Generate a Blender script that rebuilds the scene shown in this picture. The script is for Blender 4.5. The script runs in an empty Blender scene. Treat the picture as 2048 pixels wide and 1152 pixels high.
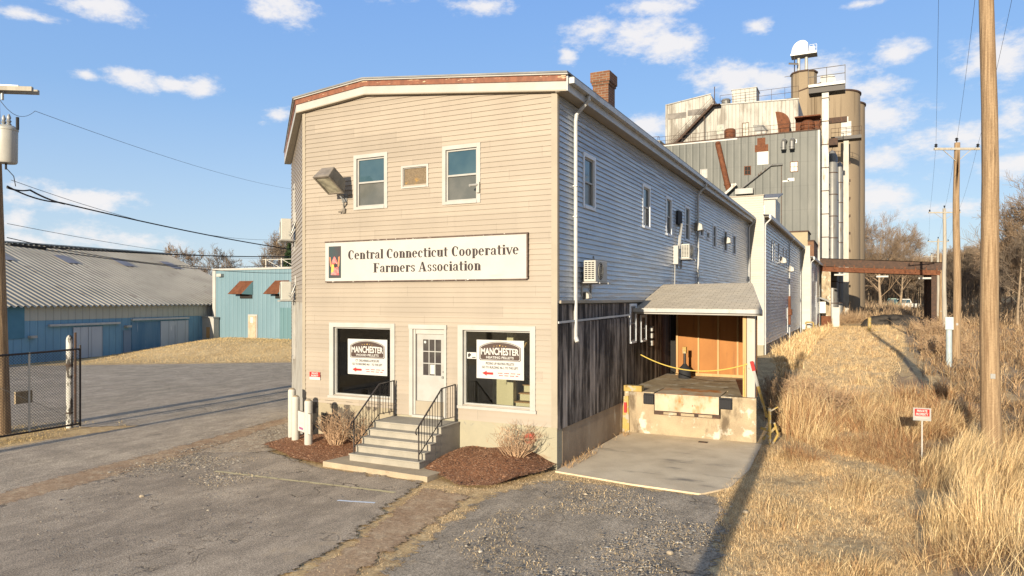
import bpy, bmesh, math, random
import numpy as np
from mathutils import Vector, Matrix
C = bpy.context.scene.collection
R = math.radians
random.seed(7); rng = np.random.default_rng(7)

# ---------------------------------------------------------------- camera
CAM_H = 4.0
TH = math.atan(696/1400.)
cam = bpy.data.cameras.new('camera'); camo = bpy.data.objects.new('camera', cam); C.objects.link(camo)
camo.location = (0, 0, CAM_H); camo.rotation_euler = (R(90), 0, TH)
cam.lens = 36*1400/2048.; cam.sensor_width = 36; cam.shift_y = 21/2048.
cam.clip_start = .1; cam.clip_end = 6000
bpy.context.scene.camera = camo

# ---------------------------------------------------------------- light and exposure
SUN_EL = 11.8; SUN_STR = 5.0; SKY_STR = .086
sc = bpy.context.scene
sc.view_settings.view_transform = 'Standard'; sc.view_settings.look = 'None'
sc.view_settings.exposure = 0.86; sc.view_settings.gamma = 1
sl = bpy.data.lights.new('sun', 'SUN'); so = bpy.data.objects.new('sun', sl); C.objects.link(so)
sl.energy = SUN_STR; sl.angle = R(.35); sl.color = (1, .87, .67)
sd = Vector((-.030, 1, -math.tan(R(SUN_EL)))).normalized()
so.rotation_euler = sd.to_track_quat('-Z', 'Y').to_euler(); so.location = (0, -20, 30)

FX, FY, RX, RY = -math.sin(TH), math.cos(TH), math.cos(TH), math.sin(TH)
def ray(px, py):
    a = (px-1024)/1400.
    return (FX+a*RX, FY+a*RY, (597-py)/1400.)
def at(px, t):                       # ground position seen in column px, t metres away
    v = ray(px, 0); return v[0]*t, v[1]*t

w = bpy.data.worlds.new("World"); sc.world = w; w.use_nodes = True
nt = w.node_tree; nt.nodes.clear()
def wn(t, **k):
    n = nt.nodes.new(t)
    for a, b in k.items(): setattr(n, a, b)
    return n
def wmath(op, a, b=None, c=None, clamp=False):
    n = wn('ShaderNodeMath', operation=op, use_clamp=clamp)
    for i, v in enumerate((a, b, c)):
        if v is None: continue
        if isinstance(v, (int, float)): n.inputs[i].default_value = v
        else: nt.links.new(v, n.inputs[i])
    return n.outputs[0]
sky = wn('ShaderNodeTexSky', sky_type='NISHITA'); sky.sun_disc = False
sky.sun_elevation = R(SUN_EL); sky.sun_rotation = R(180); sky.air_density = 1.0; sky.dust_density = .6; sky.ozone_density = 2.0
tc = wn('ShaderNodeTexCoord'); vec = tc.outputs['Generated']
def noisew(scale, det, rough=.6):
    m = wn('ShaderNodeMapping'); m.inputs['Scale'].default_value = (1, 1, 2.0); nt.links.new(vec, m.inputs[0])
    n = wn('ShaderNodeTexNoise'); n.inputs['Scale'].default_value = scale; n.inputs['Detail'].default_value = det
    n.inputs['Roughness'].default_value = rough; nt.links.new(m.outputs[0], n.inputs['Vector']); return n.outputs['Fac']
CL = [(200,14,80,30),(565,22,66,34),(172,150,26,14),(262,158,56,22),(340,168,50,14),(400,175,46,22),(980,12,60,20),
 (1190,62,80,36),(1260,72,90,40),(1345,90,70,32),(1300,12,90,20),(1510,55,36,22),(1460,150,90,38),(1540,165,80,36),(1650,160,90,48),
 (1745,180,60,26),(1765,232,90,34),(1790,104,44,26),(1722,8,40,10),(2000,112,66,50),(2030,225,60,50),(1935,275,90,44),(1760,320,60,30),(1765,392,80,40),
 (556,232,34,16),(140,395,95,26),(200,480,150,30),(60,490,90,30),(35,440,34,24),(1300,255,56,24),(1135,112,22,16),(1890,420,120,20),(2010,330,90,26),(60,30,70,14),(760,-60,160,40),(1500,-80,200,50),(400,-90,160,40)]
acc = None
for (cx, cy, a, b) in CL:
    c0 = Vector(ray(cx, cy)); L = c0.length; c0.normalize()
    rr = Vector((0, 0, 1)).cross(c0)*-1; rr.normalize(); uu = rr.cross(c0); uu.normalize()
    if uu.z < 0: uu = -uu
    k = 1400.*L
    comps = []
    for v, s in ((rr, a/k), (uu, b/k)):
        n = wn('ShaderNodeVectorMath', operation='DOT_PRODUCT'); nt.links.new(vec, n.inputs[0]); n.inputs[1].default_value = v/s
        comps.append(wmath('MULTIPLY', n.outputs['Value'], n.outputs['Value']))
    d2 = wmath('SQRT', wmath('ADD', comps[0], comps[1]))
    v = wmath('SUBTRACT', 1.0, d2)
    acc = v if acc is None else wmath('MAXIMUM', acc, v)
acc = wmath('MAXIMUM', acc, -1.3)
n1 = noisew(11, 7, .66); n2 = noisew(38, 6, .66); n3 = noisew(5, 3, .5)
f = wmath('ADD', wmath('ADD', wmath('MULTIPLY', acc, .95), .10), wmath('MULTIPLY', wmath('SUBTRACT', n1, .5), 2.6))
f = wmath('ADD', f, wmath('MULTIPLY', wmath('SUBTRACT', n2, .5), 1.7))
mr = wn('ShaderNodeMapRange', interpolation_type='SMOOTHSTEP'); nt.links.new(f, mr.inputs[0]); mr.inputs[1].default_value = -.10; mr.inputs[2].default_value = .95
cf = wmath('MULTIPLY', mr.outputs[0], .93)
# bluer, lighter sky as in the photograph
sepv = wn('ShaderNodeSeparateXYZ'); nt.links.new(vec, sepv.inputs[0])
ramp = wn('ShaderNodeValToRGB'); nt.links.new(sepv.outputs[2], ramp.inputs[0])
els = ramp.color_ramp.elements
els[0].position = 0; els[0].color = (.69, .82, .96, 1); els[1].position = .45; els[1].color = (.21, .44, .98, 1)
e = els.new(.12); e.color = (.51, .70, .96, 1); e = els.new(.26); e.color = (.31, .55, .97, 1)
mixs = wn('ShaderNodeMix', data_type='RGBA'); mixs.inputs[0].default_value = .72
skm = wn('ShaderNodeVectorMath', operation='SCALE'); nt.links.new(ramp.outputs[0], skm.inputs[0]); skm.inputs[3].default_value = 6.3
nt.links.new(sky.outputs[0], mixs.inputs[6]); nt.links.new(skm.outputs[0], mixs.inputs[7])
# towards the low sun (behind the camera) the unseen sky is an even cool tone, added as fill light
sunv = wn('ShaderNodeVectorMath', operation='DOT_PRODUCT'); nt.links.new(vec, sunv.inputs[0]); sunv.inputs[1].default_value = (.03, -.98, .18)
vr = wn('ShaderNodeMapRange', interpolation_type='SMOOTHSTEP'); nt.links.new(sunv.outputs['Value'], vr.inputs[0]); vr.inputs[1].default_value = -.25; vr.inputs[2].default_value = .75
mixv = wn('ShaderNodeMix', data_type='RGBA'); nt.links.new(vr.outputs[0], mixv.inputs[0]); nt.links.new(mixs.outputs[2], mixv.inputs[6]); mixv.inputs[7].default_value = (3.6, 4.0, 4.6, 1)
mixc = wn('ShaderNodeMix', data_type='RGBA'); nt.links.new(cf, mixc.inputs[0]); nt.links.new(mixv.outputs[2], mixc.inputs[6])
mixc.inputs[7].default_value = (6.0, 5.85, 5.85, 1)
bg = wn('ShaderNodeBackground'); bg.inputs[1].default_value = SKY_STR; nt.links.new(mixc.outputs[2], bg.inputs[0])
wo = wn('ShaderNodeOutputWorld'); nt.links.new(bg.outputs[0], wo.inputs[0])

# ---------------------------------------------------------------- materials
# colour scale per finish: sun-facing ones set darker, shaded side copies lighter
ALB = dict(siding_cream_vinyl=.405, siding_cream_vinyl_shaded=.62, siding_pale_vinyl=.42, white_trim_paint=.47, cream_trim=.42, white_painted_metal=.46, pale_gutter_metal=.72,
    weathered_brown_fascia=.8, painted_foundation=.46, peeling_foundation=.46, white_board=.55, sign_board_face=.60, ac_casing=.55, utility_pole_wood=.52, galvanised_steel=.31,
    peeling_white_corrugated=.45, pale_corrugated=.5, grey_corrugated_mill=.27, grey_corrugated_mill_shaded=.5, tan_concrete_silo=.56, sky_blue_metal_panels=.42, peeling_white_post=.7, painted_post=.74,
    rusty_steel=.42, dark_rusty_steel=.42, old_brick=.45, grey_pole_wood=.7, stained_plywood=.6, pine_stud=.75, weathered_concrete=.66, tan_concrete_slab=.7, step_concrete=.70, red_print=.55, worn_yellow_paint=.5,
    yellow_rope=.75, worn_leveler_steel=.8, teal_metal_door=.5, peeling_pale_panel=.55, blue_grey_plate=.6, teal_wall_panel=.9, dark_green_paint=1., ochre_wall=.66, weathered_tan_door=.7, orange_door=.7, plywood_board=.5)
ALB8 = ()
class NB:
    def __init__(s, name):
        s.m = bpy.data.materials.new(name); s.m.use_nodes = True; s.nt = s.m.node_tree
        s.b = s.nt.nodes['Principled BSDF']; s.tc = s.nt.nodes.new('ShaderNodeTexCoord')
        s.co = s.tc.outputs['Object']
    def n(s, t, **k):
        n = s.nt.nodes.new(t)
        for a, b in k.items(): setattr(n, a, b)
        return n
    def set(s, inp, v):
        if isinstance(v, (int, float)): inp.default_value = v
        elif isinstance(v, tuple): inp.default_value = v if len(v) == 4 or inp.type == 'VECTOR' else (*v, 1)
        else: s.nt.links.new(v, inp)
    def math(s, op, a, b=0., c=None, clamp=False):
        n = s.n('ShaderNodeMath', operation=op, use_clamp=clamp); s.set(n.inputs[0], a); s.set(n.inputs[1], b)
        if c is not None: s.set(n.inputs[2], c)
        return n.outputs[0]
    def map(s, st=(1, 1, 1), rot=(0, 0, 0)):
        m = s.n('ShaderNodeMapping'); s.nt.links.new(s.co, m.inputs[0]); m.inputs['Scale'].default_value = st; m.inputs['Rotation'].default_value = rot; return m.outputs[0]
    def noise(s, sc, det=4, st=(1, 1, 1), rough=.55, dist=0.):
        n = s.n('ShaderNodeTexNoise'); s.nt.links.new(s.map(st), n.inputs['Vector']); n.inputs['Scale'].default_value = sc
        n.inputs['Detail'].default_value = det; n.inputs['Roughness'].default_value = rough; n.inputs['Distortion'].default_value = dist
        return n.outputs['Fac']
    def rng(s, v, a, b, c=0., d=1.):
        n = s.n('ShaderNodeMapRange', interpolation_type='SMOOTHSTEP'); s.set(n.inputs[0], v)
        for i, q in enumerate((a, b, c, d)): n.inputs[i+1].default_value = q
        return n.outputs[0]
    def mix(s, f, a, b, mode='MIX'):
        n = s.n('ShaderNodeMix', data_type='RGBA', blend_type=mode); s.set(n.inputs[0], f); s.set(n.inputs[6], a); s.set(n.inputs[7], b); return n.outputs[2]
    def bump(s, h, st=.3, dist=.02):
        n = s.n('ShaderNodeBump'); n.inputs['Strength'].default_value = st; n.inputs['Distance'].default_value = dist; s.set(n.inputs['Height'], h)
        s.nt.links.new(n.outputs[0], s.b.inputs['Normal'])
    def done(s, col, rough=.7, metal=0., spec=.3):
        k = ALB.get(s.m.name, .8 if s.m.name in ALB8 else 1.)
        if k != 1.:
            cc = s.n('ShaderNodeVectorMath', operation='SCALE'); s.set(cc.inputs[0], tuple(col[:3]) if isinstance(col, tuple) else col); cc.inputs[3].default_value = k; col = cc.outputs[0]
        s.set(s.b.inputs['Base Color'], col); s.set(s.b.inputs['Roughness'], rough); s.b.inputs['Metallic'].default_value = metal
        s.b.inputs['Specular IOR Level'].default_value = spec; return s.m
def pm(name, a, b=None, sc=3, st=(1, 1, 1), rough=.7, metal=0., bump=0., bsc=30, bst=(1, 1, 1), c=None, csc=2, cst=(1, 1, 1), cth=(.55, .62), spec=.3, fine=0.0, fsc=60, d=None, dsc=6, dst=(1,1,1), dth=(.6,.65)):
    s = NB(name); col = (*a, 1)
    if b: col = s.mix(s.rng(s.noise(sc, 5, st), .32, .68), (*a, 1), (*b, 1))
    if fine:
        f = s.rng(s.noise(fsc, 3), .25, .75, 1-fine, 1+fine)
        cc = s.n('ShaderNodeVectorMath', operation='SCALE'); s.set(cc.inputs[0], col if not isinstance(col, tuple) else col[:3]); s.nt.links.new(f, cc.inputs[3]); col = cc.outputs[0]
    if c: col = s.mix(s.rng(s.noise(csc, 6, cst, .65), *cth), col, (*c, 1))
    if d: col = s.mix(s.rng(s.noise(dsc, 6, dst, .65), *dth), col, (*d, 1))
    if bump: s.bump(s.noise(bsc, 4, bst), bump, .02)
    return s.done(col, rough, metal, spec)
MT = {}
def siding_mat(name, a, var=.06, dirt=None, gloss=.45, wave=0.):
    s = NB(name); n = s.n('ShaderNodeSeparateXYZ'); s.nt.links.new(s.co, n.inputs[0])
    along = s.math('ADD', n.outputs[0], s.math('MULTIPLY', n.outputs[1], 1.0))
    row = s.math('FLOOR', s.math('DIVIDE', n.outputs[2], .254))
    cell = s.math('FLOOR', s.math('ADD', s.math('DIVIDE', along, 3.66), s.math('MULTIPLY', row, .381)))
    cv = s.n('ShaderNodeCombineXYZ'); s.set(cv.inputs[0], cell); s.set(cv.inputs[1], row)
    wn_ = s.n('ShaderNodeTexWhiteNoise', noise_dimensions='2D'); s.nt.links.new(cv.outputs[0], wn_.inputs['Vector'])
    v = s.rng(wn_.outputs['Value'], 0, 1, 1-var, 1+var)
    big = s.rng(s.noise(.7, 5, (1, 1, .5)), .3, .7, .94, 1.05)
    cc = s.n('ShaderNodeVectorMath', operation='SCALE'); cc.inputs[0].default_value = a; s.set(cc.inputs[3], s.math('MULTIPLY', v, big))
    cj = s.math('FRACT', s.math('ADD', s.math('DIVIDE', along, 3.66), s.math('MULTIPLY', row, .381)))
    col = s.mix(s.rng(cj, .0, .006, .45, 0.), cc.outputs[0], (*tuple(q*.45 for q in a), 1))
    st = s.rng(s.noise(3, 6, (1, 1, .10), .65), .56, .80, 0, .30)
    col = s.mix(st, col, (*(dirt or tuple(q*.62 for q in a)), 1))
    if wave: s.bump(s.noise(.55, 3, (1, 1, 9), .5), wave, .10)
    else: s.bump(s.noise(6, 3, (1, 1, 3)), .12, .01)
    return s.done(col, gloss, 0, .4 if not wave else .65)
MT['siding'] = siding_mat('siding_cream_vinyl', (.70, .592, .468))
MT['siding_shaded'] = siding_mat('siding_cream_vinyl_shaded', (.56, .61, .66), gloss=.27, wave=.55)  # same vinyl as the front, with the blue of the shade in its colour
MT['siding_white'] = siding_mat('siding_pale_vinyl', (.72, .66, .54))
MT['trim'] = pm('white_trim_paint', (.78, .75, .70), (.70, .67, .61), 2, rough=.5, fine=.04)
MT['cream_trim'] = pm('cream_trim', (.69, .60, .46), (.63, .54, .41), 2, rough=.5)
MT['gutter'] = pm('pale_gutter_metal', (.62, .62, .60), (.52, .53, .52), 3, rough=.45, spec=.5, c=(.38, .34, .28), csc=5, cst=(1, .3, 1), cth=(.6, .75))
MT['copper'] = pm('weathered_brown_fascia', (.26, .10, .055), (.18, .07, .04), 4, (2, 1, 1), rough=.6, c=(.62, .45, .28), csc=3, cst=(1, 1, 4), cth=(.58, .66))
MT['roofing'] = pm('flat_roof_membrane', (.22, .22, .22), (.15, .15, .15), 1, rough=.9)
MT['found_cream'] = pm('painted_foundation', (.66, .60, .43), (.60, .55, .40), 2.2, rough=.85, bump=.25, bsc=25, c=(.50, .33, .20), csc=1.6, cst=(.6, 1, 1.4), cth=(.56, .72), d=(.42, .40, .34), dsc=6, dth=(.62, .7))
MT['found_dark'] = pm('stained_concrete_wall', (.33, .25, .165), (.22, .16, .105), 1.4, (1, 1, .6), rough=.9, bump=.35, bsc=18, c=(.42, .36, .27), csc=2.5, cst=(1, 1, .25), cth=(.58, .7), fine=.12)
MT['concrete'] = pm('weathered_concrete', (.54, .43, .28), (.40, .31, .20), 1.6, rough=.88, bump=.35, bsc=30, fine=.16, c=(.72, .66, .54), csc=2, cth=(.54, .64), d=(.17, .125, .08), dsc=1.6, dst=(1, 1, .35), dth=(.54, .70))
MT['concrete_step'] = pm('step_concrete', (.43, .39, .32), (.36, .33, .27), 2.5, rough=.85, bump=.15, bsc=60, fine=.08, c=(.30, .24, .17), csc=3, cth=(.6, .75))
MT['concrete_tan'] = pm('tan_concrete_slab', (.52, .42, .29), (.42, .34, .235), 3, rough=.88, bump=.25, bsc=40, fine=.1, c=(.32, .22, .13), csc=5, cth=(.62, .75))
MT['apron'] = pm('apron_concrete', (.60, .49, .335), (.48, .385, .26), 1.1, rough=.9, bump=.2, bsc=50, fine=.12, c=(.20, .17, .13), csc=.9, cst=(.6, 2.2, 1), cth=(.54, .72), d=(.42, .35, .25), dsc=2.5, dth=(.6, .75))
MT['glass_dark'] = pm('window_glass_sky_tint', (.025, .06, .085), (.045, .085, .105), 1.2, rough=.06, spec=.9)  # bluish base colour stands in for sky reflected in the panes
MT['glass_low'] = pm('screened_window_glass', (.11, .11, .10), (.075, .08, .075), 1.6, rough=.22, spec=.6)
MT['black_metal'] = pm('black_painted_iron', (.022, .020, .020), (.04, .03, .025), 20, rough=.5)
MT['dark'] = pm('dark_interior', (.02, .018, .016), rough=.9)
MT['grey_metal'] = pm('grey_metal', (.30, .30, .29), (.22, .22, .21), 6, rough=.45, metal=.4)
MT['lamp_body'] = pm('bronze_lamp_housing', (.20, .17, .135), (.14, .12, .095), 5, rough=.45, spec=.5)
MT['lamp_glass'] = pm('lamp_lens', (.40, .37, .27), (.16, .15, .11), 4, rough=.12, spec=.8)
MT['white_metal'] = pm('white_painted_metal', (.72, .71, .67), (.64, .62, .57), 3, rough=.4, spec=.4)
MT['ac'] = pm('ac_casing', (.70, .68, .61), (.62, .60, .53), 2, rough=.45)
MT['black'] = pm('black_rubber', (.02, .02, .022), rough=.8)
MT['black_print'] = pm('black_print', (.03, .026, .025), rough=.6)
MT['brown_print'] = pm('brown_print', (.055, .035, .028), rough=.5)
MT['grey_print'] = pm('faded_print', (.42, .41, .38), rough=.6)
MT['white_print'] = pm('white_board', (.80, .79, .75), (.75, .74, .70), 1.5, rough=.5)
MT['sign_face'] = pm('sign_board_face', (.68, .655, .61), (.62, .60, .555), 1.2, rough=.6, fine=.02, c=(.56, .54, .48), csc=1.2, cst=(.6, 1, 3), cth=(.6, .8))
MT['red'] = pm('red_print', (.72, .035, .03), rough=.5)
MT['orange'] = pm('orange_print', (.55, .20, .09), rough=.6)
MT['pink'] = pm('pink_print', (.62, .08, .08), (.55, .22, .20), 12, rough=.6)
MT['slate'] = pm('slate_print', (.045, .04, .042), (.03, .05, .055), 3, rough=.6)
MT['gold'] = pm('gold_print', (.60, .38, .08), rough=.5)
MT['purple'] = pm('purple_print', (.25, .08, .17), rough=.6)
MT['yellow'] = pm('worn_yellow_paint', (.70, .49, .13), (.60, .40, .10), 5, rough=.6, c=(.62, .54, .40), csc=7, cth=(.50, .58), d=(.22, .12, .06), dsc=9, dth=(.62, .68))
MT['rope'] = pm('yellow_rope', (.75, .58, .16), (.65, .48, .10), 30, rough=.8)
MT['osb'] = pm('plywood_board', (.36, .27, .17), (.22, .16, .10), 26, (1, 1, 2.5), rough=.8, c=(.55, .33, .10), csc=6, cth=(.58, .7))
MT['ply'] = pm('stained_plywood', (.54, .23, .06), (.44, .18, .045), 1.2, (1, 1, .5), rough=.7, c=(.34, .14, .045), csc=2, cst=(2, 2, .25), cth=(.55, .75), d=(.62, .40, .22), dsc=6, dth=(.66, .74))
MT['stud'] = pm('pine_stud', (.58, .38, .17), (.48, .30, .13), 4, (4, 4, .3), rough=.7)
MT['wood_white'] = pm('painted_post', (.58, .55, .48), (.48, .45, .39), 3, (1, 1, .3), rough=.7, c=(.35, .29, .2), csc=7, cth=(.62, .7))
MT['shingle'] = None
MT['steel_grey'] = pm('worn_leveler_steel', (.58, .48, .34), (.44, .35, .24), 2, rough=.6, c=(.50, .19, .05), csc=1.5, cst=(1, 1, .5), cth=(.48, .62), d=(.20, .08, .03), dsc=6, dth=(.64, .7))
MT['pole'] = pm('utility_pole_wood', (.60, .42, .245), (.33, .21, .115), 26, (1, 1, .035), rough=.85, bump=.7, bsc=26, bst=(1, 1, .04), c=(.13, .08, .045), csc=9, cst=(2.5, 2.5, .05), cth=(.60, .68), d=(.20, .13, .08), dsc=5, dst=(1, 1, 1.2), dth=(.70, .76), fine=.12, fsc=25)
MT['pole_grey'] = pm('grey_pole_wood', (.50, .46, .38), (.40, .36, .30), 7, (1, 1, .08), rough=.85)
MT['concrete_post'] = pm('peeling_white_post', (.68, .66, .60), (.60, .58, .52), 4, rough=.8, c=(.09, .075, .06), csc=6, cst=(1, 1, .35), cth=(.50, .55))
MT['rust'] = pm('rusty_steel', (.33, .12, .05), (.22, .075, .03), 3, rough=.8, c=(.12, .05, .03), csc=5, cst=(1, 1, .4), cth=(.56, .68))
MT['rust_dark'] = pm('dark_rusty_steel', (.16, .095, .065), (.10, .065, .05), 3, rough=.8, c=(.24, .12, .07), csc=6, cth=(.55, .62))
MT['galv'] = pm('galvanised_steel', (.60, .59, .56), (.47, .47, .45), 1.2, (1, 1, .4), rough=.45, metal=.25, c=(.70, .66, .58), csc=2, cth=(.58, .66), d=(.30, .20, .12), dsc=2, dst=(1, 1, .12), dth=(.58, .68))
MT['silo'] = pm('tan_concrete_silo', (.42, .325, .215), (.37, .285, .19), .25, (1, 1, .3), rough=.85, fine=.05, fsc=8, c=(.27, .205, .135), csc=1.2, cst=(1, 1, .05), cth=(.52, .68))
MT['brick_dark'] = None
MT['leafbark'] = pm('bare_bark', (.30, .225, .15), (.20, .15, .10), 2, rough=.9)
MT['twig'] = pm('bare_twigs', (.28, .20, .13), (.20, .14, .09), .6, rough=.9)
MT['twig2'] = pm('grey_twigs', (.20, .155, .11), (.13, .10, .075), .6, rough=.9)
MT['wire'] = pm('black_cable', (.015, .015, .017), rough=.6)
MT['wire_thin'] = pm('aged_wire', (.10, .10, .105), rough=.6)

def brick_mat(name, c1, c2, mortar, sc=1.0):
    s = NB(name); n = s.n('ShaderNodeSeparateXYZ'); s.nt.links.new(s.co, n.inputs[0])
    cv = s.n('ShaderNodeCombineXYZ'); s.set(cv.inputs[0], s.math('ADD', n.outputs[0], n.outputs[1])); s.set(cv.inputs[1], n.outputs[2])
    b = s.n('ShaderNodeTexBrick'); s.nt.links.new(cv.outputs[0], b.inputs['Vector']); b.inputs['Scale'].default_value = sc
    b.inputs['Brick Width'].default_value = .215; b.inputs['Row Height'].default_value = .075; b.inputs['Mortar Size'].default_value = .008
    b.inputs['Color1'].default_value = (*c1, 1); b.inputs['Color2'].default_value = (*c2, 1); b.inputs['Mortar'].default_value = (*mortar, 1)
    col = s.mix(s.rng(s.noise(3, 5), .55, .75), b.outputs['Color'], (.12, .08, .05, 1))
    s.bump(s.math('SUBTRACT', 1., b.outputs['Fac']), .6, .01)
    return s.done(col, .85)
MT['brick'] = brick_mat('old_brick', (.40, .17, .075), (.27, .11, .055), (.42, .35, .26))
def boards_mat(name, a, b, w, ax=1, dark=(.03, .025, .02)):
    s = NB(name); n = s.n('ShaderNodeSeparateXYZ'); s.nt.links.new(s.co, n.inputs[0])
    cell = s.math('FLOOR', s.math('DIVIDE', n.outputs[ax], w)); wn_ = s.n('ShaderNodeTexWhiteNoise', noise_dimensions='1D'); s.set(wn_.inputs['W'], cell)
    g = s.noise(14, 7, (1, 1, .06), .7); g2 = s.noise(3, 5, (1, 1, .25), .6)
    f = s.math('ADD', s.math('MULTIPLY', wn_.outputs['Value'], .25), s.math('ADD', s.math('MULTIPLY', g, .9), s.math('MULTIPLY', g2, 1.15)))
    col = s.mix(s.rng(f, .98, 1.50), (*a, 1), (*b, 1))
    fr = s.math('FRACT', s.math('DIVIDE', n.outputs[ax], w)); edge = s.math('MINIMUM', fr, s.math('SUBTRACT', 1., fr))
    col = s.mix(s.rng(edge, .02, .07, .85, 0.), col, (*dark, 1))
    s.bump(s.math('ADD', s.rng(edge, .0, .08), s.math('MULTIPLY', g, .8)), .5, .01)
    return s.done(col, .85, 0, .2)
MT['boards'] = boards_mat('weathered_grey_boards', (.032, .027, .024), (.40, .34, .285), .14)
MT['boards_in'] = boards_mat('brown_boards', (.07, .035, .018), (.20, .11, .055), .2)
def shingle_mat(name):
    s = NB(name); b = s.n('ShaderNodeTexBrick'); s.nt.links.new(s.map((1, 1, 1)), b.inputs['Vector']); b.inputs['Scale'].default_value = 1
    b.inputs['Brick Width'].default_value = .3; b.inputs['Row Height'].default_value = .14; b.inputs['Mortar Size'].default_value = .006
    b.inputs['Color1'].default_value = (.50, .43, .32, 1); b.inputs['Color2'].default_value = (.40, .345, .26, 1); b.inputs['Mortar'].default_value = (.12, .10, .08, 1)
    col = s.mix(s.rng(s.noise(1.5, 5), .5, .75, 0, .5), b.outputs['Color'], (.42, .38, .31, 1)); s.bump(s.noise(80, 3), .3, .01)
    return s.done(col, .9)
MT['shingle'] = shingle_mat('grey_asphalt_shingles')
def ribbed_mat(name, a, b, period, ax, streak=None, sth=(.55, .7), seam=None, rough=.5, seamz=None, sst=(1, 1, .05), ssc=1.5, rib=.45):
    s = NB(name); n = s.n('ShaderNodeSeparateXYZ'); s.nt.links.new(s.co, n.inputs[0])
    u = n.outputs[ax]; fr = s.math('FRACT', s.math('DIVIDE', u, period)); edge = s.math('MINIMUM', fr, s.math('SUBTRACT', 1., fr))
    col = s.mix(s.rng(s.noise(.5, 6, (1, 1, .35), .6), .35, .65), (*a, 1), (*b, 1))
    col = s.mix(s.rng(edge, .0, .09, rib, 0.), col, tuple(q*.45 for q in a)+(1,))
    if seamz:
        fz = s.math('FRACT', s.math('DIVIDE', n.outputs[2], seamz)); col = s.mix(s.rng(fz, .0, .03, .5, 0.), col, tuple(q*.5 for q in a)+(1,))
    if streak: col = s.mix(s.rng(s.noise(ssc, 7, sst, .7), *sth), col, (*streak, 1))
    s.bump(s.rng(edge, .0, .2), .5, .03)
    return s.done(col, rough, .1, .35)
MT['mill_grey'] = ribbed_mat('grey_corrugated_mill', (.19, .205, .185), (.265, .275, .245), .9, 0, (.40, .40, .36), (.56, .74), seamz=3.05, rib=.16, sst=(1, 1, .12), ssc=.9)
MT['mill_shaded'] = ribbed_mat('grey_corrugated_mill_shaded', (.19, .205, .185), (.265, .275, .245), .9, 1, (.40, .40, .36), (.56, .74), seamz=3.05, rib=.16, sst=(1, 1, .12), ssc=.9)  # same sheets as the front, colour kept lighter for the shaded wall
MT['mill_white'] = ribbed_mat('peeling_white_corrugated', (.52, .50, .44), (.66, .63, .56), .5, 0, (.30, .265, .215), (.46, .62), sst=(1, 1, .22), ssc=.6, rib=.25)
MT['mill_shed'] = ribbed_mat('pale_corrugated', (.50, .50, .46), (.60, .58, .53), .6, 0, (.34, .28, .21), (.62, .8))
MT['blue'] = ribbed_mat('sky_blue_metal_panels', (.29, .47, .56), (.335, .52, .61), .45, 0, (.20, .36, .42), (.62, .8))
MT['blue_dark'] = ribbed_mat('teal_metal_door', (.15, .30, .34), (.19, .35, .39), .45, 0)
MT['ware_blue'] = ribbed_mat('deep_blue_metal', (.12, .25, .37), (.16, .31, .43), .5, 1, (.38, .46, .52), (.66, .74), sst=(1, 1, .08), ssc=3)
MT['ware_band'] = ribbed_mat('pale_band_metal', (.36, .36, .32), (.42, .41, .36), .5, 1)
MT['ware_door'] = ribbed_mat('pale_grey_metal_door', (.36, .39, .44), (.42, .45, .49), .8, 1, (.58, .6, .62), (.6, .68), sst=(1, 1, .08), ssc=4)
MT['ware_roof'] = pm('corrugated_roof', (.40, .355, .275), (.31, .275, .21), .35, rough=.6, c=(.24, .20, .15), csc=2, cst=(.1, 1, 1), cth=(.56, .72), fine=.06)
MT['skylight'] = pm('dim_skylight', (.24, .21, .18), (.17, .145, .13), 1, rough=.4)

def attr_mat(name, rough=.85, mul=1.0, trans=0.):
    s = NB(name); a = s.n('ShaderNodeAttribute'); a.attribute_name = 'col'
    cc = s.n('ShaderNodeVectorMath', operation='SCALE'); s.nt.links.new(a.outputs['Color'], cc.inputs[0]); cc.inputs[3].default_value = mul
    m = s.done(cc.outputs[0], rough, 0, .15)
    if trans:
        tr = s.n('ShaderNodeBsdfTranslucent'); s.nt.links.new(cc.outputs[0], tr.inputs[0]); mx = s.n('ShaderNodeMixShader'); mx.inputs[0].default_value = trans
        s.nt.links.new(s.b.outputs[0], mx.inputs[1]); s.nt.links.new(tr.outputs[0], mx.inputs[2]); s.nt.links.new(mx.outputs[0], s.nt.nodes['Material Output'].inputs[0])
    return m
MT['grass'] = attr_mat('dry_grass_blades', .8, 1.0, .25)
MT['stones'] = attr_mat('loose_stones', .9)

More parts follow.
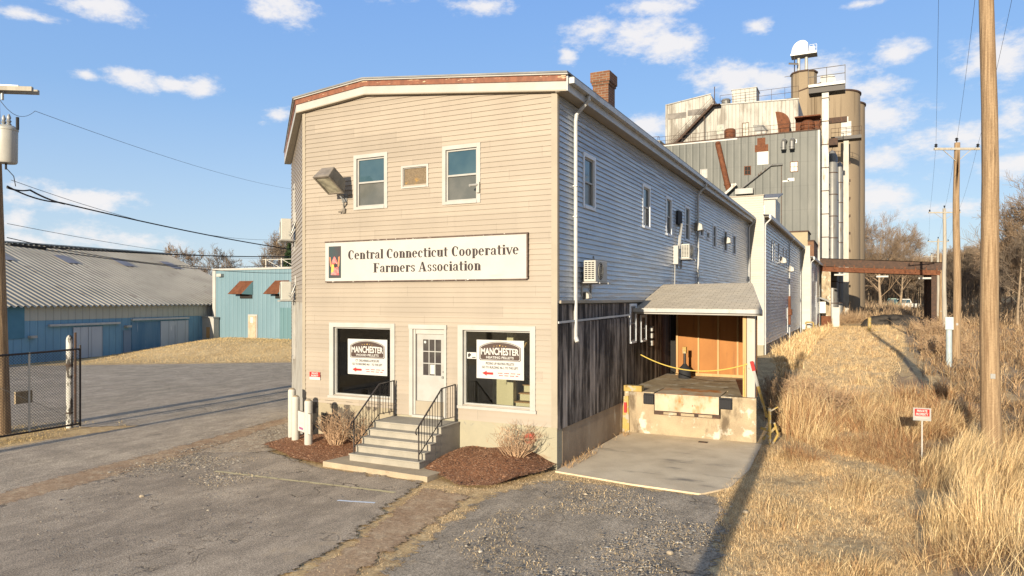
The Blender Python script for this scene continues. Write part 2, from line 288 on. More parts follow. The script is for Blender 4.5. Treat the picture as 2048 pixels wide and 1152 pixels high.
def edge_alpha(s, amp=.5, sc=3.0, w=.08):
    """ragged edge: the sheet ends where distance to its outline plus noise falls below zero"""
    a = s.n('ShaderNodeAttribute'); a.attribute_name = 'edge'
    nz = s.math('ADD', s.math('SUBTRACT', s.noise(sc, 7, rough=.7), .5), s.math('MULTIPLY', s.math('SUBTRACT', s.noise(sc*9, 3), .5), .35))
    v = s.math('ADD', a.outputs['Fac'], s.math('MULTIPLY', nz, amp))
    s.set(s.b.inputs['Alpha'], s.rng(v, 0, w))
def asphalt(name, a, b, tan=(.33, .26, .18), tanth=(.60, .70), crack=1., amp=.5, light=None, esc=3.0, gravel=.5):
    s = NB(name)
    col = s.mix(s.rng(s.noise(.35, 6, (1, .6, 1), .6), .35, .65), (*a, 1), (*b, 1))
    pt = s.rng(s.noise(1.7, 8, (1, .55, 1), .75), .38, .66, .80, 1.18); g = s.noise(42, 4, rough=.85); g2 = s.noise(130, 2)
    sp = s.math('MULTIPLY', s.rng(g, .40, .60, .58, 1.42), s.rng(g2, .36, .64, .80, 1.20))
    cc = s.n('ShaderNodeVectorMath', operation='SCALE'); s.set(cc.inputs[0], col); s.set(cc.inputs[3], s.math('MULTIPLY', sp, pt)); col = cc.outputs[0]
    col = s.mix(s.rng(s.noise(.55, 8, (1, .7, 1), .72), *tanth), col, (*tan, 1))
    vor = s.n('ShaderNodeTexVoronoi', feature='DISTANCE_TO_EDGE'); vor.inputs['Scale'].default_value = .33
    nn = s.n('ShaderNodeTexNoise'); nn.inputs['Scale'].default_value = 1.3; nn.inputs['Detail'].default_value = 9; s.nt.links.new(s.co, nn.inputs['Vector'])
    vm = s.n('ShaderNodeVectorMath', operation='MULTIPLY_ADD'); s.nt.links.new(nn.outputs['Color'], vm.inputs[0]); vm.inputs[1].default_value = (2.6, 2.6, 0); s.nt.links.new(s.co, vm.inputs[2])
    s.nt.links.new(vm.outputs[0], vor.inputs['Vector'])
    mask = s.rng(s.noise(.55, 5), .47, .66)
    ck = s.math('MULTIPLY', s.rng(vor.outputs['Distance'], .002, .013, 1., 0.), s.math('MULTIPLY', mask, .7*crack))
    col = s.mix(ck, col, (.035, .028, .02, 1))
    fine_ = s.n('ShaderNodeTexVoronoi', feature='DISTANCE_TO_EDGE'); fine_.inputs['Scale'].default_value = 1.5; s.nt.links.new(vm.outputs[0], fine_.inputs['Vector'])
    ck2 = s.math('MULTIPLY', s.rng(fine_.outputs['Distance'], .004, .03, 1., 0.), s.math('MULTIPLY', s.rng(s.noise(.45, 6, rough=.7), .52, .66), .6*crack))
    col = s.mix(ck2, col, (.05, .04, .03, 1))
    # pale stone specks
    v2 = s.n('ShaderNodeTexVoronoi'); v2.inputs['Scale'].default_value = 26; s.nt.links.new(s.co, v2.inputs['Vector'])
    spk = s.math('MULTIPLY', s.rng(v2.outputs['Distance'], .10, .2, 1., 0.), s.rng(s.noise(.8, 6), .45, .75, 0, gravel))
    col = s.mix(spk, col, (.48, .41, .31, 1))
    s.bump(s.math('SUBTRACT', s.math('ADD', g, s.math('MULTIPLY', spk, .8)), s.math('MULTIPLY', s.math('ADD', ck, ck2), 2.)), .8, .018)
    m = s.done(col, .92, 0, .2)
    edge_alpha(s, amp, esc)
    return m
MT['asphalt_lot'] = asphalt('worn_lot_asphalt', (.30, .243, .18), (.37, .30, .22), tan=(.46, .35, .225), crack=1.1, tanth=(.58, .74), amp=1.0)
MT['asphalt_drive'] = asphalt('crumbling_drive_asphalt', (.285, .235, .175), (.345, .285, .21), tan=(.48, .36, .22), tanth=(.54, .68), crack=1.0, amp=1.4, gravel=.35)
MT['asphalt_road'] = asphalt('pale_road_asphalt', (.355, .29, .215), (.41, .335, .245), crack=.6, amp=.5, tanth=(.62, .78), gravel=.3)
MT['asphalt_far'] = asphalt('far_lot_asphalt', (.325, .27, .20), (.365, .30, .225), crack=.6, amp=.6, tanth=(.7, .8), gravel=.25)
def earth(name, cols, sc=1.2, bump=.7, amp=None, fine=.35, bsc=22, dist=.03):
    s = NB(name)
    col = s.mix(s.rng(s.noise(sc, 8, rough=.65), .36, .62), (*cols[0], 1), (*cols[1], 1))
    col = s.mix(s.rng(s.noise(sc*4.1, 8, rough=.7), .46, .66), col, (*cols[2], 1))
    g = s.noise(bsc, 5, rough=.75); g2 = s.noise(90, 3, rough=.8)
    f = s.math('MULTIPLY', s.rng(g, .25, .75, 1-fine, 1+fine), s.rng(g2, .25, .75, 1-fine*.7, 1+fine*.7))
    cc = s.n('ShaderNodeVectorMath', operation='SCALE'); s.set(cc.inputs[0], col); s.set(cc.inputs[3], f)
    s.bump(s.math('ADD', g, s.math('MULTIPLY', g2, .5)), bump, dist)
    m = s.done(cc.outputs[0], .95, 0, .1)
    if amp: edge_alpha(s, amp)
    return m
MT['ground'] = earth('dry_grass_ground', ((.52, .37, .19), (.38, .26, .135), (.60, .45, .25)))
MT['field'] = earth('brown_field', ((.36, .25, .145), (.27, .185, .11), (.44, .32, .18)), sc=.25)
MT['dirt'] = earth('brown_dirt', ((.31, .205, .125), (.38, .265, .165), (.44, .33, .215)), sc=.9, amp=.9)
MT['dirt2'] = earth('gravelly_dirt', ((.33, .255, .18), (.39, .305, .215), (.47, .39, .28)), sc=.9, amp=1.0, fine=.5)
MT['mulch'] = earth('brown_mulch', ((.25, .115, .06), (.18, .08, .042), (.31, .155, .085)), sc=3, bump=1., amp=.35, fine=.5, bsc=30)
MT['path'] = earth('pale_trodden_grass', ((.62, .44, .235), (.48, .33, .17), (.68, .50, .28)), sc=.7, amp=2.6, fine=.3)
MT['mound'] = earth('mown_dry_grass', ((.50, .37, .195), (.41, .295, .155), (.55, .41, .225)), sc=.3, amp=.5, fine=.2, bsc=8)
MT['paint_yellow'] = None
def paint(name, c, amp, th):
    s = NB(name); m = s.done((*c, 1), .8, 0, .2)
    a = s.n('ShaderNodeAttribute'); a.attribute_name = 'edge'
    v = s.math('ADD', s.noise(6, 7, (1, 1, 1), .75), s.math('MULTIPLY', s.noise(50, 3), .3))
    s.set(s.b.inputs['Alpha'], s.rng(v, th, th+.12)); return m
MT['paint_yellow'] = paint('faded_yellow_line', (.50, .42, .24), .5, .50)
MT['paint_white'] = paint('faded_white_line', (.55, .60, .66), .5, .42)

# ---------------------------------------------------------------- mesh helpers
class MB:
    def __init__(s): s.v = []; s.f = []; s.mi = []; s.cur = 0
    def face(s, pts, mi=None):
        i = len(s.v); s.v += [tuple(p) for p in pts]; s.f.append(tuple(range(i, i+len(pts)))); s.mi.append(s.cur if mi is None else mi)
    def hexa(s, p):                    # 8 points: bottom 4, top 4
        i = len(s.v); s.v += [tuple(q) for q in p]
        for q in ((3, 2, 1, 0), (4, 5, 6, 7), (0, 1, 5, 4), (1, 2, 6, 5), (2, 3, 7, 6), (3, 0, 4, 7)):
            s.f.append(tuple(i+k for k in q)); s.mi.append(s.cur)
    def box(s, x0, x1, y0, y1, z0, z1):
        s.hexa([(x0, y0, z0), (x1, y0, z0), (x1, y1, z0), (x0, y1, z0), (x0, y0, z1), (x1, y0, z1), (x1, y1, z1), (x0, y1, z1)])
    def pbox(s, P, a0, a1, z0, z1, o0, o1):
        s.hexa([P(a0, z0, o0), P(a1, z0, o0), P(a1, z0, o1), P(a0, z0, o1), P(a0, z1, o0), P(a1, z1, o0), P(a1, z1, o1), P(a0, z1, o1)])
    def prism(s, poly, z0, z1):        # poly [(x,y)] ; z0,z1 numbers or functions
        f0 = z0 if callable(z0) else (lambda x, y: z0); f1 = z1 if callable(z1) else (lambda x, y: z1)
        n = len(poly); s.face([(x, y, f0(x, y)) for x, y in poly[::-1]]); s.face([(x, y, f1(x, y)) for x, y in poly])
        for k in range(n):
            a, b = poly[k], poly[(k+1) % n]; s.face([(*a, f0(*a)), (*b, f0(*b)), (*b, f1(*b)), (*a, f1(*a))])
    def tube(s, p0, p1, r0, r1=None, n=8, caps=True):
        r1 = r0 if r1 is None else r1; p0 = Vector(p0); p1 = Vector(p1); d = (p1-p0)
        if d.length < 1e-6: return
        d.normalize(); a = d.orthogonal().normalized(); b = d.cross(a); i = len(s.v)
        for p, r in ((p0, r0), (p1, r1)):
            for k in range(n):
                t = 2*math.pi*k/n; s.v.append(tuple(p+a*math.cos(t)*r+b*math.sin(t)*r))
        for k in range(n):
            s.f.append((i+k, i+(k+1) % n, i+n+(k+1) % n, i+n+k)); s.mi.append(s.cur)
        if caps:
            s.f.append(tuple(i+k for k in range(n))[::-1]); s.f.append(tuple(i+n+k for k in range(n))); s.mi += [s.cur]*2
    def path(s, pts, r, n=6):
        for a, b in zip(pts[:-1], pts[1:]): s.tube(a, b, r, n=n)
    def bar(s, p0, p1, w, h=None):
        h = h or w; p0 = Vector(p0); p1 = Vector(p1); d = (p1-p0).normalized()
        up = Vector((0, 0, 1)) if abs(d.z) < .95 else Vector((0, 1, 0))
        a = d.cross(up).normalized()*w/2; b = a.cross(d).normalized()*h/2
        s.hexa([p0-a-b, p0+a-b, p0+a+b, p0-a+b, p1-a-b, p1+a-b, p1+a+b, p1-a+b])
    def lathe(s, c, prof, n=24):       # prof [(r,z)]
        i = len(s.v)
        for r, z in prof:
            for k in range(n):
                t = 2*math.pi*k/n; s.v.append((c[0]+r*math.cos(t), c[1]+r*math.sin(t), c[2]+z))
        for j in range(len(prof)-1):
            for k in range(n):
                a = i+j*n+k; b = i+j*n+(k+1) % n; s.f.append((a, b, b+n, a+n)); s.mi.append(s.cur)
        s.f.append(tuple(i+k for k in range(n))[::-1]); s.f.append(tuple(i+(len(prof)-1)*n+k for k in range(n))); s.mi += [s.cur]*2
    def build(s, name, mats, parent=None, origin=None, smooth=False, label=None, bevel=0):
        if not s.v: return None
        V = np.array(s.v, dtype=float)
        if parent is not None:
            o = world_loc(parent); loc = Vector((0, 0, 0)); off = np.array(o)
        else:
            o = origin if origin is not None else ((V[:, 0].min()+V[:, 0].max())/2, (V[:, 1].min()+V[:, 1].max())/2, V[:, 2].min())
            loc = Vector(o); off = np.array(o)
        me = bpy.data.meshes.new(name); me.from_pydata([tuple(q) for q in (V-off)], [], s.f)
        if not isinstance(mats, (list, tuple)): mats = [mats]
        for m in mats: me.materials.append(MT[m] if isinstance(m, str) else m)
        me.polygons.foreach_set('material_index', s.mi)
        ob = bpy.data.objects.new(name, me); C.objects.link(ob); ob.location = loc
        if parent is not None: ob.parent = parent
        bm = bmesh.new(); bm.from_mesh(me); bmesh.ops.remove_doubles(bm, verts=bm.verts, dist=1e-5) if smooth else None
        bmesh.ops.recalc_face_normals(bm, faces=bm.faces); bm.to_mesh(me); bm.free()
        if smooth:
            me.polygons.foreach_set('use_smooth', [True]*len(me.polygons))
            try: me.set_sharp_from_angle(angle=R(40))
            except Exception: pass
        if bevel:
            bv = ob.modifiers.new('bevel', 'BEVEL'); bv.width = bevel; bv.segments = 2; bv.limit_method = 'ANGLE'; bv.harden_normals = False
        if label: ob['label'] = label
        return ob
def world_loc(o):
    v = Vector((0, 0, 0))
    while o is not None: v += o.location; o = o.parent
    return v
def tag(o, label, cat, group=None, kind=None):
    if label: o['label'] = label
    if cat: o['category'] = cat
    if group: o['group'] = group
    if kind: o['kind'] = kind
    return o
def thing(name, loc, label, cat, group=None):
    o = bpy.data.objects.new(name, None); C.objects.link(o); o.location = loc; o.empty_display_size = .2
    return tag(o, label, cat, group)
def copy_tree(o, loc=None, parent=None, rotz=None, scale=None):
    c = o.copy(); C.objects.link(c)
    if parent is not None: c.parent = parent
    if loc is not None: c.location = loc
    if rotz is not None: c.rotation_euler = (0, 0, rotz)
    if scale is not None: c.scale = scale
    for ch in o.children: copy_tree(ch, None, c)
    return c
def frameP(ox, oy, ux, uy, nx, ny):
    return lambda s, z, o=0.: (ox+ux*s+nx*o, oy+uy*s+ny*o, z)
def interp(knots, s):
    for (a, za), (b, zb) in zip(knots[:-1], knots[1:]):
        if s <= b+1e-9: return za+(zb-za)*(s-a)/(b-a)
    return knots[-1][1]
def siding(mb, P, L, z0, top, openings=(), ex=.127, lip=.021):
    cuts = {0., L}
    for s, _ in top: cuts.add(float(s))
    for o in openings: cuts.add(float(o[0])); cuts.add(float(o[1]))
    cuts = sorted(c for c in cuts if 0 <= c <= L); zt = max(z for _, z in top); k = 0
    while z0+k*ex < zt:
        za, zb = z0+k*ex, z0+(k+1)*ex; k += 1; zm = (za+zb)/2
        for a, b in zip(cuts[:-1], cuts[1:]):
            m = (a+b)/2
            if any(o[0] < m < o[1] and o[2] < zm < o[3] for o in openings): continue
            ta, tb = interp(top, a), interp(top, b)
            if za >= max(ta, tb): continue
            b0, b1, t0, t1 = min(za, ta), min(za, tb), min(zb, ta), min(zb, tb)
            mb.face([P(a, b0, lip), P(b, b1, lip), P(b, t1, .001), P(a, t0, .001)])
            mb.face([P(a, b0, -.004), P(b, b1, -.004), P(b, b1, lip), P(a, b0, lip)])
def text_mesh(mb, body, P, s0, z0, height, out=.004, bold=0., width=None, align='LEFT', mi=None, xs=1., arch=0., shear=0., space=1.0):
    cu = bpy.data.curves.new('lettering', 'FONT'); cu.body = body; cu.size = 1; cu.offset = bold; cu.space_character = space; cu.resolution_u = 3; cu.shear = shear
    ob = bpy.data.objects.new('lettering', cu); C.objects.link(ob); dg = bpy.context.evaluated_depsgraph_get(); dg.update()
    me = bpy.data.meshes.new_from_object(ob.evaluated_get(dg)); bpy.data.objects.remove(ob)
    if not me.vertices: return
    xv = [v.co.x for v in me.vertices]; yv = [v.co.y for v in me.vertices]; x0, x1, y0, y1 = min(xv), max(xv), min(0, min(yv)) if False else 0., max(yv)
    k = height/(y1-y0); kx = k*xs if width is None else width/(x1-x0); W = (x1-x0)*kx
    sh = {'LEFT': 0, 'CENTER': -W/2, 'RIGHT': -W}[align]
    def q(v):
        sx = (v.co.x-x0)*kx+sh; t = (sx-sh)/W*2-1; zz = v.co.y*k*(1+arch*(1-t*t))
        return P(s0+sx, z0+zz, out)
    i = len(mb.v); mb.v += [q(v) for v in me.vertices]
    for p in me.polygons: mb.f.append(tuple(i+j for j in p.vertices)); mb.mi.append(mb.cur if mi is None else mi)
    bpy.data.meshes.remove(me)

def big_mesh(name, V, F, mat, col=None, parent=None, nv=4, smooth=False, attr='col'):
    me = bpy.data.meshes.new(name); V = np.asarray(V, np.float32); F = np.asarray(F, np.int32); n = F.shape[1]
    me.vertices.add(len(V)); me.vertices.foreach_set('co', V.ravel()); me.loops.add(F.size); me.loops.foreach_set('vertex_index', F.ravel())
    me.polygons.add(len(F)); me.polygons.foreach_set('loop_start', np.arange(0, F.size, n, dtype=np.int32)); me.polygons.foreach_set('loop_total', np.full(len(F), n, np.int32))
    if smooth: me.polygons.foreach_set('use_smooth', np.ones(len(F), bool))
    me.update(calc_edges=True); me.materials.append(MT[mat] if isinstance(mat, str) else mat)
    if col is not None:
        if col.ndim == 2:
            a = me.color_attributes.new(attr, 'FLOAT_COLOR', 'POINT'); a.data.foreach_set('color', np.concatenate([col, np.ones((len(col), 1))], 1).astype(np.float32).ravel())
        else:
            a = me.attributes.new(attr, 'FLOAT', 'POINT'); a.data.foreach_set('value', col.astype(np.float32))
    me.validate()
    ob = bpy.data.objects.new(name, me); C.objects.link(ob)
    if parent: ob.parent = parent
    return ob

# ================================================================ terrain
def S(a, b, v): t = np.clip((np.asarray(v, float)-a)/(b-a), 0, 1); return t*t*(3-2*t)
def Z(x, y):
    x = np.asarray(x, float); y = np.asarray(y, float)
    z = .45*S(20, 46, y)*S(-8, -5, x) + .30*S(.4, 2.6, x)*S(9, 17, y)
    sx = (x+42.3)*-.555+(y-26.0)*.832; u = (x+42.3)*.832+(y-26.0)*.555
    z = z+.9*S(0, 7, sx)*S(-2, 6, u)*(1-S(-14, -6, x))
    z = z+12*S(140, 420, y)*S(-60, 60, x-.05*y)+7*S(22, 80, x)*S(50, 150, y)
    z = z+.03*(np.sin(x*1.7+y*.6)+np.sin(y*1.3-x*.8))*S(.0, 2.5, x)*S(8, 12, y)*(1-S(30, 44, y))*(1-S(9, 12, x))
    z = z+.012*(np.sin(x*7.3+2*np.sin(y*2.1))+np.sin(y*6.1-x*3.7)+np.sin(x*3.1+y*4.3))*S(-2.2, -1.2, x)*(1-S(1.5, 2.5, x))*S(6, 8, y)*(1-S(20, 24, y))
    return z
def zs(x, y): return float(Z(x, y))
def G(px, py, z=0.):
    v = ray(px, py); t = (z-CAM_H)/v[2]; return (v[0]*t, v[1]*t)
def axis(segs):
    out = []
    for a, b, st in segs: out += list(np.arange(a, b, st))
    out.append(segs[-1][1]); return np.array(out)
def grid_mesh(name, xs, ys, mat, off=0., extra=None, edge=None, keep=None):
    X, Y = np.meshgrid(xs, ys); Zz = Z(X, Y)+off
    if extra is not None: Zz = Zz+extra(X, Y)
    ny, nx = X.shape; V = np.stack([X.ravel(), Y.ravel(), Zz.ravel()], 1)
    i = np.arange(nx*ny).reshape(ny, nx); F = np.stack([i[:-1, :-1].ravel(), i[:-1, 1:].ravel(), i[1:, 1:].ravel(), i[1:, :-1].ravel()], 1)
    col = None
    if edge is not None:
        col = edge(X, Y).ravel(); k = (col[F] > -keep).any(1); F = F[k]
        used = np.unique(F); rm = np.full(len(V), -1); rm[used] = np.arange(len(used)); V = V[used]; F = rm[F]; col = col[used]
    return big_mesh(name, V, F, mat, col, smooth=True, attr='edge')
def poly_sd(poly):
    P_ = np.array(poly, float)
    def f(X, Y):
        sh = X.shape; x = X.ravel(); y = Y.ravel(); d = np.full(x.shape, 1e9); ins = np.zeros(x.shape, bool)
        for k in range(len(P_)):
            a = P_[k]; b = P_[(k+1) % len(P_)]; ab = b-a; t = np.clip(((x-a[0])*ab[0]+(y-a[1])*ab[1])/(ab@ab), 0, 1)
            d = np.minimum(d, np.hypot(x-a[0]-t*ab[0], y-a[1]-t*ab[1]))
            c = (a[1] > y) != (b[1] > y)
            with np.errstate(divide='ignore', invalid='ignore'): xi = a[0]+(y-a[1])/(b[1]-a[1]+1e-12)*ab[0]
            ins ^= c & (x < xi)
        return np.where(ins, d, -d).reshape(sh)
    return f
def sheet(name, poly, mat, off, res=.25, extra=None, keep=.6):
    xs_ = [p[0] for p in poly]; ys_ = [p[1] for p in poly]
    o = grid_mesh(name, np.arange(min(xs_)-1, max(xs_)+1, res), np.arange(min(ys_)-1, max(ys_)+1, res), mat, off, extra, poly_sd(poly), keep)
    return tag(o, None, None, kind='structure')
g = grid_mesh('ground', axis([(-900, -100, 40), (-100, -24, 2), (-24, 12, .25), (12, 60, 1.5), (60, 900, 30)]), axis([(-300, -20, 20), (-20, 4, 2), (4, 48, .25), (48, 160, 1.5), (160, 460, 15), (460, 2400, 100)]), 'ground')
tag(g, 'dry tan winter ground around the buildings', None, kind='structure')
sheet('field', [(2.2, 9), (60, 9), (300, 30), (300, 300), (6, 300), (5, 100), (4, 50), (2.8, 25)], 'field', .004, 1.0, keep=2)['label'] = 'brown overgrown field beyond the poles'
MF = sheet('grass_mound', [(-42.9, 25.9), (-31.5, 33.6), (-15, 44.6), (-15, 62), (-47.2, 62), (-47.0, 30.5)], 'mound', .008, .5, keep=1.2)
MF['label'] = 'low mown grass mound in front of the blue building'
sheet('far_lot', [(-75, -20), (-75, 6), (-42.3, 25.6), (-31.5, 33.2), (-15, 44), (-15, 17.5), (-20.4, 14.4), (-22.8, 12.5), (-24, 8), (-24, -20)], 'asphalt_far', .010, .5)['label'] = 'wide grey asphalt lot between the gate and the grass mound'
sheet('road', [(-21, -20), (-20.8, 8), (-20.2, 14.6), (-18.6, 24), (-15, 31), (-15, 17), (-17.3, 17.8), (-16.0, 12), (-15.4, 8), (-14, -20)], 'asphalt_road', .014, .25)['label'] = 'pale worn asphalt road passing left of the building'
sheet('dirt_verge', [(-14.3, -20), (-15.4, 8), (-16.4, 13), (-17.4, 18.2), (-15, 18.5), (-13.6, 14), (-14.2, 12.6), (-14.6, 9), (-13.2, 6.5), (-12, -20)], 'dirt2', .018, .25)['label'] = 'brown gravelly strip between road and parking area'
sheet('dirt_streak', [(-15.9, 8.6), (-16.3, 12), (-17.2, 17.6), (-16.6, 17.4), (-15.2, 12), (-14.3, 7.4), (-14.2, 5)], 'dirt', .022, .2)['label'] = 'reddish dirt streak along the road edge'
sheet('parking_lot', [(-14.6, -8), (-14.9, 8.5), (-15.2, 12.6), (-13.8, 13.5), (-11.4, 12.75), (-8.5, 12.75), (-8.45, 12.5), (-7.5, 9), (-7.2, 6), (-7, -8)], 'asphalt_lot', .026, .2)['label'] = 'cracked dark asphalt parking area in front of the steps'
sheet('driveway', [(-6.75, 12.4), (-6.2, 8), (-6.1, -8), (-1.2, -8), (-1.6, 8), (-2.0, 11.5), (-2.4, 14.5), (-6.2, 14.1)], 'asphalt_drive', .012, .2)['label'] = 'crumbling asphalt driveway with potholes below the apron'
sheet('dirt_strip', [(-8.3, 12.5), (-7.35, 9), (-7.0, 6), (-6.9, -8), (-6.5, -8), (-6.4, 7), (-6.7, 10), (-7.0, 12.2)], 'dirt', .020, .2)['label'] = 'brown strip of dirt and dead grass between the two asphalt areas'
sheet('path', [(-3.2, 30), (.6, 29), (1.8, 45), (3.6, 80), (4.2, 112), (-3.6, 112), (-4.0, 60)], 'path', .008, .5, keep=1.5)['label'] = 'pale trodden grass track along the buildings'
def mb_extra(X, Y): return .02+.16*S(12.9, 14.6, Y)+.05*np.sin(X*2.3)*S(13, 14.5, Y)
sheet('mulch_bed', [(-14.3, 13.75), (-12.6, 13.1), (-11.4, 12.95), (-10.9, 13.3), (-10.9, 15.15), (-14.2, 15.15)], 'mulch', .03, .12, mb_extra, .3)['label'] = 'brown mulch bed left of the front steps'
def mb_extra2(X, Y): return .02+.34*S(12.7, 14.6, Y)*S(-9.5, -8.4, X)*(1-.75*S(-7.0, -6.2, X))+.04*np.sin(X*4)*S(13, 14, Y)
sheet('mulch_bed', [(-8.98, 13.4), (-8.5, 13.2), (-7.6, 12.75), (-6.9, 13.0), (-6.35, 14.3), (-6.32, 15.15), (-8.98, 15.15)], 'mulch', .03, .12, mb_extra2, .3)['label'] = 'heaped brown mulch bed right of the front steps'
mb = MB(); mb.prism([(-6.28, 14.86), (-4.4, 14.55), (-2.9, 14.45), (-2.45, 15.2), (-2.3, 17), (-2.4, 20.18), (-6.28, 20.18)], -.05, .035)
tag(mb.build('concrete_apron', 'apron'), 'grey concrete slab at the foot of the loading dock', None, kind='structure')
def strip(name, a, b, w, mat, z, label):
    a = Vector((*a, 0)); b = Vector((*b, 0)); d = (b-a).normalized(); n = Vector((-d.y, d.x, 0))*w/2; k = 24; V = []
    for i in range(k+1):
        p = a+(b-a)*i/k+n*random.uniform(-.25, .25); V += [tuple(p-n+Vector((0, 0, z))), tuple(p+n+Vector((0, 0, z)))]
    F = [(2*i, 2*i+1, 2*i+3, 2*i+2) for i in range(k)]
    tag(big_mesh(name, V, F, mat), label, None, kind='structure')
strip('painted_line', G(430, 945), G(790, 988), .10, 'paint_yellow', .034, 'faded yellow parking line in front of the steps')
strip('painted_line', G(675, 1004), G(750, 1009), .07, 'paint_white', .034, 'short pale blue white paint dash on the parking asphalt')

# ================================================================ main building
XL, XR, YF, YB = -14.10, -6.34, 15.09, 46.55
RDG = -11.83
def zt(x): return 9.46-(.1143*(x-RDG) if x > RDG else .088*(RDG-x))
store = thing('store_building', (-10.2, 15.09, 0), 'two storey cream clapboard building with a chamfered corner and low gable roof', 'building')
PF = frameP(XL, YF, 1, 0, 0, -1); PR = frameP(XR, YF, 0, 1, 1, 0)
cu_ = Vector((4.15, -3.87)).normalized(); PC = frameP(-18.25, 18.96, cu_.x, cu_.y, cu_.y, -cu_.x); LC = 5.674
X_ = lambda x: x-XL
Y_ = lambda y: y-YF
F_open = [(X_(-12.2), X_(-11.22), 6.45, 7.80), (X_(-9.38), X_(-8.42), 6.43, 7.78), (X_(-10.66), X_(-9.94), 6.9, 7.4),
          (X_(-13.05), X_(-10.99), 1.38, 3.27), (X_(-8.93), X_(-6.94), 1.38, 3.27), (X_(-10.40), X_(-9.33), .8, 3.28), (0, X_(-10.95), .8, 1.17)]
mb = MB(); siding(mb, PF, XR-XL, .98, [(0, 9.26), (2.27, 9.46), (7.76, 8.83)], F_open); mb.build('front_wall', 'siding', store)
wins = [(16.79, 17.73, 6.32, 7.75), (22.24, 23.2, 6.31, 7.76), (25.3, 26.21, 6.31, 7.76), (28.39, 29.31, 6.32, 7.78), (31.33, 32.21, 6.73, 7.16), (32.79, 33.62, 6.73, 7.16), (34.37, 35.28, 6.44, 7.6), (37.4, 38.46, 6.44, 7.6), (40.26, 41.3, 6.44, 7.6)]
mb = MB(); siding(mb, PR, YB-YF, .98, [(0, 8.80), (YB-YF, 8.80)], [(Y_(a)+.06, Y_(b)-.06, c+.06, d-.06) for a, b, c, d in wins]+[(-.1, Y_(27), 0, 3.88)], lip=.028); mb.build('side_wall', 'siding_shaded', store)
mb = MB(); siding(mb, PC, LC, 3.9, [(0, 8.9), (LC, 9.26)], [(1.26, 2.04, 6.46, 7.74)]); mb.build('corner_wall', 'siding', store)
mb = MB(); siding(mb, frameP(-18.25, YB, 0, -1, -1, 0), YB-18.96, 1.0, [(0, 8.9), (YB-18.96, 8.9)]); mb.build('rear_left_wall', 'siding', store)
# solid wall behind the siding, open at the shop windows
mb = MB()
for a, b, c, d in ((XL, XR, 0, 1.36), (XL, XR, 3.3, 9.2), (XL, -12.98, 1.36, 3.3), (-11.03, -10.42, 1.36, 3.3), (-9.30, -8.88, 1.36, 3.3), (-6.93, XR, 1.36, 3.3)):
    mb.pbox(PF, X_(a)+.02, X_(b)-.02, c, d, -.22, -.10 if c > 3 else -.03 if c > 0 else -.02)
mb.pbox(PR, .0, YB-YF, 3.9, 8.95, -.25, -.10); mb.pbox(PR, 0, Y_(24.7), 1.0, 3.9, -.3, -.06); mb.pbox(PR, Y_(26.9), YB-YF, .9, 3.9, -.3, -.05)
mb.pbox(PC, 0, LC, 1.0, 9.2, -.2, -.06); mb.box(-18.2, -18.0, 18.96, YB, 0, 8.9); mb.box(-18.2, XR-.1, YB-.2, YB-.05, 0, 9.0)
mb.build('inner_wall', 'cream_trim', store)
mb = MB(); mb.pbox(PC, .05, LC-.1, .0, 3.9, -.05, .0)
mb.build('lower_corner_panel', pm('peeling_pale_panel', (.62, .59, .52), (.52, .49, .43), 2, rough=.8, c=(.28, .22, .16), csc=3, cst=(1, 1, .3), cth=(.58, .66)), store)
# foundations
mb = MB(); mb.box(-8.98, XR+.015, YF-.01, YF+.3, -.2, .985); f1 = mb.build('foundation', 'found_cream', store)
mb = MB(); mb.box(XL, -10.9, YF-.01, YF+.3, -.2, 1.19)
mb.build('foundation', pm('peeling_foundation', (.62, .53, .37), (.55, .47, .33), 2, rough=.9, bump=.4, c=(.17, .14, .11), csc=2.4, cst=(1, 1, .8), cth=(.5, .54)), store)
mb = MB(); mb.box(-10.9, -8.98, YF, YF+.3, -.2, .97); mb.build('foundation', 'found_cream', store)
mb = MB(); mb.box(XR-.3, XR+.02, YF+.31, 27, -.2, .99); mb.box(XR-.3, XR+.0, 27, YB, -.2, .98); mb.build('side_foundation', 'found_dark', store)
# weathered boards on the lower side wall
mb = MB(); mb.box(XR-.05, XR+.02, YF+.02, 24.66, .97, 3.86); mb.build('board_siding', 'boards', store, label='weathered grey vertical boards on the lower side wall')
mb = MB(); mb.box(XR+.022, XR+.05, YF-.03, 20.70, .93, 3.42)
pb = mb.build('board_panel', 'boards', store, label='outer layer of weathered grey boards')
mb = MB(); mb.bar((XR+.06, YF-.03, 3.44), (XR+.06, 20.7, 3.50), .03, .05); mb.build('metal_flashing', 'gutter', store)
mb = MB(); mb.bar((XR+.05, YF+.1, 3.92), (XR+.05, 24.5, 3.92), .05, .07); mb.build('skirt_trim', 'cream_trim', store)
mb = MB(); mb.box(XR-.05, XR-.02, 21.9, 24.66, 1.24, 1.62); mb.build('kick_panel', 'yellow', store)
# corner trims
def trims(name, P, specs, mat, par):
    mb = MB()
    for a, b, c, d in specs: mb.pbox(P, a, b, c, d, -.02, .026)
    return mb.build(name, mat, par)
mb = MB(); mb.pbox(PF, 0.0, .11, 1.2, 9.22, -.03, .028); mb.build('corner_trim', 'cream_trim', store)
mb = MB(); mb.pbox(PF, X_(XR)-.12, X_(XR)+.03, .98, 8.82, -.03, .031); mb.pbox(PR, .005, .10, 3.95, 8.8, -.02, .034); mb.build('corner_trim', 'cream_trim', store)
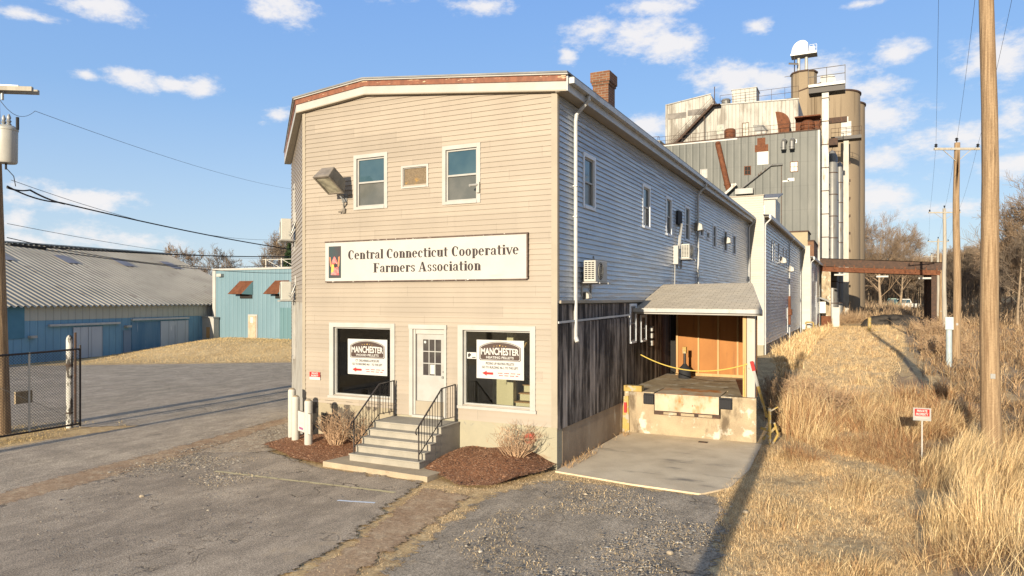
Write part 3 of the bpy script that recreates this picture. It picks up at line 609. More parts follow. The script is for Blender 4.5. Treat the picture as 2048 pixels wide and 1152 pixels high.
# roof
def zro(h): return lambda x, y: zt(x)+h
def slab(name, h0, h1, mat, xr, yf, ov=0.):
    mb = MB()
    mb.prism([(RDG, yf), (xr, yf), (xr, YB+.1), (RDG, YB+.1)], zro(h0), zro(h1))
    mb.prism([(XL-.12-ov, yf), (RDG, yf), (RDG, YB+.1), (-18.5-ov, YB+.1), (-18.5-ov, 18.9-ov*.5)], zro(h0), zro(h1))
    return mb.build(name, mat, store)
roof = slab('roof', .37, .41, 'roofing', XR+.36, YF-.24, .05)
def front_band(name, h0, h1, out, th, mat, par, x0=XL-.12, x1=XR+.30, oC=0.):
    mb = MB()
    for a, b in ((x0, RDG), (RDG, x1)):
        y0, y1 = YF-out, YF-out+th
        mb.hexa([(a, y0, zt(a)+h0), (b, y0, zt(b)+h0), (b, y1, zt(b)+h0), (a, y1, zt(a)+h0), (a, y0, zt(a)+h1), (b, y0, zt(b)+h1), (b, y1, zt(b)+h1), (a, y1, zt(a)+h1)])
    a = Vector((x0, YF-out)); b = Vector((-18.42-oC, 18.78)); n = Vector((.02, .02))
    za, zb = zt(x0), zt(-18.42)-.05
    mb.hexa([(a.x, a.y, za+h0), (b.x, b.y, zb+h0), (b.x+th, b.y+th, zb+h0), (a.x+th, a.y+th, za+h0), (a.x, a.y, za+h1), (b.x, b.y, zb+h1), (b.x+th, b.y+th, zb+h1), (a.x+th, a.y+th, za+h1)])
    return mb.build(name, mat, par)
front_band('fascia', .0, .20, .14, .05, 'trim', store)
front_band('upper_fascia', .20, .335, .17, .06, 'copper', store)
front_band('drip_edge', .335, .385, .215, .05, 'white_metal', store, XL-.15, XR+.36)
front_band('soffit', -.03, .0, .15, .16, 'cream_trim', store)
mb = MB(); ze = zt(XR+.3)
mb.box(XR+.02, XR+.30, YF-.12, YB+.05, ze-.02, ze+.0); mb.build('side_soffit', 'cream_trim', store)
mb = MB(); mb.box(XR+.30, XR+.33, YF-.13, YB+.06, ze-.02, ze+.33); mb.build('side_fascia', 'gutter', store)
mb = MB(); mb.box(XR+.335, XR+.46, YF-.05, YB+.05, ze+.16, ze+.29); mb.box(XR+.35, XR+.445, YF-.06, YB+.04, ze+.29, ze+.30); mb.build('gutter', 'gutter', store)
def downspout(y, zb, par, x=XR, ztop=8.95, mat='gutter', xo=.40):
    mb = MB(); pts = [(x+xo, y, ztop), (x+xo, y, ztop-.12), (x+.10, y-.03, ztop-.42), (x+.075, y-.03, ztop-.60), (x+.075, y-.03, zb)]
    for a, b in zip(pts[:-1], pts[1:]): mb.tube(a, b, .048, n=8)
    mb.tube((x+.075, y-.03, zb), (x+.13, y-.06, zb-.12), .055, n=8)
    for zz in (ztop-2.2, (ztop+zb)/2): mb.box(x+.01, x+.135, y-.09, y+.03, zz, zz+.03)
    return mb.build('downspout', mat, par, smooth=True)
downspout(16.15, 3.05, store); downspout(30.7, 1.3, store); downspout(46.2, 4.5, store)
# chimney
mb = MB(); mb.box(-7.22, -6.73, 20.0, 20.62, 8.9, 10.42); mb.box(-7.25, -6.70, 19.97, 20.65, 10.42, 10.50); mb.box(-7.28, -6.67, 19.94, 20.68, 10.50, 10.80)
ch = mb.build('chimney', 'brick', store); ch.parent = roof; ch.location = -roof.location
mb = MB(); mb.box(-7.2, -6.75, 20.02, 20.6, 10.8, 10.83); cc = mb.build('chimney_cap', 'concrete', store)

def window(P, a, b, c, d, par, trim=.10, sash=.045, dh=True, glass=('glass_dark', 'glass_low'), rec=.05, sill=True, out=.032, frame_mat='trim'):
    """trimmed window with a sash and its panes"""
    mb = MB()
    mb.pbox(P, a, a+trim, c, d, -.04, out); mb.pbox(P, b-trim, b, c, d, -.04, out)
    mb.pbox(P, a+trim, b-trim, d-trim, d, -.04, out+.002); mb.pbox(P, a+trim, b-trim, c, c+trim*.75, -.04, out+(.015 if sill else 0))
    w_ = mb.build('window', frame_mat, par)
    a0, b0, c0, d0 = a+trim, b-trim, c+trim*.75, d-trim; zm = (c0+d0)/2
    mb = MB()
    mb.pbox(P, a0, a0+sash, c0, d0, -.08, -rec+.03); mb.pbox(P, b0-sash, b0, c0, d0, -.08, -rec+.03)
    mb.pbox(P, a0+sash, b0-sash, c0, c0+sash, -.08, -rec+.028); mb.pbox(P, a0+sash, b0-sash, d0-sash, d0, -.08, -rec+.028)
    if dh: mb.pbox(P, a0+sash, b0-sash, zm-sash*.5, zm+sash*.5, -.08, -rec+.032)
    child(mb.build('sash', 'white_metal', par), w_)
    if dh:
        mb = MB(); mb.pbox(P, a0+sash, b0-sash, zm, d0-sash, -.075, -rec); child(mb.build('pane', glass[0], par), w_)
        mb = MB(); mb.pbox(P, a0+sash, b0-sash, c0+sash, zm, -.078, -rec-.012); child(mb.build('pane', glass[1], par), w_)
    else:
        mb = MB(); mb.pbox(P, a0+sash, b0-sash, c0+sash, d0-sash, -.075, -rec); child(mb.build('pane', glass[0], par), w_)
    return w_
def child(o, p):
    o.parent = p; return o          # both already sit in the same space at (0,0,0)
# children built for a part keep the thing's space: part objects sit at (0,0,0) under their thing
window(PF, X_(-12.28), X_(-11.16), 6.39, 7.87, store); window(PF, X_(-9.46), X_(-8.36), 6.36, 7.84, store)
vw = window(PF, X_(-10.72), X_(-9.88), 6.86, 7.45, store, trim=.055, sash=.02, dh=False, glass=('osb',), rec=.03); vw['label'] = 'small boarded window opening between the two upper windows'
MT['trim_shaded'] = pm('white_trim_shaded', (.66, .69, .72), (.58, .61, .64), 2, rough=.45)  # same white paint as the front trim, bluish shade mixed into the colour
for a, b, c, d in wins: window(PR, Y_(a), Y_(b), c, d, store, dh=(d-c) > 1, rec=.045, frame_mat='trim_shaded')
window(PR, Y_(20.76), Y_(21.45), 2.62, 3.84, store, rec=.0, out=.06, trim=.07, frame_mat='trim_shaded'); window(PR, Y_(21.95), Y_(22.62), 2.60, 3.48, store, rec=.0, out=.06, trim=.07, frame_mat='trim_shaded')
window(PC, 1.2, 2.1, 6.4, 7.8, store); window(PC, 1.3, 2.0, 2.0, 3.6, store, rec=-.0, out=.05)
# shop windows with real glass and the room behind
s = NB('shop_glass'); s.nt.nodes.remove(s.b); gl = s.n('ShaderNodeBsdfGlossy'); gl.inputs['Roughness'].default_value = .02; tr = s.n('ShaderNodeBsdfTransparent'); tr.inputs[0].default_value = (.88, .90, .87, 1)
fr = s.n('ShaderNodeFresnel'); fr.inputs[0].default_value = 1.7; mx = s.n('ShaderNodeMixShader'); s.nt.links.new(fr.outputs[0], mx.inputs[0]); s.nt.links.new(tr.outputs[0], mx.inputs[1]); s.nt.links.new(gl.outputs[0], mx.inputs[2])
s.nt.links.new(mx.outputs[0], s.nt.nodes['Material Output'].inputs[0]); MT['shop_glass'] = s.m
for a, b in ((-13.12, -10.92), (-9.0, -6.87)):
    a, b = X_(a), X_(b); t = .14; c, d = 1.32, 3.34; mb = MB()
    mb.pbox(PF, a, a+t, c, d, -.04, .04); mb.pbox(PF, b-t, b, c, d, -.04, .04); mb.pbox(PF, a+t, b-t, d-t+.02, d, -.04, .042); mb.pbox(PF, a-.03, b+.03, c-.05, c+.02, -.02, .07)
    w_ = mb.build('shop_window', 'trim', store, label='large display window %s of the front door' % ('left' if a < 3 else 'right'))
    mb = MB(); q = .04; a0, b0, c0, d0 = a+t, b-t, c+.02, d-t+.02
    mb.pbox(PF, a0, a0+q, c0, d0, -.14, -.05); mb.pbox(PF, b0-q, b0, c0, d0, -.14, -.05); mb.pbox(PF, a0+q, b0-q, c0, c0+q+.02, -.14, -.05); mb.pbox(PF, a0+q, b0-q, d0-q, d0, -.14, -.05)
    child(mb.build('sash', 'white_metal', store), w_)
    mb = MB(); mb.pbox(PF, a0+q, b0-q, c0+q+.02, d0-q, -.105, -.10); child(mb.build('pane', 'shop_glass', store), w_)
MT['room'] = pm('dim_room_wall', (.45, .39, .28), (.32, .28, .20), 1.5, rough=.9); MT['room_light'] = pm('cream_room_post', (.50, .44, .30), rough=.8)
MT['floor_in'] = pm('dark_room_floor', (.10, .085, .065), rough=.8); MT['tread'] = pm('brown_stair_tread', (.30, .17, .08), rough=.7)
mb = MB(); mb.box(XL+.1, XR-.3, 15.35, 19.6, .9, 1.0); mb.cur = 1; mb.box(XL+.1, XR-.3, 15.35, 19.6, 3.9, 4.0); mb.box(XL+.1, XR-.3, 19.6, 19.7, 1, 3.9); mb.box(XL+.05, XL+.1, 15.35, 19.6, 1, 3.9); mb.box(XR-.36, XR-.3, 15.35, 19.6, 1, 3.9); mb.box(-9.9, -9.8, 16.6, 19.6, 1, 3.9)
mb.cur = 2; mb.box(-8.10, -7.92, 16.0, 16.18, 1, 3.9); mb.box(-9.0, -8.55, 16.9, 17.1, 1, 2.1); mb.box(-12.4, -11.9, 19.4, 19.55, 1.0, 3.2); mb.cur = 3; mb.box(-12.55, -12.1, 16.2, 16.3, 2.6, 3.5)  # last box: blue panel added for the reflection in the left window
MT['reflection_blue'] = pm('blue_reflection_panel', (.30, .52, .56), rough=.6); mb.build('interior_room', ['floor_in', 'room', 'room_light', 'reflection_blue'], store)
mb = MB()
for k in range(10):
    y0 = 15.75+k*.24; z1 = 1.0+(k+1)*.19; mb.cur = 0; mb.box(-7.85, XR-.37, y0+.02, y0+.3, 1.0, z1-.03); mb.cur = 1; mb.box(-7.88, XR-.365, y0, y0+.3, z1-.028, z1)
mb.cur = 2; mb.bar((-7.92, 15.75, 2.0), (-7.92, 18.0, 3.75), .04, .06); mb.build('interior_stairs', ['room_light', 'tread', 'stud'], store)
# front door
mb = MB(); a, b, c, d = X_(-10.46), X_(-9.33), .98, 3.33
mb.pbox(PF, a, a+.11, c, d-.10, -.04, .045); mb.pbox(PF, b-.07, b, c, d-.10, -.04, .045); mb.pbox(PF, a-.01, b+.01, d-.11, d, -.04, .06)
mb.pbox(PF, a+.11, a+.17, c, d-.11, -.09, -.0); mb.pbox(PF, b-.1, b-.07, c, d-.11, -.09, -.0); mb.pbox(PF, a+.17, b-.1, d-.24, d-.11, -.09, -.02)
mb.pbox(PF, a+.11, b-.07, c-.03, c+.03, -.1, .08); df = mb.build('door_frame', 'trim', store)
mb = MB(); a0, b0, c0, d0 = a+.175, b-.105, c+.035, d-.25; W = b0-a0; Hh = d0-c0
wa, wb, wd, wc = a0+W*.22, a0+W*.86, d0-Hh*.065, d0-Hh*.51
mb.pbox(PF, a0, wa, c0, d0, -.12, -.07); mb.pbox(PF, wb, b0, c0, d0, -.12, -.07); mb.pbox(PF, wa, wb, wd, d0, -.12, -.07); mb.pbox(PF, wa, wb, c0, wc, -.12, -.07)
for i in (1, 2): mb.pbox(PF, wa+(wb-wa)*i/3-.012, wa+(wb-wa)*i/3+.012, wc, wd, -.10, -.068); mb.pbox(PF, wa, wb, wc+(wd-wc)*i/3-.012, wc+(wd-wc)*i/3+.012, -.10, -.066)
door = mb.build('door', 'white_metal', store, label='white front door with nine small panes')
mb = MB(); mb.pbox(PF, wa, wb, wc, wd, -.105, -.09); child(mb.build('pane', pm('door_glass', (.035, .03, .03), (.06, .055, .05), 3, rough=.1, spec=.6), store), door)
mb = MB(); mb.tube(PF(b0-.06, c0+.98, -.07), PF(b0-.06, c0+.98, -.02), .03); mb.tube(PF(b0-.06, c0+1.12, -.07), PF(b0-.06, c0+1.12, -.05), .025); child(mb.build('handle', 'grey_metal', store), door)
mb = MB(); mb.pbox(PF, a0+.02, b0-.02, c0+.02, c0+.26, -.07, -.064); child(mb.build('kick_plate', pm('blue_grey_plate', (.42, .50, .48), rough=.35), store), door)
mb = MB(); mb.pbox(PF, wa+(wb-wa)*.38, wa+(wb-wa)*.62, wc+.03, wc+(wd-wc)*.30, -.088, -.084); child(mb.build('door_notice', 'white_print', store), door); mb = MB(); mb.tube(PF(wa+.05, wd-.07, -.088), PF(wa+.05, wd-.07, -.084), .035, n=14); child(mb.build('door_sticker', 'white_print', store), door)

# ---------------------------------------------------------------- front steps with railings
st = thing('front_steps', (-9.95, 13.9, 0), 'concrete entrance steps with black iron railings under the front door', 'steps')
x0, x1 = -10.95, -8.95; mb = MB()
for k in range(5):
    zt1 = .13+(k+1)*.16; y0 = 13.28+k*.23; mb.box(x0+.0, x1, y0, y0+.229 if k < 4 else YF-.025, -.1, zt1-.035)
    mb.box(x0-.012, x1+.012, y0-.025, (y0+.26 if k < 4 else YF-.03), zt1-.036, zt1)
mb.build('flight', 'concrete_step', st, bevel=.012)
mb = MB(); mb.prism([(-11.45, 12.92), (-8.42, 12.80), (-8.36, 13.62), (-8.6, 13.75), (-8.7, 13.6), (-11.3, 13.75)], -.1, .125); mb.build('base_slab', 'concrete_tan', st, bevel=.03)
def railing(x, par):
    mb = MB(); r = .011
    top = [(x, 13.36, 1.08), (x, 14.34, 1.83), (x, YF-.12, 1.86)]; low = [(x, 13.36, .42), (x, 14.34, 1.08), (x, YF-.12, 1.06)]
    mb.tube((x, 13.36, .28), top[0], .017); mb.tube((x, 14.34, .92), top[1], .014); mb.tube((x, YF-.12, .92), (x, YF-.12, 1.87), .020)
    for a, b in zip(top[:-1], top[1:]): mb.bar(a, b, .035, .02)
    for a, b in zip(low[:-1], low[1:]): mb.bar(a, b, .02, .014)
    pts = [(x, 13.36, 1.08), (x, 13.26, 1.02), (x, 13.24, .94), (x, 13.28, .90)]; mb.path(pts, .014)
    for k in range(1, 15):
        y = 13.36+k*.1145
        if y > YF-.15: break
        zt_ = interp([(13.36, 1.08), (14.34, 1.83), (YF, 1.86)], y); zb_ = interp([(13.36, .42), (14.34, 1.08), (YF, 1.06)], y); mb.tube((x, y, zb_), (x, y, zt_), .0075, n=6)
    return mb.build('railing', 'black_metal', par)
railing(-10.88, st); railing(-9.02, st)

# ================================================================ signs on the front
sg = thing('sign_board', (-10.15, YF-.06, 4.48), 'long white board lettered Central Connecticut Cooperative Farmers Association across the front wall', 'sign')
a, b, c, d = X_(-13.22), X_(-7.07), 4.47, 5.54
mb = MB(); mb.pbox(PF, a, b, c, d, .02, .075); mb.build('board', 'sign_face', sg)
mb = MB(); mb.pbox(PF, a-.01, b+.03, d-.005, d+.03, .02, .095); mb.pbox(PF, b-.005, b+.03, c, d-.005, .02, .095); mb.pbox(PF, a, b-.005, c-.025, c+.005, .02, .09); mb.build('board_frame', pm('dark_sign_frame', (.07, .045, .035), (.10, .07, .055), 8, rough=.7, c=(.5, .47, .42), csc=14, cth=(.62, .66)), sg)
mb = MB()
def glyph(ch):
    """fat-face letter: heavy stems, hairline joins, small slab feet; returns polygons and advance in cap heights"""
    P_ = []
    def rc(x0, x1, y0, y1): P_.append([(x0, y0), (x1, y0), (x1, y1), (x0, y1)])
    def arc(cx, cy, rx, ry, a0, a1, wx, wy, n=14):
        for k in range(n):
            a, b = R(a0+(a1-a0)*k/n), R(a0+(a1-a0)*(k+1)/n); ix, iy = rx-wx, ry-wy
            P_.append([(cx+rx*math.cos(a), cy+ry*math.sin(a)), (cx+rx*math.cos(b), cy+ry*math.sin(b)), (cx+ix*math.cos(b), cy+iy*math.sin(b)), (cx+ix*math.cos(a), cy+iy*math.sin(a))])
    X = .70
    def stem(x, y0, y1, w=.215, foot=True, head=True):
        rc(x, x+w, y0, y1)
        if foot: rc(x-.05, x+w+.05, y0, y0+.05)
        if head: rc(x-.06, x+.02, y1-.06, y1)
    if ch == ' ': return [], .30
    if ch == 'o': arc(.26, .35, .26, .36, 0, 360, .18, .06, 22); return P_, .59
    if ch == 'e': arc(.26, .35, .26, .36, 2, 318, .18, .06, 20); rc(.12, .44, .35, .41); return P_, .57
    if ch == 'c': arc(.26, .35, .26, .36, 48, 312, .18, .06, 18); rc(.34, .46, .44, .60); return P_, .53
    if ch == 'a': rc(.30, .48, .04, .50); arc(.27, .48, .21, .22, 0, 165, .16, .06, 10); arc(.22, .19, .20, .19, 70, 320, .15, .05, 12); rc(.42, .54, 0, .06); rc(.05, .17, .44, .56); return P_, .58
    if ch == 'n': stem(.06, 0, X); stem(.36, 0, .52, head=False); arc(.33, .48, .22, .22, 0, 150, .16, .07, 8); return P_, .66
    if ch == 'm': stem(.06, 0, X); stem(.36, 0, .52, head=False); arc(.33, .48, .22, .22, 0, 150, .16, .07, 8); stem(.66, 0, .52, head=False); arc(.63, .48, .22, .22, 0, 150, .16, .07, 8); return P_, .96
    if ch == 'r': stem(.06, 0, X); arc(.35, .50, .17, .20, 40, 150, .12, .07, 6); rc(.35, .50, .50, .64); return P_, .51
    if ch == 't': rc(.10, .28, .06, .92); rc(0, .42, .63, .70); arc(.28, .12, .18, .12, 180, 320, .14, .06, 6); return P_, .45
    if ch == 'i': stem(.06, 0, X); arc(.155, .87, .11, .10, 0, 360, .10, .09, 12); return P_, .34
    if ch == 'l': stem(.06, 0, 1.0); return P_, .34
    if ch == 'u': stem(.06, .14, X, foot=False); stem(.36, 0, X); arc(.27, .20, .21, .21, 180, 320, .15, .06, 8); return P_, .65
    if ch == 'p': stem(.06, -.26, X); arc(.30, .35, .25, .36, -120, 120, .18, .06, 14); return P_, .60
    if ch == 'v': P_.append([(.0, X), (.21, X), (.36, 0), (.24, 0)]); P_.append([(.27, .04), (.34, 0), (.56, X), (.48, X)]); rc(-.03, .25, X-.05, X); rc(.42, .62, X-.05, X); return P_, .58
    if ch == 's': arc(.23, .53, .19, .18, 35, 250, .13, .06, 12); arc(.23, .18, .20, .18, -145, 75, .14, .06, 12); P_.append([(.06, .44), (.17, .34), (.42, .22), (.36, .38)]); rc(.30, .40, .50, .64); rc(.04, .14, .06, .2); return P_, .48
    if ch == 'A': P_.append([(.06, 0), (.14, 0), (.40, 1.0), (.32, 1.0)]); P_.append([(.30, 1.0), (.46, 1.0), (.74, 0), (.50, 0)]); rc(.2, .54, .28, .35); rc(-.02, .24, 0, .05); rc(.42, .82, 0, .05); return P_, .84
    if ch == 'F': rc(.08, .32, 0, 1); rc(.0, .40, 0, .05); rc(.0, .62, .94, 1); rc(.55, .62, .76, 1); rc(.3, .48, .48, .55); rc(.44, .50, .38, .64); return P_, .68
    if ch == 'C': arc(.36, .5, .34, .51, 50, 310, .23, .06, 22); rc(.52, .62, .66, .92); return P_, .72
    return [], .4
def slab_text(mb, body, s_left, s_right, z, h, out, arch=0.):
    total = sum(glyph(c)[1] for c in body); k = (s_right-s_left)/total; x = s_left; n = 0
    for c in body:
        polys, adv = glyph(c)
        for q in polys:
            mb.face([PF(x+px*k, z+py*h, out+.0003*(n % 9)) for px, py in q]); n += 1
        x += adv*k
slab_text(mb, 'Central Connecticut Cooperative', X_(-12.43), X_(-7.27), 5.055, .25, .0765); slab_text(mb, 'Farmers Association', X_(-11.58), X_(-8.30), 4.69, .25, .0765)
MT['sign_text'] = pm('dark_brown_lettering', (.028, .02, .02), rough=.6); mb.build('lettering', 'sign_text', sg)
mb = MB(); mb.pbox(PF, X_(-13.10), X_(-12.67), 4.56, 5.43, .075, .079)
mb.cur = 1
def pp(pts, mi, out=.081, a0=X_(-13.10), c0=4.56, w=.43, h=.87):
    mb.face([PF(a0+x*w, c0+y*h, out) for x, y in pts], mi)
pp([(.07, .67), (.15, .66), (.24, .38), (.20, .34), (.12, .40)], 1); pp([(.80, .66), (.90, .68), (.86, .40), (.78, .33), (.74, .40)], 1)
pp([(.45, .68), (.52, .66), (.70, .50), (.72, .45), (.45, .42), (.24, .44), (.28, .54)], 2, .080); pp([(.24, .40), (.44, .40), (.40, .22), (.30, .14), (.20, .16)], 4, .0805); pp([(.44, .36), (.78, .34), (.82, .14), (.20, .12), (.24, .18), (.42, .20)], 2, .081)
pp([(.45, .44), (.55, .48), (.66, .42), (.64, .34), (.52, .32), (.44, .38)], 3, .083); pp([(.26, .44), (.42, .42), (.42, .36), (.28, .36)], 4, .082); pp([(.18, .14), (.84, .13), (.84, .09), (.20, .10)], 2, .082)
mb.build('picture_panel', ['slate', 'orange', 'pink', 'black_print', 'gold'], sg, label='small dark picture panel with a pink and orange emblem')
def poster(px0, px1, z0, z1, second, l1, l2, label, tilt):
    t = thing('window_poster', (px0, YF+.0, z0), label, 'poster'); ca, sa = math.cos(tilt), math.sin(tilt); W = px1-px0; H_ = z1-z0
    def P(s, z, o=0.): return (px0+s*W*ca+z*H_*sa, YF+.075-o, z0+z*H_*ca-s*W*sa)
    mb = MB(); mb.pbox(P, 0, 1, 0, 1, -.004, .0); mb.build('sheet', 'white_print', t)
    mb = MB(); pts = []
    def badge(s0, s1, zb, zs_, ztop, r=.04):
        pts = []
        for cx, cz, a0 in ((s1-r, zb+r, -90), (s0+r, zb+r, 180)):
            if cx > .5: arc1 = [(cx+r*math.cos(R(a)), cz+r*math.sin(R(a))) for a in range(-90, 1, 30)]
            else: arc2 = [(cx+r*math.cos(R(a)), cz+r*math.sin(R(a))) for a in range(180, 271, 30)]
        n = 12; top = []
        for i in range(n+1):
            q = i/n*2-1; s_ = (s0+s1)/2-q*(s1-s0)*.5*.985; top.append((s_, zs_+(ztop-zs_)*(1-q*q)**.85 if abs(q) < 1 else zs_))
        return arc1+top+arc2
    mb.face([P(x, z, .002) for x, z in badge(.06, .94, .47, .82, .965)], 0)
    mb.face([P(x, z, .0028) for x, z in badge(.075, .925, .485, .815, .95)], 1)
    mb.face([P(x, z, .0036) for x, z in badge(.085, .915, .495, .81, .94)], 0)
    mb.cur = 1
    Pn = lambda s, z, o: P(s, z, o)
    text_mesh(mb, 'MANCHESTER', Pn, .10, .625, .155, .005, bold=.03, width=.80, arch=.18)
    text_mesh(mb, second, Pn, .5, .525, .06, .005, bold=.02, width=.58, align='CENTER')
    for k in range(5):
        cx = .5+(k-2)*.062; rr = .013 if k != 2 else .022; mb.face([P(cx+rr*(1 if i % 2 == 0 else .45)*math.sin(i*math.pi/5)*H_/W, .86-.008*abs(k-2)+rr*(1 if i % 2 == 0 else .45)*math.cos(i*math.pi/5), .005) for i in range(10)], 3)
    mb.build('badge', ['brown_print', 'white_print', 'red', 'gold'], t)
    mb = MB(); text_mesh(mb, l1, Pn, .5, .365, .062, .004, bold=.02, width=.60, align='CENTER'); text_mesh(mb, l2, Pn, .5, .265, .062, .004, bold=.02, width=.76, align='CENTER')
    for zz, x0_, x1_ in ((.145, .46, .93), (.085, .48, .89)):
        for k in range(14):
            if k % 4 != 3: mb.face([P(x0_+(x1_-x0_)*k/14, zz, .003), P(x0_+(x1_-x0_)*(k+.85)/14, zz, .003), P(x0_+(x1_-x0_)*(k+.85)/14, zz+.02, .003), P(x0_+(x1_-x0_)*k/14, zz+.02, .003)], 1)
    mb.face([P(*q, .004) for q in ((.12, .14), (.22, .20), (.22, .165), (.36, .165), (.36, .105), (.22, .105), (.22, .07))], 1)
    mb.build('notice_text', ['black_print', 'red'], t)
    return t
poster(-12.56, -11.24, 1.94, 2.90, 'WOOD PELLETS', 'CT. DELIVERIES & PICKUPS', 'GO TO BUILDING 46-1 - TO THE LEFT', 'white poster with brown wood pellets badge in the left shop window', .0)
poster(-8.52, -7.22, 2.03, 2.98, 'HEATING PELLETS', 'PICKING UP HEATING PELLETS?', 'GO TO BUILDING 46-1, TO THE LEFT', 'white poster with brown heating pellets badge in the right shop window', .0)
t = thing('window_sticker', (-8.7, YF, 2.5), 'small white camera warning sticker at the left edge of the right shop window', 'sticker')
Pq = lambda s, z, o=0.: (-8.80+s, YF+.08-o, 2.50+z)
mb = MB(); mb.pbox(Pq, 0, .27, 0, .16, -.003, 0); mb.build('sheet', 'white_print', t)
mb = MB(); mb.face([Pq(*q, .003) for q in ((.03, .12), (.08, .14), (.13, .10), (.10, .07), (.06, .03), (.03, .05))]); 
for k in range(4): mb.face([Pq(.15+k*.026, .02, .003), Pq(.17+k*.026, .02, .003), Pq(.17+k*.026, .05, .003), Pq(.15+k*.026, .05, .003)])
mb.build('camera_symbol', 'black_print', t)
def private_sign(P, w, h, par, name='plate', frame=True):
    mb = MB(); mb.pbox(P, 0, w, 0, h, 0, .006); mb.build('plate', 'white_metal' if frame else 'white_print', par)
    f = .09 if frame else .0; mb = MB(); q = lambda s, z, o: P(s, z, o)
    a0, a1, c0, c1 = w*f, w*(1-f), h*(.36), h*(1-f); mb.face([P(a0, c0, .008), P(a1, c0, .008), P(a1, c1, .008), P(a0, c1, .008)]); mb.build('red_field', 'red', par)
    mb = MB(); text_mesh(mb, 'PRIVATE', q, w/2, c0+(c1-c0)*.56, (c1-c0)*.34, .010, bold=.03, width=w*.58, align='CENTER'); text_mesh(mb, 'PROPERTY', q, w/2, c0+(c1-c0)*.1, (c1-c0)*.34, .010, bold=.03, width=w*.68, align='CENTER')
    mb.face([P(w*.15, h*.2, .010), P(w*.8, h*.2, .010), P(w*.8, h*.24, .010), P(w*.15, h*.24, .010)]); mb.build('lettering', 'white_print', par)
t = thing('wall_sign', (-13.63, YF-.03, 1.74), 'small red and white private property sign on the cream front wall', 'sign'); private_sign(lambda s, z, o=0.: (-13.82+s, YF-.035-o, 1.73+z), .38, .22, t, frame=False)
t = thing('staked_sign', (1.29, 19.07, zs(1.29, 19.07)), 'red and white private property sign on a thin stake in the tall grass', 'sign')
def Psg(s, z, o=0.): v = Vector((.94, .34)); n = Vector((.34, -.94)); return (1.12+s*v.x+n.x*o, 19.0+s*v.y+n.y*o, 1.13+z-.04*s)
private_sign(Psg, .40, .30, t); mb = MB(); mb.bar((1.31, 19.09, .2), (1.31, 19.09, 1.40), .03, .02); mb.build('stake', 'white_metal', t)

# ---------------------------------------------------------------- wall fittings
fl = thing('floodlight', (-12.9, YF, 6.6), 'large bronze shoebox floodlight on the cream front wall', 'floodlight')
# housing: box tilted toward the ground, seen from below left
ctr = Vector((-12.58, YF-.60, 7.12)); ez = Vector((0, -.52, -.854)).normalized()      # lens direction
ex_ = Vector((1, 0, 0)); ey_ = ez.cross(ex_)
def L3(a, b, c): return tuple(ctr+ex_*a+ey_*b+ez*c)
mb = MB(); w2, h2 = .27, .36
mb.hexa([L3(-w2*.8, -h2*.75, -.24), L3(w2*.8, -h2*.75, -.24), L3(w2*.8, h2*.75, -.24), L3(-w2*.8, h2*.75, -.24), L3(-w2, -h2, .12), L3(w2, -h2, .12), L3(w2, h2, .12), L3(-w2, h2, .12)])
mb.build('housing', 'lamp_body', fl, bevel=.02)
mb = MB(); q = .05
for a, b, c, d in ((-w2, w2, -h2, -h2+q), (-w2, w2, h2-q, h2), (-w2, -w2+q, -h2+q, h2-q), (w2-q, w2, -h2+q, h2-q)):
    mb.hexa([L3(a, c, .122), L3(b, c, .122), L3(b, d, .122), L3(a, d, .122), L3(a, c, .16), L3(b, c, .16), L3(b, d, .16), L3(a, d, .16)])
mb.build('lens_frame', 'lamp_body', fl)
mb = MB(); mb.hexa([L3(-w2+q, -h2+q, .123), L3(w2-q, -h2+q, .123), L3(w2-q, h2-q, .123), L3(-w2+q, h2-q, .123), L3(-w2+q, -h2+q, .14), L3(w2-q, -h2+q, .14), L3(w2-q, h2-q, .14), L3(-w2+q, h2-q, .14)]); mb.build('lens', 'lamp_glass', fl)
mb = MB(); mb.path([(-12.60, YF-.40, 7.0), (-12.62, YF-.28, 6.85), (-12.58, YF-.08, 6.80), (-12.58, YF-.02, 6.70)], .03); mb.path([(-12.62, YF-.3, 6.9), (-12.50, YF-.16, 6.62), (-12.60, YF-.05, 6.50)], .022); mb.box(-12.66, -12.50, YF-.05, YF-.01, 6.62, 6.84); mb.build('bracket', 'grey_metal', fl)
t = thing('motion_sensor', (-12.6, YF, 6.35), 'tiny bronze sensor on the wall below the floodlight', 'sensor')
mb = MB(); mb.box(-12.64, -12.54, YF-.08, YF-.01, 6.33, 6.45); mb.tube((-12.58, YF-.06, 6.38), (-12.72, YF-.12, 6.36), .025); mb.tube((-12.59, YF-.06, 6.44), (-12.59, YF-.08, 6.55), .015); mb.build('sensor_body', 'lamp_body', t)
t = thing('security_camera', (-8.4, YF, 6.6), 'small white security camera on the trim of the right upper window', 'camera')
mb = MB(); mb.box(-8.44, -8.36, YF-.09, YF-.035, 6.60, 6.86); mb.build('mount', 'ac', t); mb = MB(); mb.tube((-8.40, YF-.06, 6.80), (-8.55, YF-.24, 6.76), .032, n=10); mb.build('camera_body', 'white_metal', t)

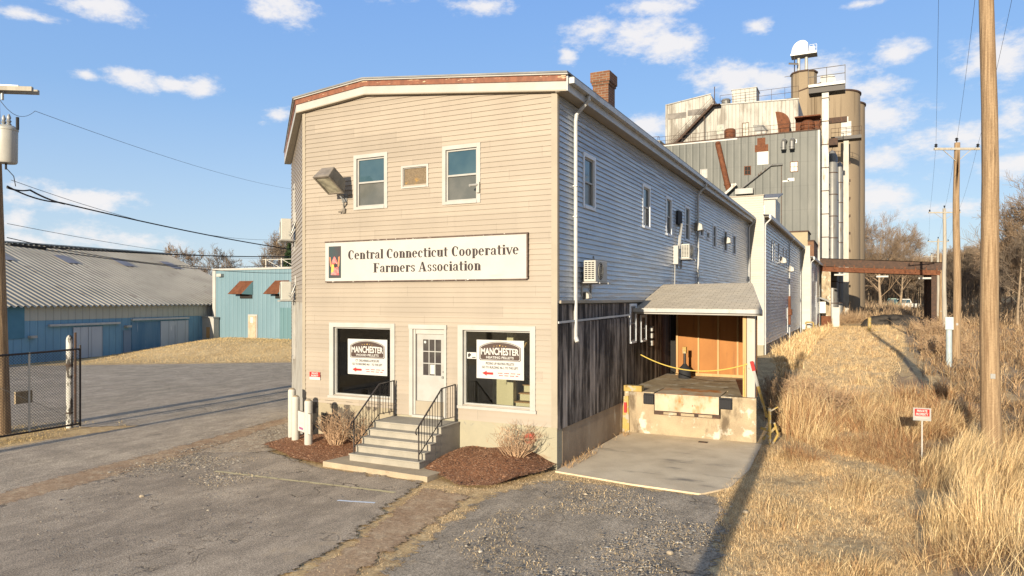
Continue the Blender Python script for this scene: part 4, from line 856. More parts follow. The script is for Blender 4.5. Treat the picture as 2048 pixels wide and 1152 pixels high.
def ac_unit(P, label, w=.82, h=.56, dp=.32, gap=.12, group='air conditioner units on brackets', pipes=True, grille_end=True):
    """outdoor unit: P(s,z,o) wall frame with s=0 z=0 at the unit's lower left corner"""
    o0 = P(w/2, 0, 0); t = thing('air_conditioner', o0, label, 'air conditioner', group)
    mb = MB(); mb.pbox(P, 0, w, 0, h, gap, gap+dp); mb.build('casing', 'ac', t, bevel=.02)
    mb = MB()
    for k in range(3):
        for j in range(9):
            oa = gap+.035+k*.09; mb.pbox(P, -.006, .004, .07+j*.05, .07+j*.05+.026, oa, oa+.065)
    mb.build('end_grille', 'black', t)
    mb = MB(); cx, cz, r = w*.42, h*.5, h*.42; n = 20; c_ = P(cx, cz, gap+dp+.002)
    ring = [P(cx+r*math.cos(2*math.pi*i/n), cz+r*math.sin(2*math.pi*i/n), gap+dp+.002) for i in range(n)]; mb.face(ring, 0)
    mb.cur = 1
    for rr in (.3, .5, .7, .9): mb.path([P(cx+r*rr*math.cos(2*math.pi*i/n), cz+r*rr*math.sin(2*math.pi*i/n), gap+dp+.012) for i in range(n+1)], .005, n=4)
    mb.build('fan_guard', ['black', 'ac'], t)
    mb = MB()
    for s_ in (.1, w-.14): mb.pbox(P, s_, s_+.04, -.05, -.012, 0.03, gap+dp+.08); mb.pbox(P, s_, s_+.04, -.35, .0, .02, .05)
    mb.pbox(P, -.03, w+.03, -.03, -.005, gap-.04, gap+dp+.06); mb.build('bracket', 'white_metal', t)
    if pipes:
        mb = MB(); mb.path([P(w*.95, h*.4, gap+.1), P(w+.12, h*.3, gap), P(w+.15, h*.8, .04), P(w+.1, h*1.3, .03)], .014, n=5); mb.path([P(w*.95, h*.3, gap+.1), P(w+.10, h*.1, gap+.02), P(w+.18, h*.5, .04)], .012, n=5); mb.build('pipes', 'grey_metal', t)
    return t
ac_unit(lambda s, z, o=0.: PR(Y_(16.55)+s, 4.42+z, o), 'white air conditioner on the side wall nearest the front corner, beside the downspout', w=.9, h=.54)
ac_unit(lambda s, z, o=0.: PR(Y_(26.9)+s, 5.53+z, o), 'white air conditioner high on the side wall under the vent pipe', w=.9, h=.56, gap=.2)
ac_unit(lambda s, z, o=0.: PC(1.75+s, 5.90+z, o), 'upper of two air conditioners on the chamfered corner wall', w=.85, h=.68, gap=.15)
ac_unit(lambda s, z, o=0.: PC(1.75+s, 3.95+z, o), 'lower of two air conditioners on the chamfered corner wall', w=.85, h=.60, gap=.15)
mb = MB(); mb.box(XR+.02, XR+.10, 26.85, 27.55, 6.85, 7.38); vt = tag(mb.build('wall_vent', 'black'), 'dark square vent in the side wall above the second air conditioner', 'vent')
mb = MB(); mb.path([(XR+.14, 27.2, 6.9), (XR+.10, 27.1, 6.3), (XR+.08, 27.0, 5.75)], .06); mb.box(XR+.02, XR+.2, 26.4, 26.6, 5.3, 6.0); mb.path([(XR+.06, 26.5, 5.3), (XR+.05, 26.5, 4.5)], .02)
tag(mb.build('vent_pipe', 'white_metal'), 'white pipe running from the dark vent down to the air conditioner', 'pipe')
def wall_lamp(P, label, group='wall lamps along the side walls', s=1.):
    t = thing('wall_lamp', P(0, 0, 0), label, 'wall lamp', group)
    mb = MB(); mb.pbox(P, -.14*s, .14*s, -.11*s, .13*s, .02, .10*s); mb.build('back_box', 'lamp_body', t)
    mb = MB(); mb.hexa([P(-.17*s, -.13*s, .10*s), P(.17*s, -.13*s, .10*s), P(.17*s, -.10*s, .26*s), P(-.17*s, -.10*s, .26*s), P(-.17*s, .15*s, .10*s), P(.17*s, .15*s, .10*s), P(.17*s, .06*s, .24*s), P(-.17*s, .06*s, .24*s)]); mb.build('lens', 'ac', t, bevel=.02)
wall_lamp(lambda s, z, o=0.: PR(Y_(30.4)+s, 7.06+z, o), 'wall lamp beside the second downspout of the side wall', s=1.4)
wall_lamp(lambda s, z, o=0.: PR(Y_(37.6)+s, 7.02+z, o), 'wall lamp among the narrow windows near the far end of the side wall', s=1.4)
wall_lamp(lambda s, z, o=0.: PR(Y_(16.9)+s, 3.95+z+.12, o), 'small dark lamp under the nearest air conditioner', s=.7)

# ---------------------------------------------------------------- bollards, notice, shrubs, alarm bell
def bollard(x, y, h, label, r=.105):
    t = thing('bollard', (x, y, 0), label, 'bollard', 'white bollards at the building corner')
    mb = MB(); mb.lathe((x, y, 0), [(r, -.1), (r, h-.06), (r*.97, h-.02), (r*.8, h)], 20); mb.build('tube', 'wood_white', t, smooth=True)
    mb = MB(); mb.lathe((x, y, 0), [(r*.85, h-.015), (r*.7, h+.02), (r*.3, h+.035), (.01, h+.04)], 20); mb.build('cap', 'concrete', t, smooth=True)
bollard(*at(584, 19.35), 1.49, 'white bollard furthest back at the corner, the tallest of three'); bollard(*at(591.5, 18.85), 1.36, 'white bollard in the middle of three at the corner, left of the notice'); bollard(*at(617, 18.3), 1.33, 'white bollard nearest the shrub, right of the notice')
b0_, b1_ = Vector(at(597, 18.62)), Vector(at(622.5, 18.12)); nv = (b1_-b0_); nw = nv.length; nv.normalize()
t = thing('notice_board', (b0_.x, b0_.y, .4), 'faded white notice panel fixed between two white bollards', 'sign')
def Pn_(s, z, o=0.): q = s/.46*nw; return (b0_.x+q*nv.x+nv.y*o, b0_.y+q*nv.y-nv.x*o, .50+z*.93-.05*s)
mb = MB(); mb.pbox(Pn_, 0, .46, 0, .56, 0, .02); mb.build('panel', 'white_print', t)
mb = MB()
for a, b, c, d in ((-.01, .47, .56, .575), (-.01, .47, -.015, 0), (-.015, 0, 0, .56), (.46, .475, 0, .56)): mb.pbox(Pn_, a, b, c, d, -.005, .026)
mb.build('panel_frame', 'lamp_body', t)
mb = MB()
for (a, b, c, d) in ((.06, .16, .47, .52), (.18, .25, .465, .515), (.27, .33, .46, .51), (.35, .42, .455, .505), (.06, .40, .37, .385), (.08, .16, .20, .26), (.19, .38, .185, .245), (.2, .38, .10, .11), (.2, .38, .07, .08)):
    mb.face([Pn_(a, c, .022), Pn_(b, c, .022), Pn_(b, d, .022), Pn_(a, d, .022)], 0)
mb.face([Pn_(.05, .06, .022), Pn_(.19, .05, .022), Pn_(.19, .11, .022), Pn_(.05, .12, .022)], 1); mb.build('faded_print', ['grey_print', 'purple'], t)
def bare_shrub(x, y, n, h, spread, label, mat='twig', up=.0, col=None):
    t = thing('bare_shrub', (x, y, zs(x, y)), label, 'shrub'); mb = MB(); z0 = zs(x, y)+up
    for _ in range(n):
        a = random.uniform(0, 2*math.pi); rr = random.random()**.6; p = Vector((x+.12*rr*math.cos(a), y+.12*rr*math.sin(a), z0)); d = Vector((math.cos(a)*rr*spread, math.sin(a)*rr*spread, h*random.uniform(.55, 1.))); r = random.uniform(.006, .011); last = p
        for k in range(1, 4):
            q = p+d*k/3+Vector((random.gauss(0, .03), random.gauss(0, .03), -.06*rr*(k/3)**2)); mb.tube(last, q, r*(1-.25*(k-1)), r*(1-.25*k), n=4, caps=False)
            for _ in range(2):
                e = q+Vector((random.gauss(0, .10), random.gauss(0, .10), random.uniform(.04, .18))); mb.tube(q, e, r*.6, r*.25, n=3, caps=False)
            last = q
    mb.build('stems', mat, t)
MT['shrub'] = pm('tan_shrub_stems', (.46, .31, .19), (.36, .235, .14), 3, rough=.8)
bare_shrub(-12.25, 14.35, 85, .95, .36, 'tan leafless shrub beside the notice and the left shop window', 'shrub', .1); bare_shrub(-11.6, 14.65, 35, .75, .3, 'smaller leafless shrub between the notice shrub and the steps', 'shrub', .1)
bare_shrub(-7.1, 14.5, 75, .80, .50, 'bare twiggy shrub on the mulch under the right shop window', 'shrub', .26)
t = thing('red_faucet_cap', (-6.98, YF-.1, .72), 'round red hose connection on the foundation behind the bare shrub', 'hose connection')
mb = MB(); mb.tube((-6.98, YF, .70), (-6.98, YF-.16, .70), .13, n=16); mb.tube((-6.98, YF-.16, .70), (-6.98, YF-.2, .70), .05, n=10); mb.build('red_body', pm('red_enamel', (.34, .05, .035), rough=.4), t); mb = MB(); mb.tube((-6.98, YF-.2, .70), (-6.98, YF-.24, .70), .035, n=10); mb.build('nozzle', 'grey_metal', t)

# ================================================================ loading dock
dk = thing('loading_dock', (-4.4, 20.2, 0), 'roofed concrete loading dock with rusty leveller plate and plywood back wall', 'loading dock')
Zd = 1.25
mb = MB(); mb.prism([(-6.33, 20.2), (-2.55, 20.2), (-3.5, 25.5), (-6.33, 25.5)], -.2, .62); mb.prism([(-6.33, 20.2), (-5.40, 20.2), (-5.40, 21.45), (-3.50, 21.45), (-3.50, 20.2), (-2.55, 20.2), (-3.5, 25.5), (-6.33, 25.5)], .62, Zd)
mb.build('platform', 'concrete', dk)
mb = MB(); mb.box(-5.36, -3.54, 20.13, 20.20, .74, 1.20); mb.hexa([(-5.36, 20.12, 1.20), (-3.54, 20.12, 1.20), (-3.54, 21.42, Zd-.01), (-5.36, 21.42, Zd-.01), (-5.36, 20.12, 1.235), (-3.54, 20.12, 1.235), (-3.54, 21.42, Zd+.012), (-5.36, 21.42, Zd+.012)]); mb.build('leveller_plate', 'steel_grey', dk, label='rust streaked steel leveller plate')
mb = MB(); mb.box(-5.38, -3.52, 20.16, 20.19, .62, .74); mb.build('pit_edge', 'rust_dark', dk)
mb = MB()
for k in range(3): mb.box(-5.1+k*.5, -4.72+k*.5, 20.12, 20.155, .64, .71)
mb.build('lip_keepers', 'concrete', dk)
for a, b in ((-5.68, -5.38), (-3.52, -3.20)):
    mb = MB()
    for k in range(6): mb.box(a+k*(b-a)/6+.002, a+(k+1)*(b-a)/6-.002, 20.05, 20.195, .94, 1.18)
    mb.box(a-.02, b+.02, 20.16, 20.20, .90, 1.22); mb.build('bumper', 'black', dk)
mb = MB(); mb.hexa([(-6.31, 20.05, 0), (-6.12, 20.12, 0), (-6.12, 20.2, 0), (-6.31, 20.2, 0), (-6.31, 20.1, 1.1), (-6.16, 20.14, 1.1), (-6.16, 20.2, 1.1), (-6.31, 20.2, 1.1)]); mb.box(-6.31, -5.75, 20.12, 20.35, 1.255, 1.42); mb.build('corner_guard', 'yellow', dk, label='worn yellow steel corner guard')
mb = MB(); mb.box(-6.27, -6.19, 20.06, 20.10, .62, .92); mb.build('reflector', 'red', dk)
mb = MB(); mb.box(-5.95, -3.62, 25.28, 25.34, Zd, 4.3); mb.build('back_wall', 'ply', dk, label='stained orange plywood back wall')
mb = MB()
for x in (-5.90, -5.14, -4.46, -3.80): mb.box(x-.03, x+.03, 25.22, 25.28, Zd+.1, 4.3)
mb.box(-5.95, -3.62, 25.22, 25.28, Zd+.002, Zd+.10); mb.build('studs', 'stud', dk)
mb = MB(); mb.hexa([(-2.62, 20.5, Zd), (-2.56, 20.5, Zd), (-3.56, 25.4, Zd), (-3.62, 25.4, Zd), (-2.62, 20.5, 3.55), (-2.56, 20.5, 3.55), (-3.56, 25.4, 4.3), (-3.62, 25.4, 4.3)]); mb.build('side_wall', 'boards_in', dk)
mb = MB(); mb.box(XR-.02, XR+.01, 24.72, 26.9, Zd, 3.4); mb.box(XR-.02, -5.96, 26.9, 26.95, Zd, 4.2); mb.build('recessed_doorway', 'boards_in', dk)
mb = MB(); mb.box(-6.3, -5.96, 25.9, 26.0, Zd, 4.2); mb.build('recess_shade_panel', 'dark', dk)  # near-black panel stands in for the shade deep in the recess
mb = MB(); mb.box(-2.82, -2.60, 20.32, 20.52, Zd, 3.62); mb.build('post', 'wood_white', dk, bevel=.02); mb = MB(); mb.box(-2.93, -2.835, 20.36, 20.50, Zd, 3.62); mb.build('stud_post', 'stud', dk)
ed = lambda x, y: (x+6.3)*.352+(y-21.4)*.936                    # distance up-slope from the slanted eave
zr_ = lambda x, y: 3.66+ed(x, y)*.245
pl_ = [(-6.31, 21.38), (-2.38, 19.90), (-3.13, 23.7), (-6.31, 24.85)]
mb = MB(); mb.prism(pl_, lambda x, y: zr_(x, y), lambda x, y: zr_(x, y)+.05); mb.build('canopy_roof', 'shingle', dk)
mb = MB(); mb.prism([(-6.31, 24.85), (-3.13, 23.7), (-3.45, 25.5), (-6.31, 25.5)], 4.34, 4.42); mb.build('canopy_back', 'roofing', dk)
mb = MB(); mb.prism([(-6.30, 21.5), (-2.50, 20.06), (-3.20, 23.6), (-6.30, 24.7)], lambda x, y: zr_(x, y)-.12, lambda x, y: zr_(x, y)-.004); mb.build('canopy_frame', 'boards_in', dk)
e0, e1 = Vector((-6.34, 21.33, 0)), Vector((-2.34, 19.825, 0)); en = Vector((-.352, -.936, 0))
def eband(name, o0, o1, z0, z1, mat): mb = MB(); a, b = e0+en*o0, e1+en*o0; c, d = e1+en*o1, e0+en*o1; mb.prism([(a.x, a.y), (b.x, b.y), (c.x, c.y), (d.x, d.y)], z0, z1); return mb.build(name, mat, dk)
eband('canopy_fascia', 0, .05, 3.53, 3.69, 'trim'); eband('canopy_gutter', .055, .155, 3.59, 3.70, 'gutter')
mb = MB(); mb.hexa([(-2.40, 19.88, 3.55), (-2.35, 19.86, 3.55), (-3.10, 23.7, 4.33), (-3.15, 23.7, 4.33), (-2.40, 19.88, 3.68), (-2.35, 19.86, 3.68), (-3.10, 23.7, 4.46), (-3.15, 23.7, 4.46)]); mb.build('canopy_verge', 'trim', dk)
mb = MB(); mb.hexa([(-3.0, 20.6, Zd), (-2.75, 20.6, Zd), (-3.5, 24.5, Zd), (-3.75, 24.5, Zd), (-3.0, 20.6, Zd+.03), (-2.75, 20.6, Zd+.03), (-3.5, 24.5, Zd+.03), (-3.75, 24.5, Zd+.03)]); mb.build('leaf_litter', 'rust', dk)
t = thing('switch_boxes', (XR+.05, 23.2, 2.5), 'three small white switch boxes on the boards under the dock roof', 'switch box')
for z in (2.98, 2.75, 2.50): mb = MB(); mb.box(XR+.02, XR+.10, 23.15, 23.36, z-.08, z+.08); mb.build('box', 'white_metal', t)
mb = MB(); mb.box(XR+.02, XR+.04, 23.25, 23.27, 2.58, 2.90); mb.build('conduit', 'white_metal', t)
# rope across the dock
p0 = Vector((XR+.06, 21.9, 2.2)); p1 = Vector((-2.80, 20.32, 2.18)); pts = []
for k in range(25):
    u = k/24; p = p0.lerp(p1, u); p.z -= .62*4*u*(1-u)*.55; pts.append(tuple(p))
mb = MB(); mb.path(pts, .017, n=6); mb.path([(-2.88, 20.30, 2.15), (-2.90, 20.30, 1.9), (-2.89, 20.31, 1.28)], .014); tag(mb.build('yellow_rope', 'rope', smooth=True), 'yellow rope slung across the loading dock opening', 'rope')
t = thing('cigarette_bin', (-5.42, 24.3, Zd), 'black cigarette bin with tall neck on the dock by the plywood', 'bin')
mb = MB(); mb.lathe((-5.42, 24.3, Zd), [(.21, 0), (.22, .05), (.20, .34), (.10, .44), (.055, .50)], 20); mb.build('body', 'black', t, smooth=True)
mb = MB(); mb.lathe((-5.42, 24.3, Zd), [(.05, .50), (.045, .95)], 12); mb.build('neck', 'black_metal', t, smooth=True); mb = MB(); mb.box(-5.48, -5.36, 24.23, 24.37, Zd+.86, Zd+1.08); mb.build('cap', 'yellow', t)
t = thing('barrier_bracket', (-2.3, 20.6, 0), 'leaning yellow and white barrier arm with an orange tip beside the dock', 'barrier')
mb = MB(); mb.bar((-2.62, 20.1, 2.10), (-2.28, 20.25, .75), .07, .03); mb.build('arm', 'yellow', t); mb = MB(); mb.bar((-2.66, 20.08, 2.28), (-2.60, 20.11, 2.02), .09, .04); mb.build('tip', 'red', t); mb = MB(); mb.bar((-2.60, 20.09, 2.02), (-2.50, 20.14, 1.6), .072, .034); mb.build('white_band', 'white_metal', t)
mb = MB(); mb.bar((-2.22, 20.35, .0), (-2.22, 20.35, .98), .08, .08); mb.bar((-2.40, 20.3, .12), (-2.05, 20.4, .50), .06); mb.bar((-2.42, 20.2, .45), (-2.22, 20.35, .38), .07); mb.bar((-2.22, 20.35, .9), (-2.02, 20.42, 1.03), .05, .03); mb.path([(-2.1, 20.35, .6), (-2.0, 20.3, .3), (-2.12, 20.25, .05)], .03); mb.build('stand', 'yellow', t)
mb = MB(); mb.box(-4.0, -3.75, 19.55, 19.72, .036, .045); tag(mb.build('drain_grate', 'rust_dark'), 'small dark drain grate in the concrete apron', 'drain')

# ================================================================ rear siding buildings
def rear_building(name, label, x, y0, y1, zw, zb, par_top, par_w, wins, spouts, wfrom):
    t = thing(name, (x-3, y0, .4), label, 'building'); P = frameP(x, y0, 0, 1, 1, 0); L = y1-y0
    mb = MB(); siding(mb, P, L, zb, [(0, zw), (L, zw)], [(a-y0+.06, b-y0-.06, c+.05, d-.05) for a, b, c, d in wins], ex=.22, lip=.05); mb.build('side_wall', 'siding_shaded', t)
    Pf = frameP(x-wfrom, y0, 1, 0, 0, -1)
    mb = MB(); siding(mb, Pf, wfrom, zb, [(0, par_top), (wfrom, par_top)], ex=.15, lip=.02); mb.build('end_wall', 'siding_white', t)
    mb = MB(); mb.pbox(P, .02, L, .0, zw, -.3, -.10); mb.box(x-wfrom, x-.03, y0+.02, y0+.4, 0, par_top-.02); mb.box(x-wfrom-.05, x+.04, y0-.06, y0+.46, par_top, par_top+.06); mb.build('inner_wall', 'cream_trim', t)
    mb = MB(); mb.box(x-wfrom, x+.005, y0-.005, y0+.3, -.2, zb+.01); mb.build('foundation', 'found_cream', t)
    mb = MB(); mb.box(x-.3, x+.0, y0+.3, y1, -.2, zb+.01); mb.build('foundation', 'found_dark', t)
    mb = MB(); mb.pbox(P, .0, .16, zb, zw, -.02, .045); mb.build('corner_trim', 'trim', t)
    mb = MB(); mb.prism([(x-13, y0+.4), (x+.35, y0+.4), (x+.35, y1), (x-13, y1)], lambda a, b: zw+.1+(x-a)*.06, lambda a, b: zw+.18+(x-a)*.06); mb.build('roof', 'roofing', t)
    mb = MB(); mb.box(x+.30, x+.42, y0+.3, y1, zw-.12, zw+.12); mb.build('gutter', 'gutter', t)
    mb = MB(); mb.box(x+.0, x+.30, y0+.3, y1, zw-.03, zw+.0); mb.build('soffit', 'cream_trim', t)
    for a, b, c, d in wins: window(P, a-y0, b-y0, c, d, t, dh=(d-c) > 1, rec=.03, frame_mat='trim_shaded')
    for y, zb_ in spouts: downspout(y, zb_, t, x=x, ztop=zw-.05)
    return t
r1 = rear_building('rear_building', 'long pale clapboard building behind the store with tall end wall', -5.45, 46.6, 77.9, 9.2, 1.05, 10.5, 2.1,
    [(50.6, 51.6, 6.5, 8.15), (52.2, 53.0, 6.5, 8.15), (54.9, 56.0, 6.6, 8.2), (58.5, 59.5, 6.6, 8.1), (61.0, 62.0, 6.6, 8.1), (61.3, 62.9, 1.1, 3.5)], [(46.9, .3), (64.0, .4), (76.5, .4)], 2.1)
r2 = rear_building('rear_annex', 'short clapboard annex between the long building and the tall grey mill', -4.6, 78.0, 95.8, 8.2, 1.0, 9.4, 2.6, [(82, 83, 5.8, 7.2), (86.5, 87.5, 3.0, 4.6), (90, 91, 5.8, 7.2)], [(78.4, .4), (88, .4)], 2.6)
wall_lamp(lambda s, z, o=0.: (-5.45+o, 57.0+s, 6.9+z), 'wall lamp near the windows of the long rear building', s=1.8); wall_lamp(lambda s, z, o=0.: (-5.45+o, 63.8+s, 6.5+z), 'wall lamp beside the middle downspout of the rear building', s=1.8)
t = thing('roof_dormer', (-6.4, 60, 9.3), 'small cream dormer with grey sheet roof above the rear building', 'dormer')
mb = MB(); mb.box(-7.6, -5.9, 58, 61.5, 9.3, 11.8); mb.build('wall', 'siding_white', t); mb = MB(); mb.hexa([(-7.8, 57.8, 11.75), (-5.7, 57.8, 11.75), (-5.7, 61.8, 12.6), (-7.8, 61.8, 12.6), (-7.8, 57.8, 11.85), (-5.7, 57.8, 11.85), (-5.7, 61.8, 12.7), (-7.8, 61.8, 12.7)]); mb.build('roof', 'galv', t)
mb = MB(); mb.box(-7.3, -6.7, 57.95, 58.0, 10.2, 11.3); mb.build('window', 'siding_shaded', t)
t = thing('tan_block_house', (-6.4, 88, 8), 'tan walled block against the foot of the grey mill', 'building'); mb = MB(); mb.box(-8.6, -5.4, 87.5, 92, 0, 11.7); mb.build('wall', pm('ochre_wall', (.50, .42, .27), (.44, .37, .24), 1, rough=.9), t); mb = MB(); mb.box(-8.7, -5.3, 87.4, 92.1, 11.7, 11.85); mb.build('coping', 'rust_dark', t); mb = MB(); mb.box(-5.4, -4.75, 87.6, 95.6, 0, 10.6); mb.build('brick_wall', 'brick', t); mb = MB(); mb.box(-5.42, -4.70, 87.5, 95.7, 10.6, 10.75); mb.build('brick_coping', 'rust_dark', t)
t = thing('gas_meter', (-4.2, 77, .4), 'yellow gas pipework at the end of the rear building', 'gas meter'); mb = MB(); mb.path([(-4.9, 76.6, .3), (-4.9, 76.6, 1.6), (-4.2, 76.6, 1.6), (-4.2, 76.6, .3)], .08); mb.path([(-4.9, 76.6, .9), (-4.2, 76.6, .9)], .07); mb.build('pipes', 'yellow', t); mb = MB(); mb.box(-5.2, -4.9, 76.3, 76.9, .9, 1.4); mb.build('meter', 'grey_metal', t)
mb = MB(); mb.box(-5.40, -5.1, 62.6, 63.3, 2.6, 3.1); mb.box(-5.38, -5.2, 62.8, 63.1, 1.8, 4.2); tag(mb.build('electric_panel', 'rust'), 'rusty electric panel on the side wall of the rear building', 'electric panel')

# ================================================================ feed mill
ml = thing('feed_mill', (-15, 96, 0), 'tall grey corrugated feed mill tower with peeling white upper storey', 'mill')
YM = 96.
PM = frameP(0, YM, 1, 0, 0, -1)
mb = MB(); mb.box(-25.2, -4.58, YM, YM+18, 0, 25.2); mb.build('lower_wall', 'mill_grey', ml)
mb = MB(); mb.box(-4.578, -4.50, YM+.05, YM+18, 0, 25.18); mb.build('east_wall', 'mill_shaded', ml)
mb = MB(); mb.pbox(PM, -4.75, -4.52, 0, 25.2, .0, .06); mb.build('corner_trim', 'galv', ml)
mb = MB(); mb.box(-25.3, -4.45, YM-.08, YM+.3, 25.2, 25.36); mb.build('parapet_cap', 'rust_dark', ml)
mb = MB(); mb.pbox(PM, -25.2, -14.5, 25.0, 25.19, .01, .05); mb.build('parapet_flashing', 'white_metal', ml)
YU = 101.
mb = MB(); mb.face([(-25.0, YU, 25.2), (-7.4, YU, 25.2), (-7.4, YU, 30.7), (-18.2, YU, 31.2), (-18.9, YU, 32.8), (-25.2, YU, 32.0)]); mb.face([(-7.4, YU, 25.2), (-7.4, YU+12, 25.2), (-7.4, YU+12, 30.7), (-7.4, YU, 30.7)])
mb.face([(-7.4, YU, 30.7), (-7.4, YU+12, 30.7), (-18.2, YU+12, 31.2), (-18.2, YU, 31.2)]); mb.face([(-25.2, YU, 32.0), (-18.9, YU, 32.8), (-18.9, YU+12, 32.8), (-25.2, YU+12, 32.0)]); mb.face([(-25.0, YU, 25.2), (-25.2, YU, 32.0), (-25.2, YU+12, 32.0), (-25.0, YU+12, 25.2)]); mb.face([(-18.9, YU, 32.8), (-18.2, YU, 31.2), (-18.2, YU+12, 31.2), (-18.9, YU+12, 32.8)])
mb.build('upper_storey', 'mill_white', ml, label='peeling white corrugated upper storey')
mb = MB(); mb.box(-25.3, -25.0, YU-.1, YU+.1, 25.3, 32.1); mb.bar((-25.3, YU-.08, 32.05), (-18.8, YU-.08, 32.88), .12, .14); mb.bar((-18.1, YU-.08, 31.22), (-7.3, YU-.08, 30.74), .12, .14); mb.build('upper_trim', 'galv', ml)
mb = MB(); mb.box(-24.9, -22.3, YU-.06, YU+.02, 29.95, 30.75); mb.box(-22.1, -19.6, YU-.06, YU+.02, 30.15, 30.95)
mb.build('louvre', pm('dark_louvre', (.12, .11, .10), (.2, .18, .16), 1, rough=.7), ml)
mb = MB(); mb.box(-16.1, -12.85, YU+.8, YU+4, 30.9, 33.2); mb.build('roof_box', 'mill_shed', ml); mb = MB(); mb.box(-16.2, -12.75, YU+.7, YU+4.1, 33.2, 33.3); mb.build('roof_box_cap', 'galv', ml)
MT['mill_glass'] = pm('mill_broken_glass', (.10, .12, .10), (.28, .30, .22), 3, rough=.3)
def mill_window(a, b, c, d, y, mat='mill_glass', fr='rust', name='window'):
    mb = MB(); P = frameP(0, y, 1, 0, 0, -1); q = .08
    for s0, s1, z0, z1 in ((a, b, c, c+q), (a, b, d-q, d), (a, a+q, c+q, d-q), (b-q, b, c+q, d-q)): mb.pbox(P, s0, s1, z0, z1, -.02, .05)
    o = mb.build(name, fr, ml); mb = MB(); mb.pbox(P, a+q, b-q, c+q, d-q, -.03, .02); child(mb.build('pane', mat, ml), o); 
    mb = MB(); mb.pbox(P, (a+b)/2-.02, (a+b)/2+.02, c+q, d-q, .02, .04); mb.pbox(P, a+q, b-q, (c+d)/2-.02, (c+d)/2+.02, .022, .042); child(mb.build('muntin', fr, ml), o); return o
mill_window(-13.63, -12.78, 20.2, 21.37, YM, 'dark'); mill_window(-8.01, -7.05, 20.14, 21.48, YM); mill_window(-19.34, -18.37, 20.19, 21.44, YM, 'mill_shed', 'galv'); mill_window(-18.1, -17.1, 27.1, 28.4, YU, 'mill_glass', 'galv'); mill_window(-14.6, -13.7, 26.4, 28.3, YU, 'mill_glass', 'rust', 'window')
mb = MB(); mb.pbox(PM, -12.3, -10.65, 23.1, 24.0, .0, .03); mb.pbox(PM, -12.0, -11.0, 24.0, 24.9, .0, .028); mb.build('rusty_patch', 'rust', ml)
mb = MB(); mb.pbox(PM, -12.0, -10.62, 21.4, 23.08, .0, .035); mb.build('white_patch', 'white_metal', ml)
mb = MB(); 
for a, b, c, d in ((-16.2, -15.4, 18.9, 19.3), (-15.6, -14.9, 18.7, 19.2), (-8.9, -8.1, 18.95, 19.15), (-8.3, -7.5, 19.0, 19.4), (-8.0, -7.2, 23.8, 24.3)): mb.pbox(PM, a, b, c, d, .0, .03)
mb.build('torn_panel', 'white_metal', ml)
mb = MB(); mb.pbox(PM, -9.09, -9.01, 10.0, 21.2, .0, .05); mb.build('conduit', 'rust_dark', ml)
# outside stair, railings
mb = MB(); A = Vector((-24.3, YU-.5, 25.5)); B = Vector((-18.4, YU-.5, 31.0)); mb.bar(A, B, .12, .28); mb.bar(A+Vector((0, -.8, 0)), B+Vector((0, -.8, 0)), .12, .28)
for k in range(28): p = A.lerp(B, (k+.5)/28); mb.box(p.x-.12, p.x+.12, p.y-.8, p.y, p.z, p.z+.04)
mb.box(-18.4, -17.4, YU-1.3, YU-.2, 30.95, 31.05); mb.bar((-19.6, YU-.9, 25.4), (-19.6, YU-.9, 29.8), .1)
mb.build('outside_stair', 'rust_dark', ml)
mb = MB()
for oy in (0, -.8):
    for h in (.55, 1.1): mb.tube(A+Vector((0, oy, h)), B+Vector((0, oy, h)), .025, n=4)
    for k in range(6): p = A.lerp(B, k/5); mb.tube(p+Vector((0, oy, 0)), p+Vector((0, oy, 1.1)), .025, n=4)
def rail(mb, x0, x1, y, z, h=1.1, n=10, r=.028):
    for hh in (h*.5, h): mb.tube((x0, y, z+hh), (x1, y, z+hh), r, n=4)
    for k in range(n+1): x = x0+(x1-x0)*k/n; mb.tube((x, y, z), (x, y, z+h), r, n=4)
rail(mb, -25.2, -4.7, YM+.1, 25.3, n=18); rail(mb, -17.6, -7.4, YU+.1, 31.0, n=6, h=1.5)
for hh in (.6, 1.15): mb.tube((-4.65, YM+.1, 25.3+hh), (-4.65, YM+8, 25.3+hh), .03, n=4)
rail(mb, -28.5, -25.2, YM+1, 24.9, n=3, h=1.8, r=.04)
mb.build('railing', 'rust_dark', ml)
mb = MB(); mb.tube((-18.2, YU-.8, 31), (-18.2, YU-.8, 33.6), .06, n=5); mb.build('vent_stack', 'rust_dark', ml)
def top_thing(name, label, cat, fn, mat, smooth=False):
    mb = MB(); fn(mb); o = mb.build(name, mat, smooth=smooth); return tag(o, label, cat)
top_thing('roof_tank', 'small round tank on the white storey left of the roof box', 'tank', lambda m: m.lathe((-17, YU+1.2, 31.1), [(.62, 0), (.62, .35), (.66, .37), (.62, .42), (.62, .8), (.66, .85), (.5, 1.1)], 16), 'galv')
top_thing('rusty_tank', 'rusty barrel tank on the mill roof edge below the scoop, left of the door', 'tank', lambda m: (m.lathe((-15.7, YM+1.5, 25.3), [(.75, 0), (.75, 1.3), (.6, 1.5)], 14)), 'rust')
top_thing('rusty_tank', 'big rusty drum at the right corner of the mill roof beside the tall white duct', 'tank', lambda m: (m.lathe((-6.1, YM+2.5, 25.4), [(.85, 0), (.9, .1), (.8, .5), (.9, .55), (.8, 1.0), (.9, 1.05), (.8, 1.5), (.5, 1.7)], 16), m.box(-7.6, -4.6, YM+3, YM+3.2, 25.3, 27.6), m.box(-7.6, -4.5, YM+1.5, YM+3.2, 27.4, 27.55)), 'rust')
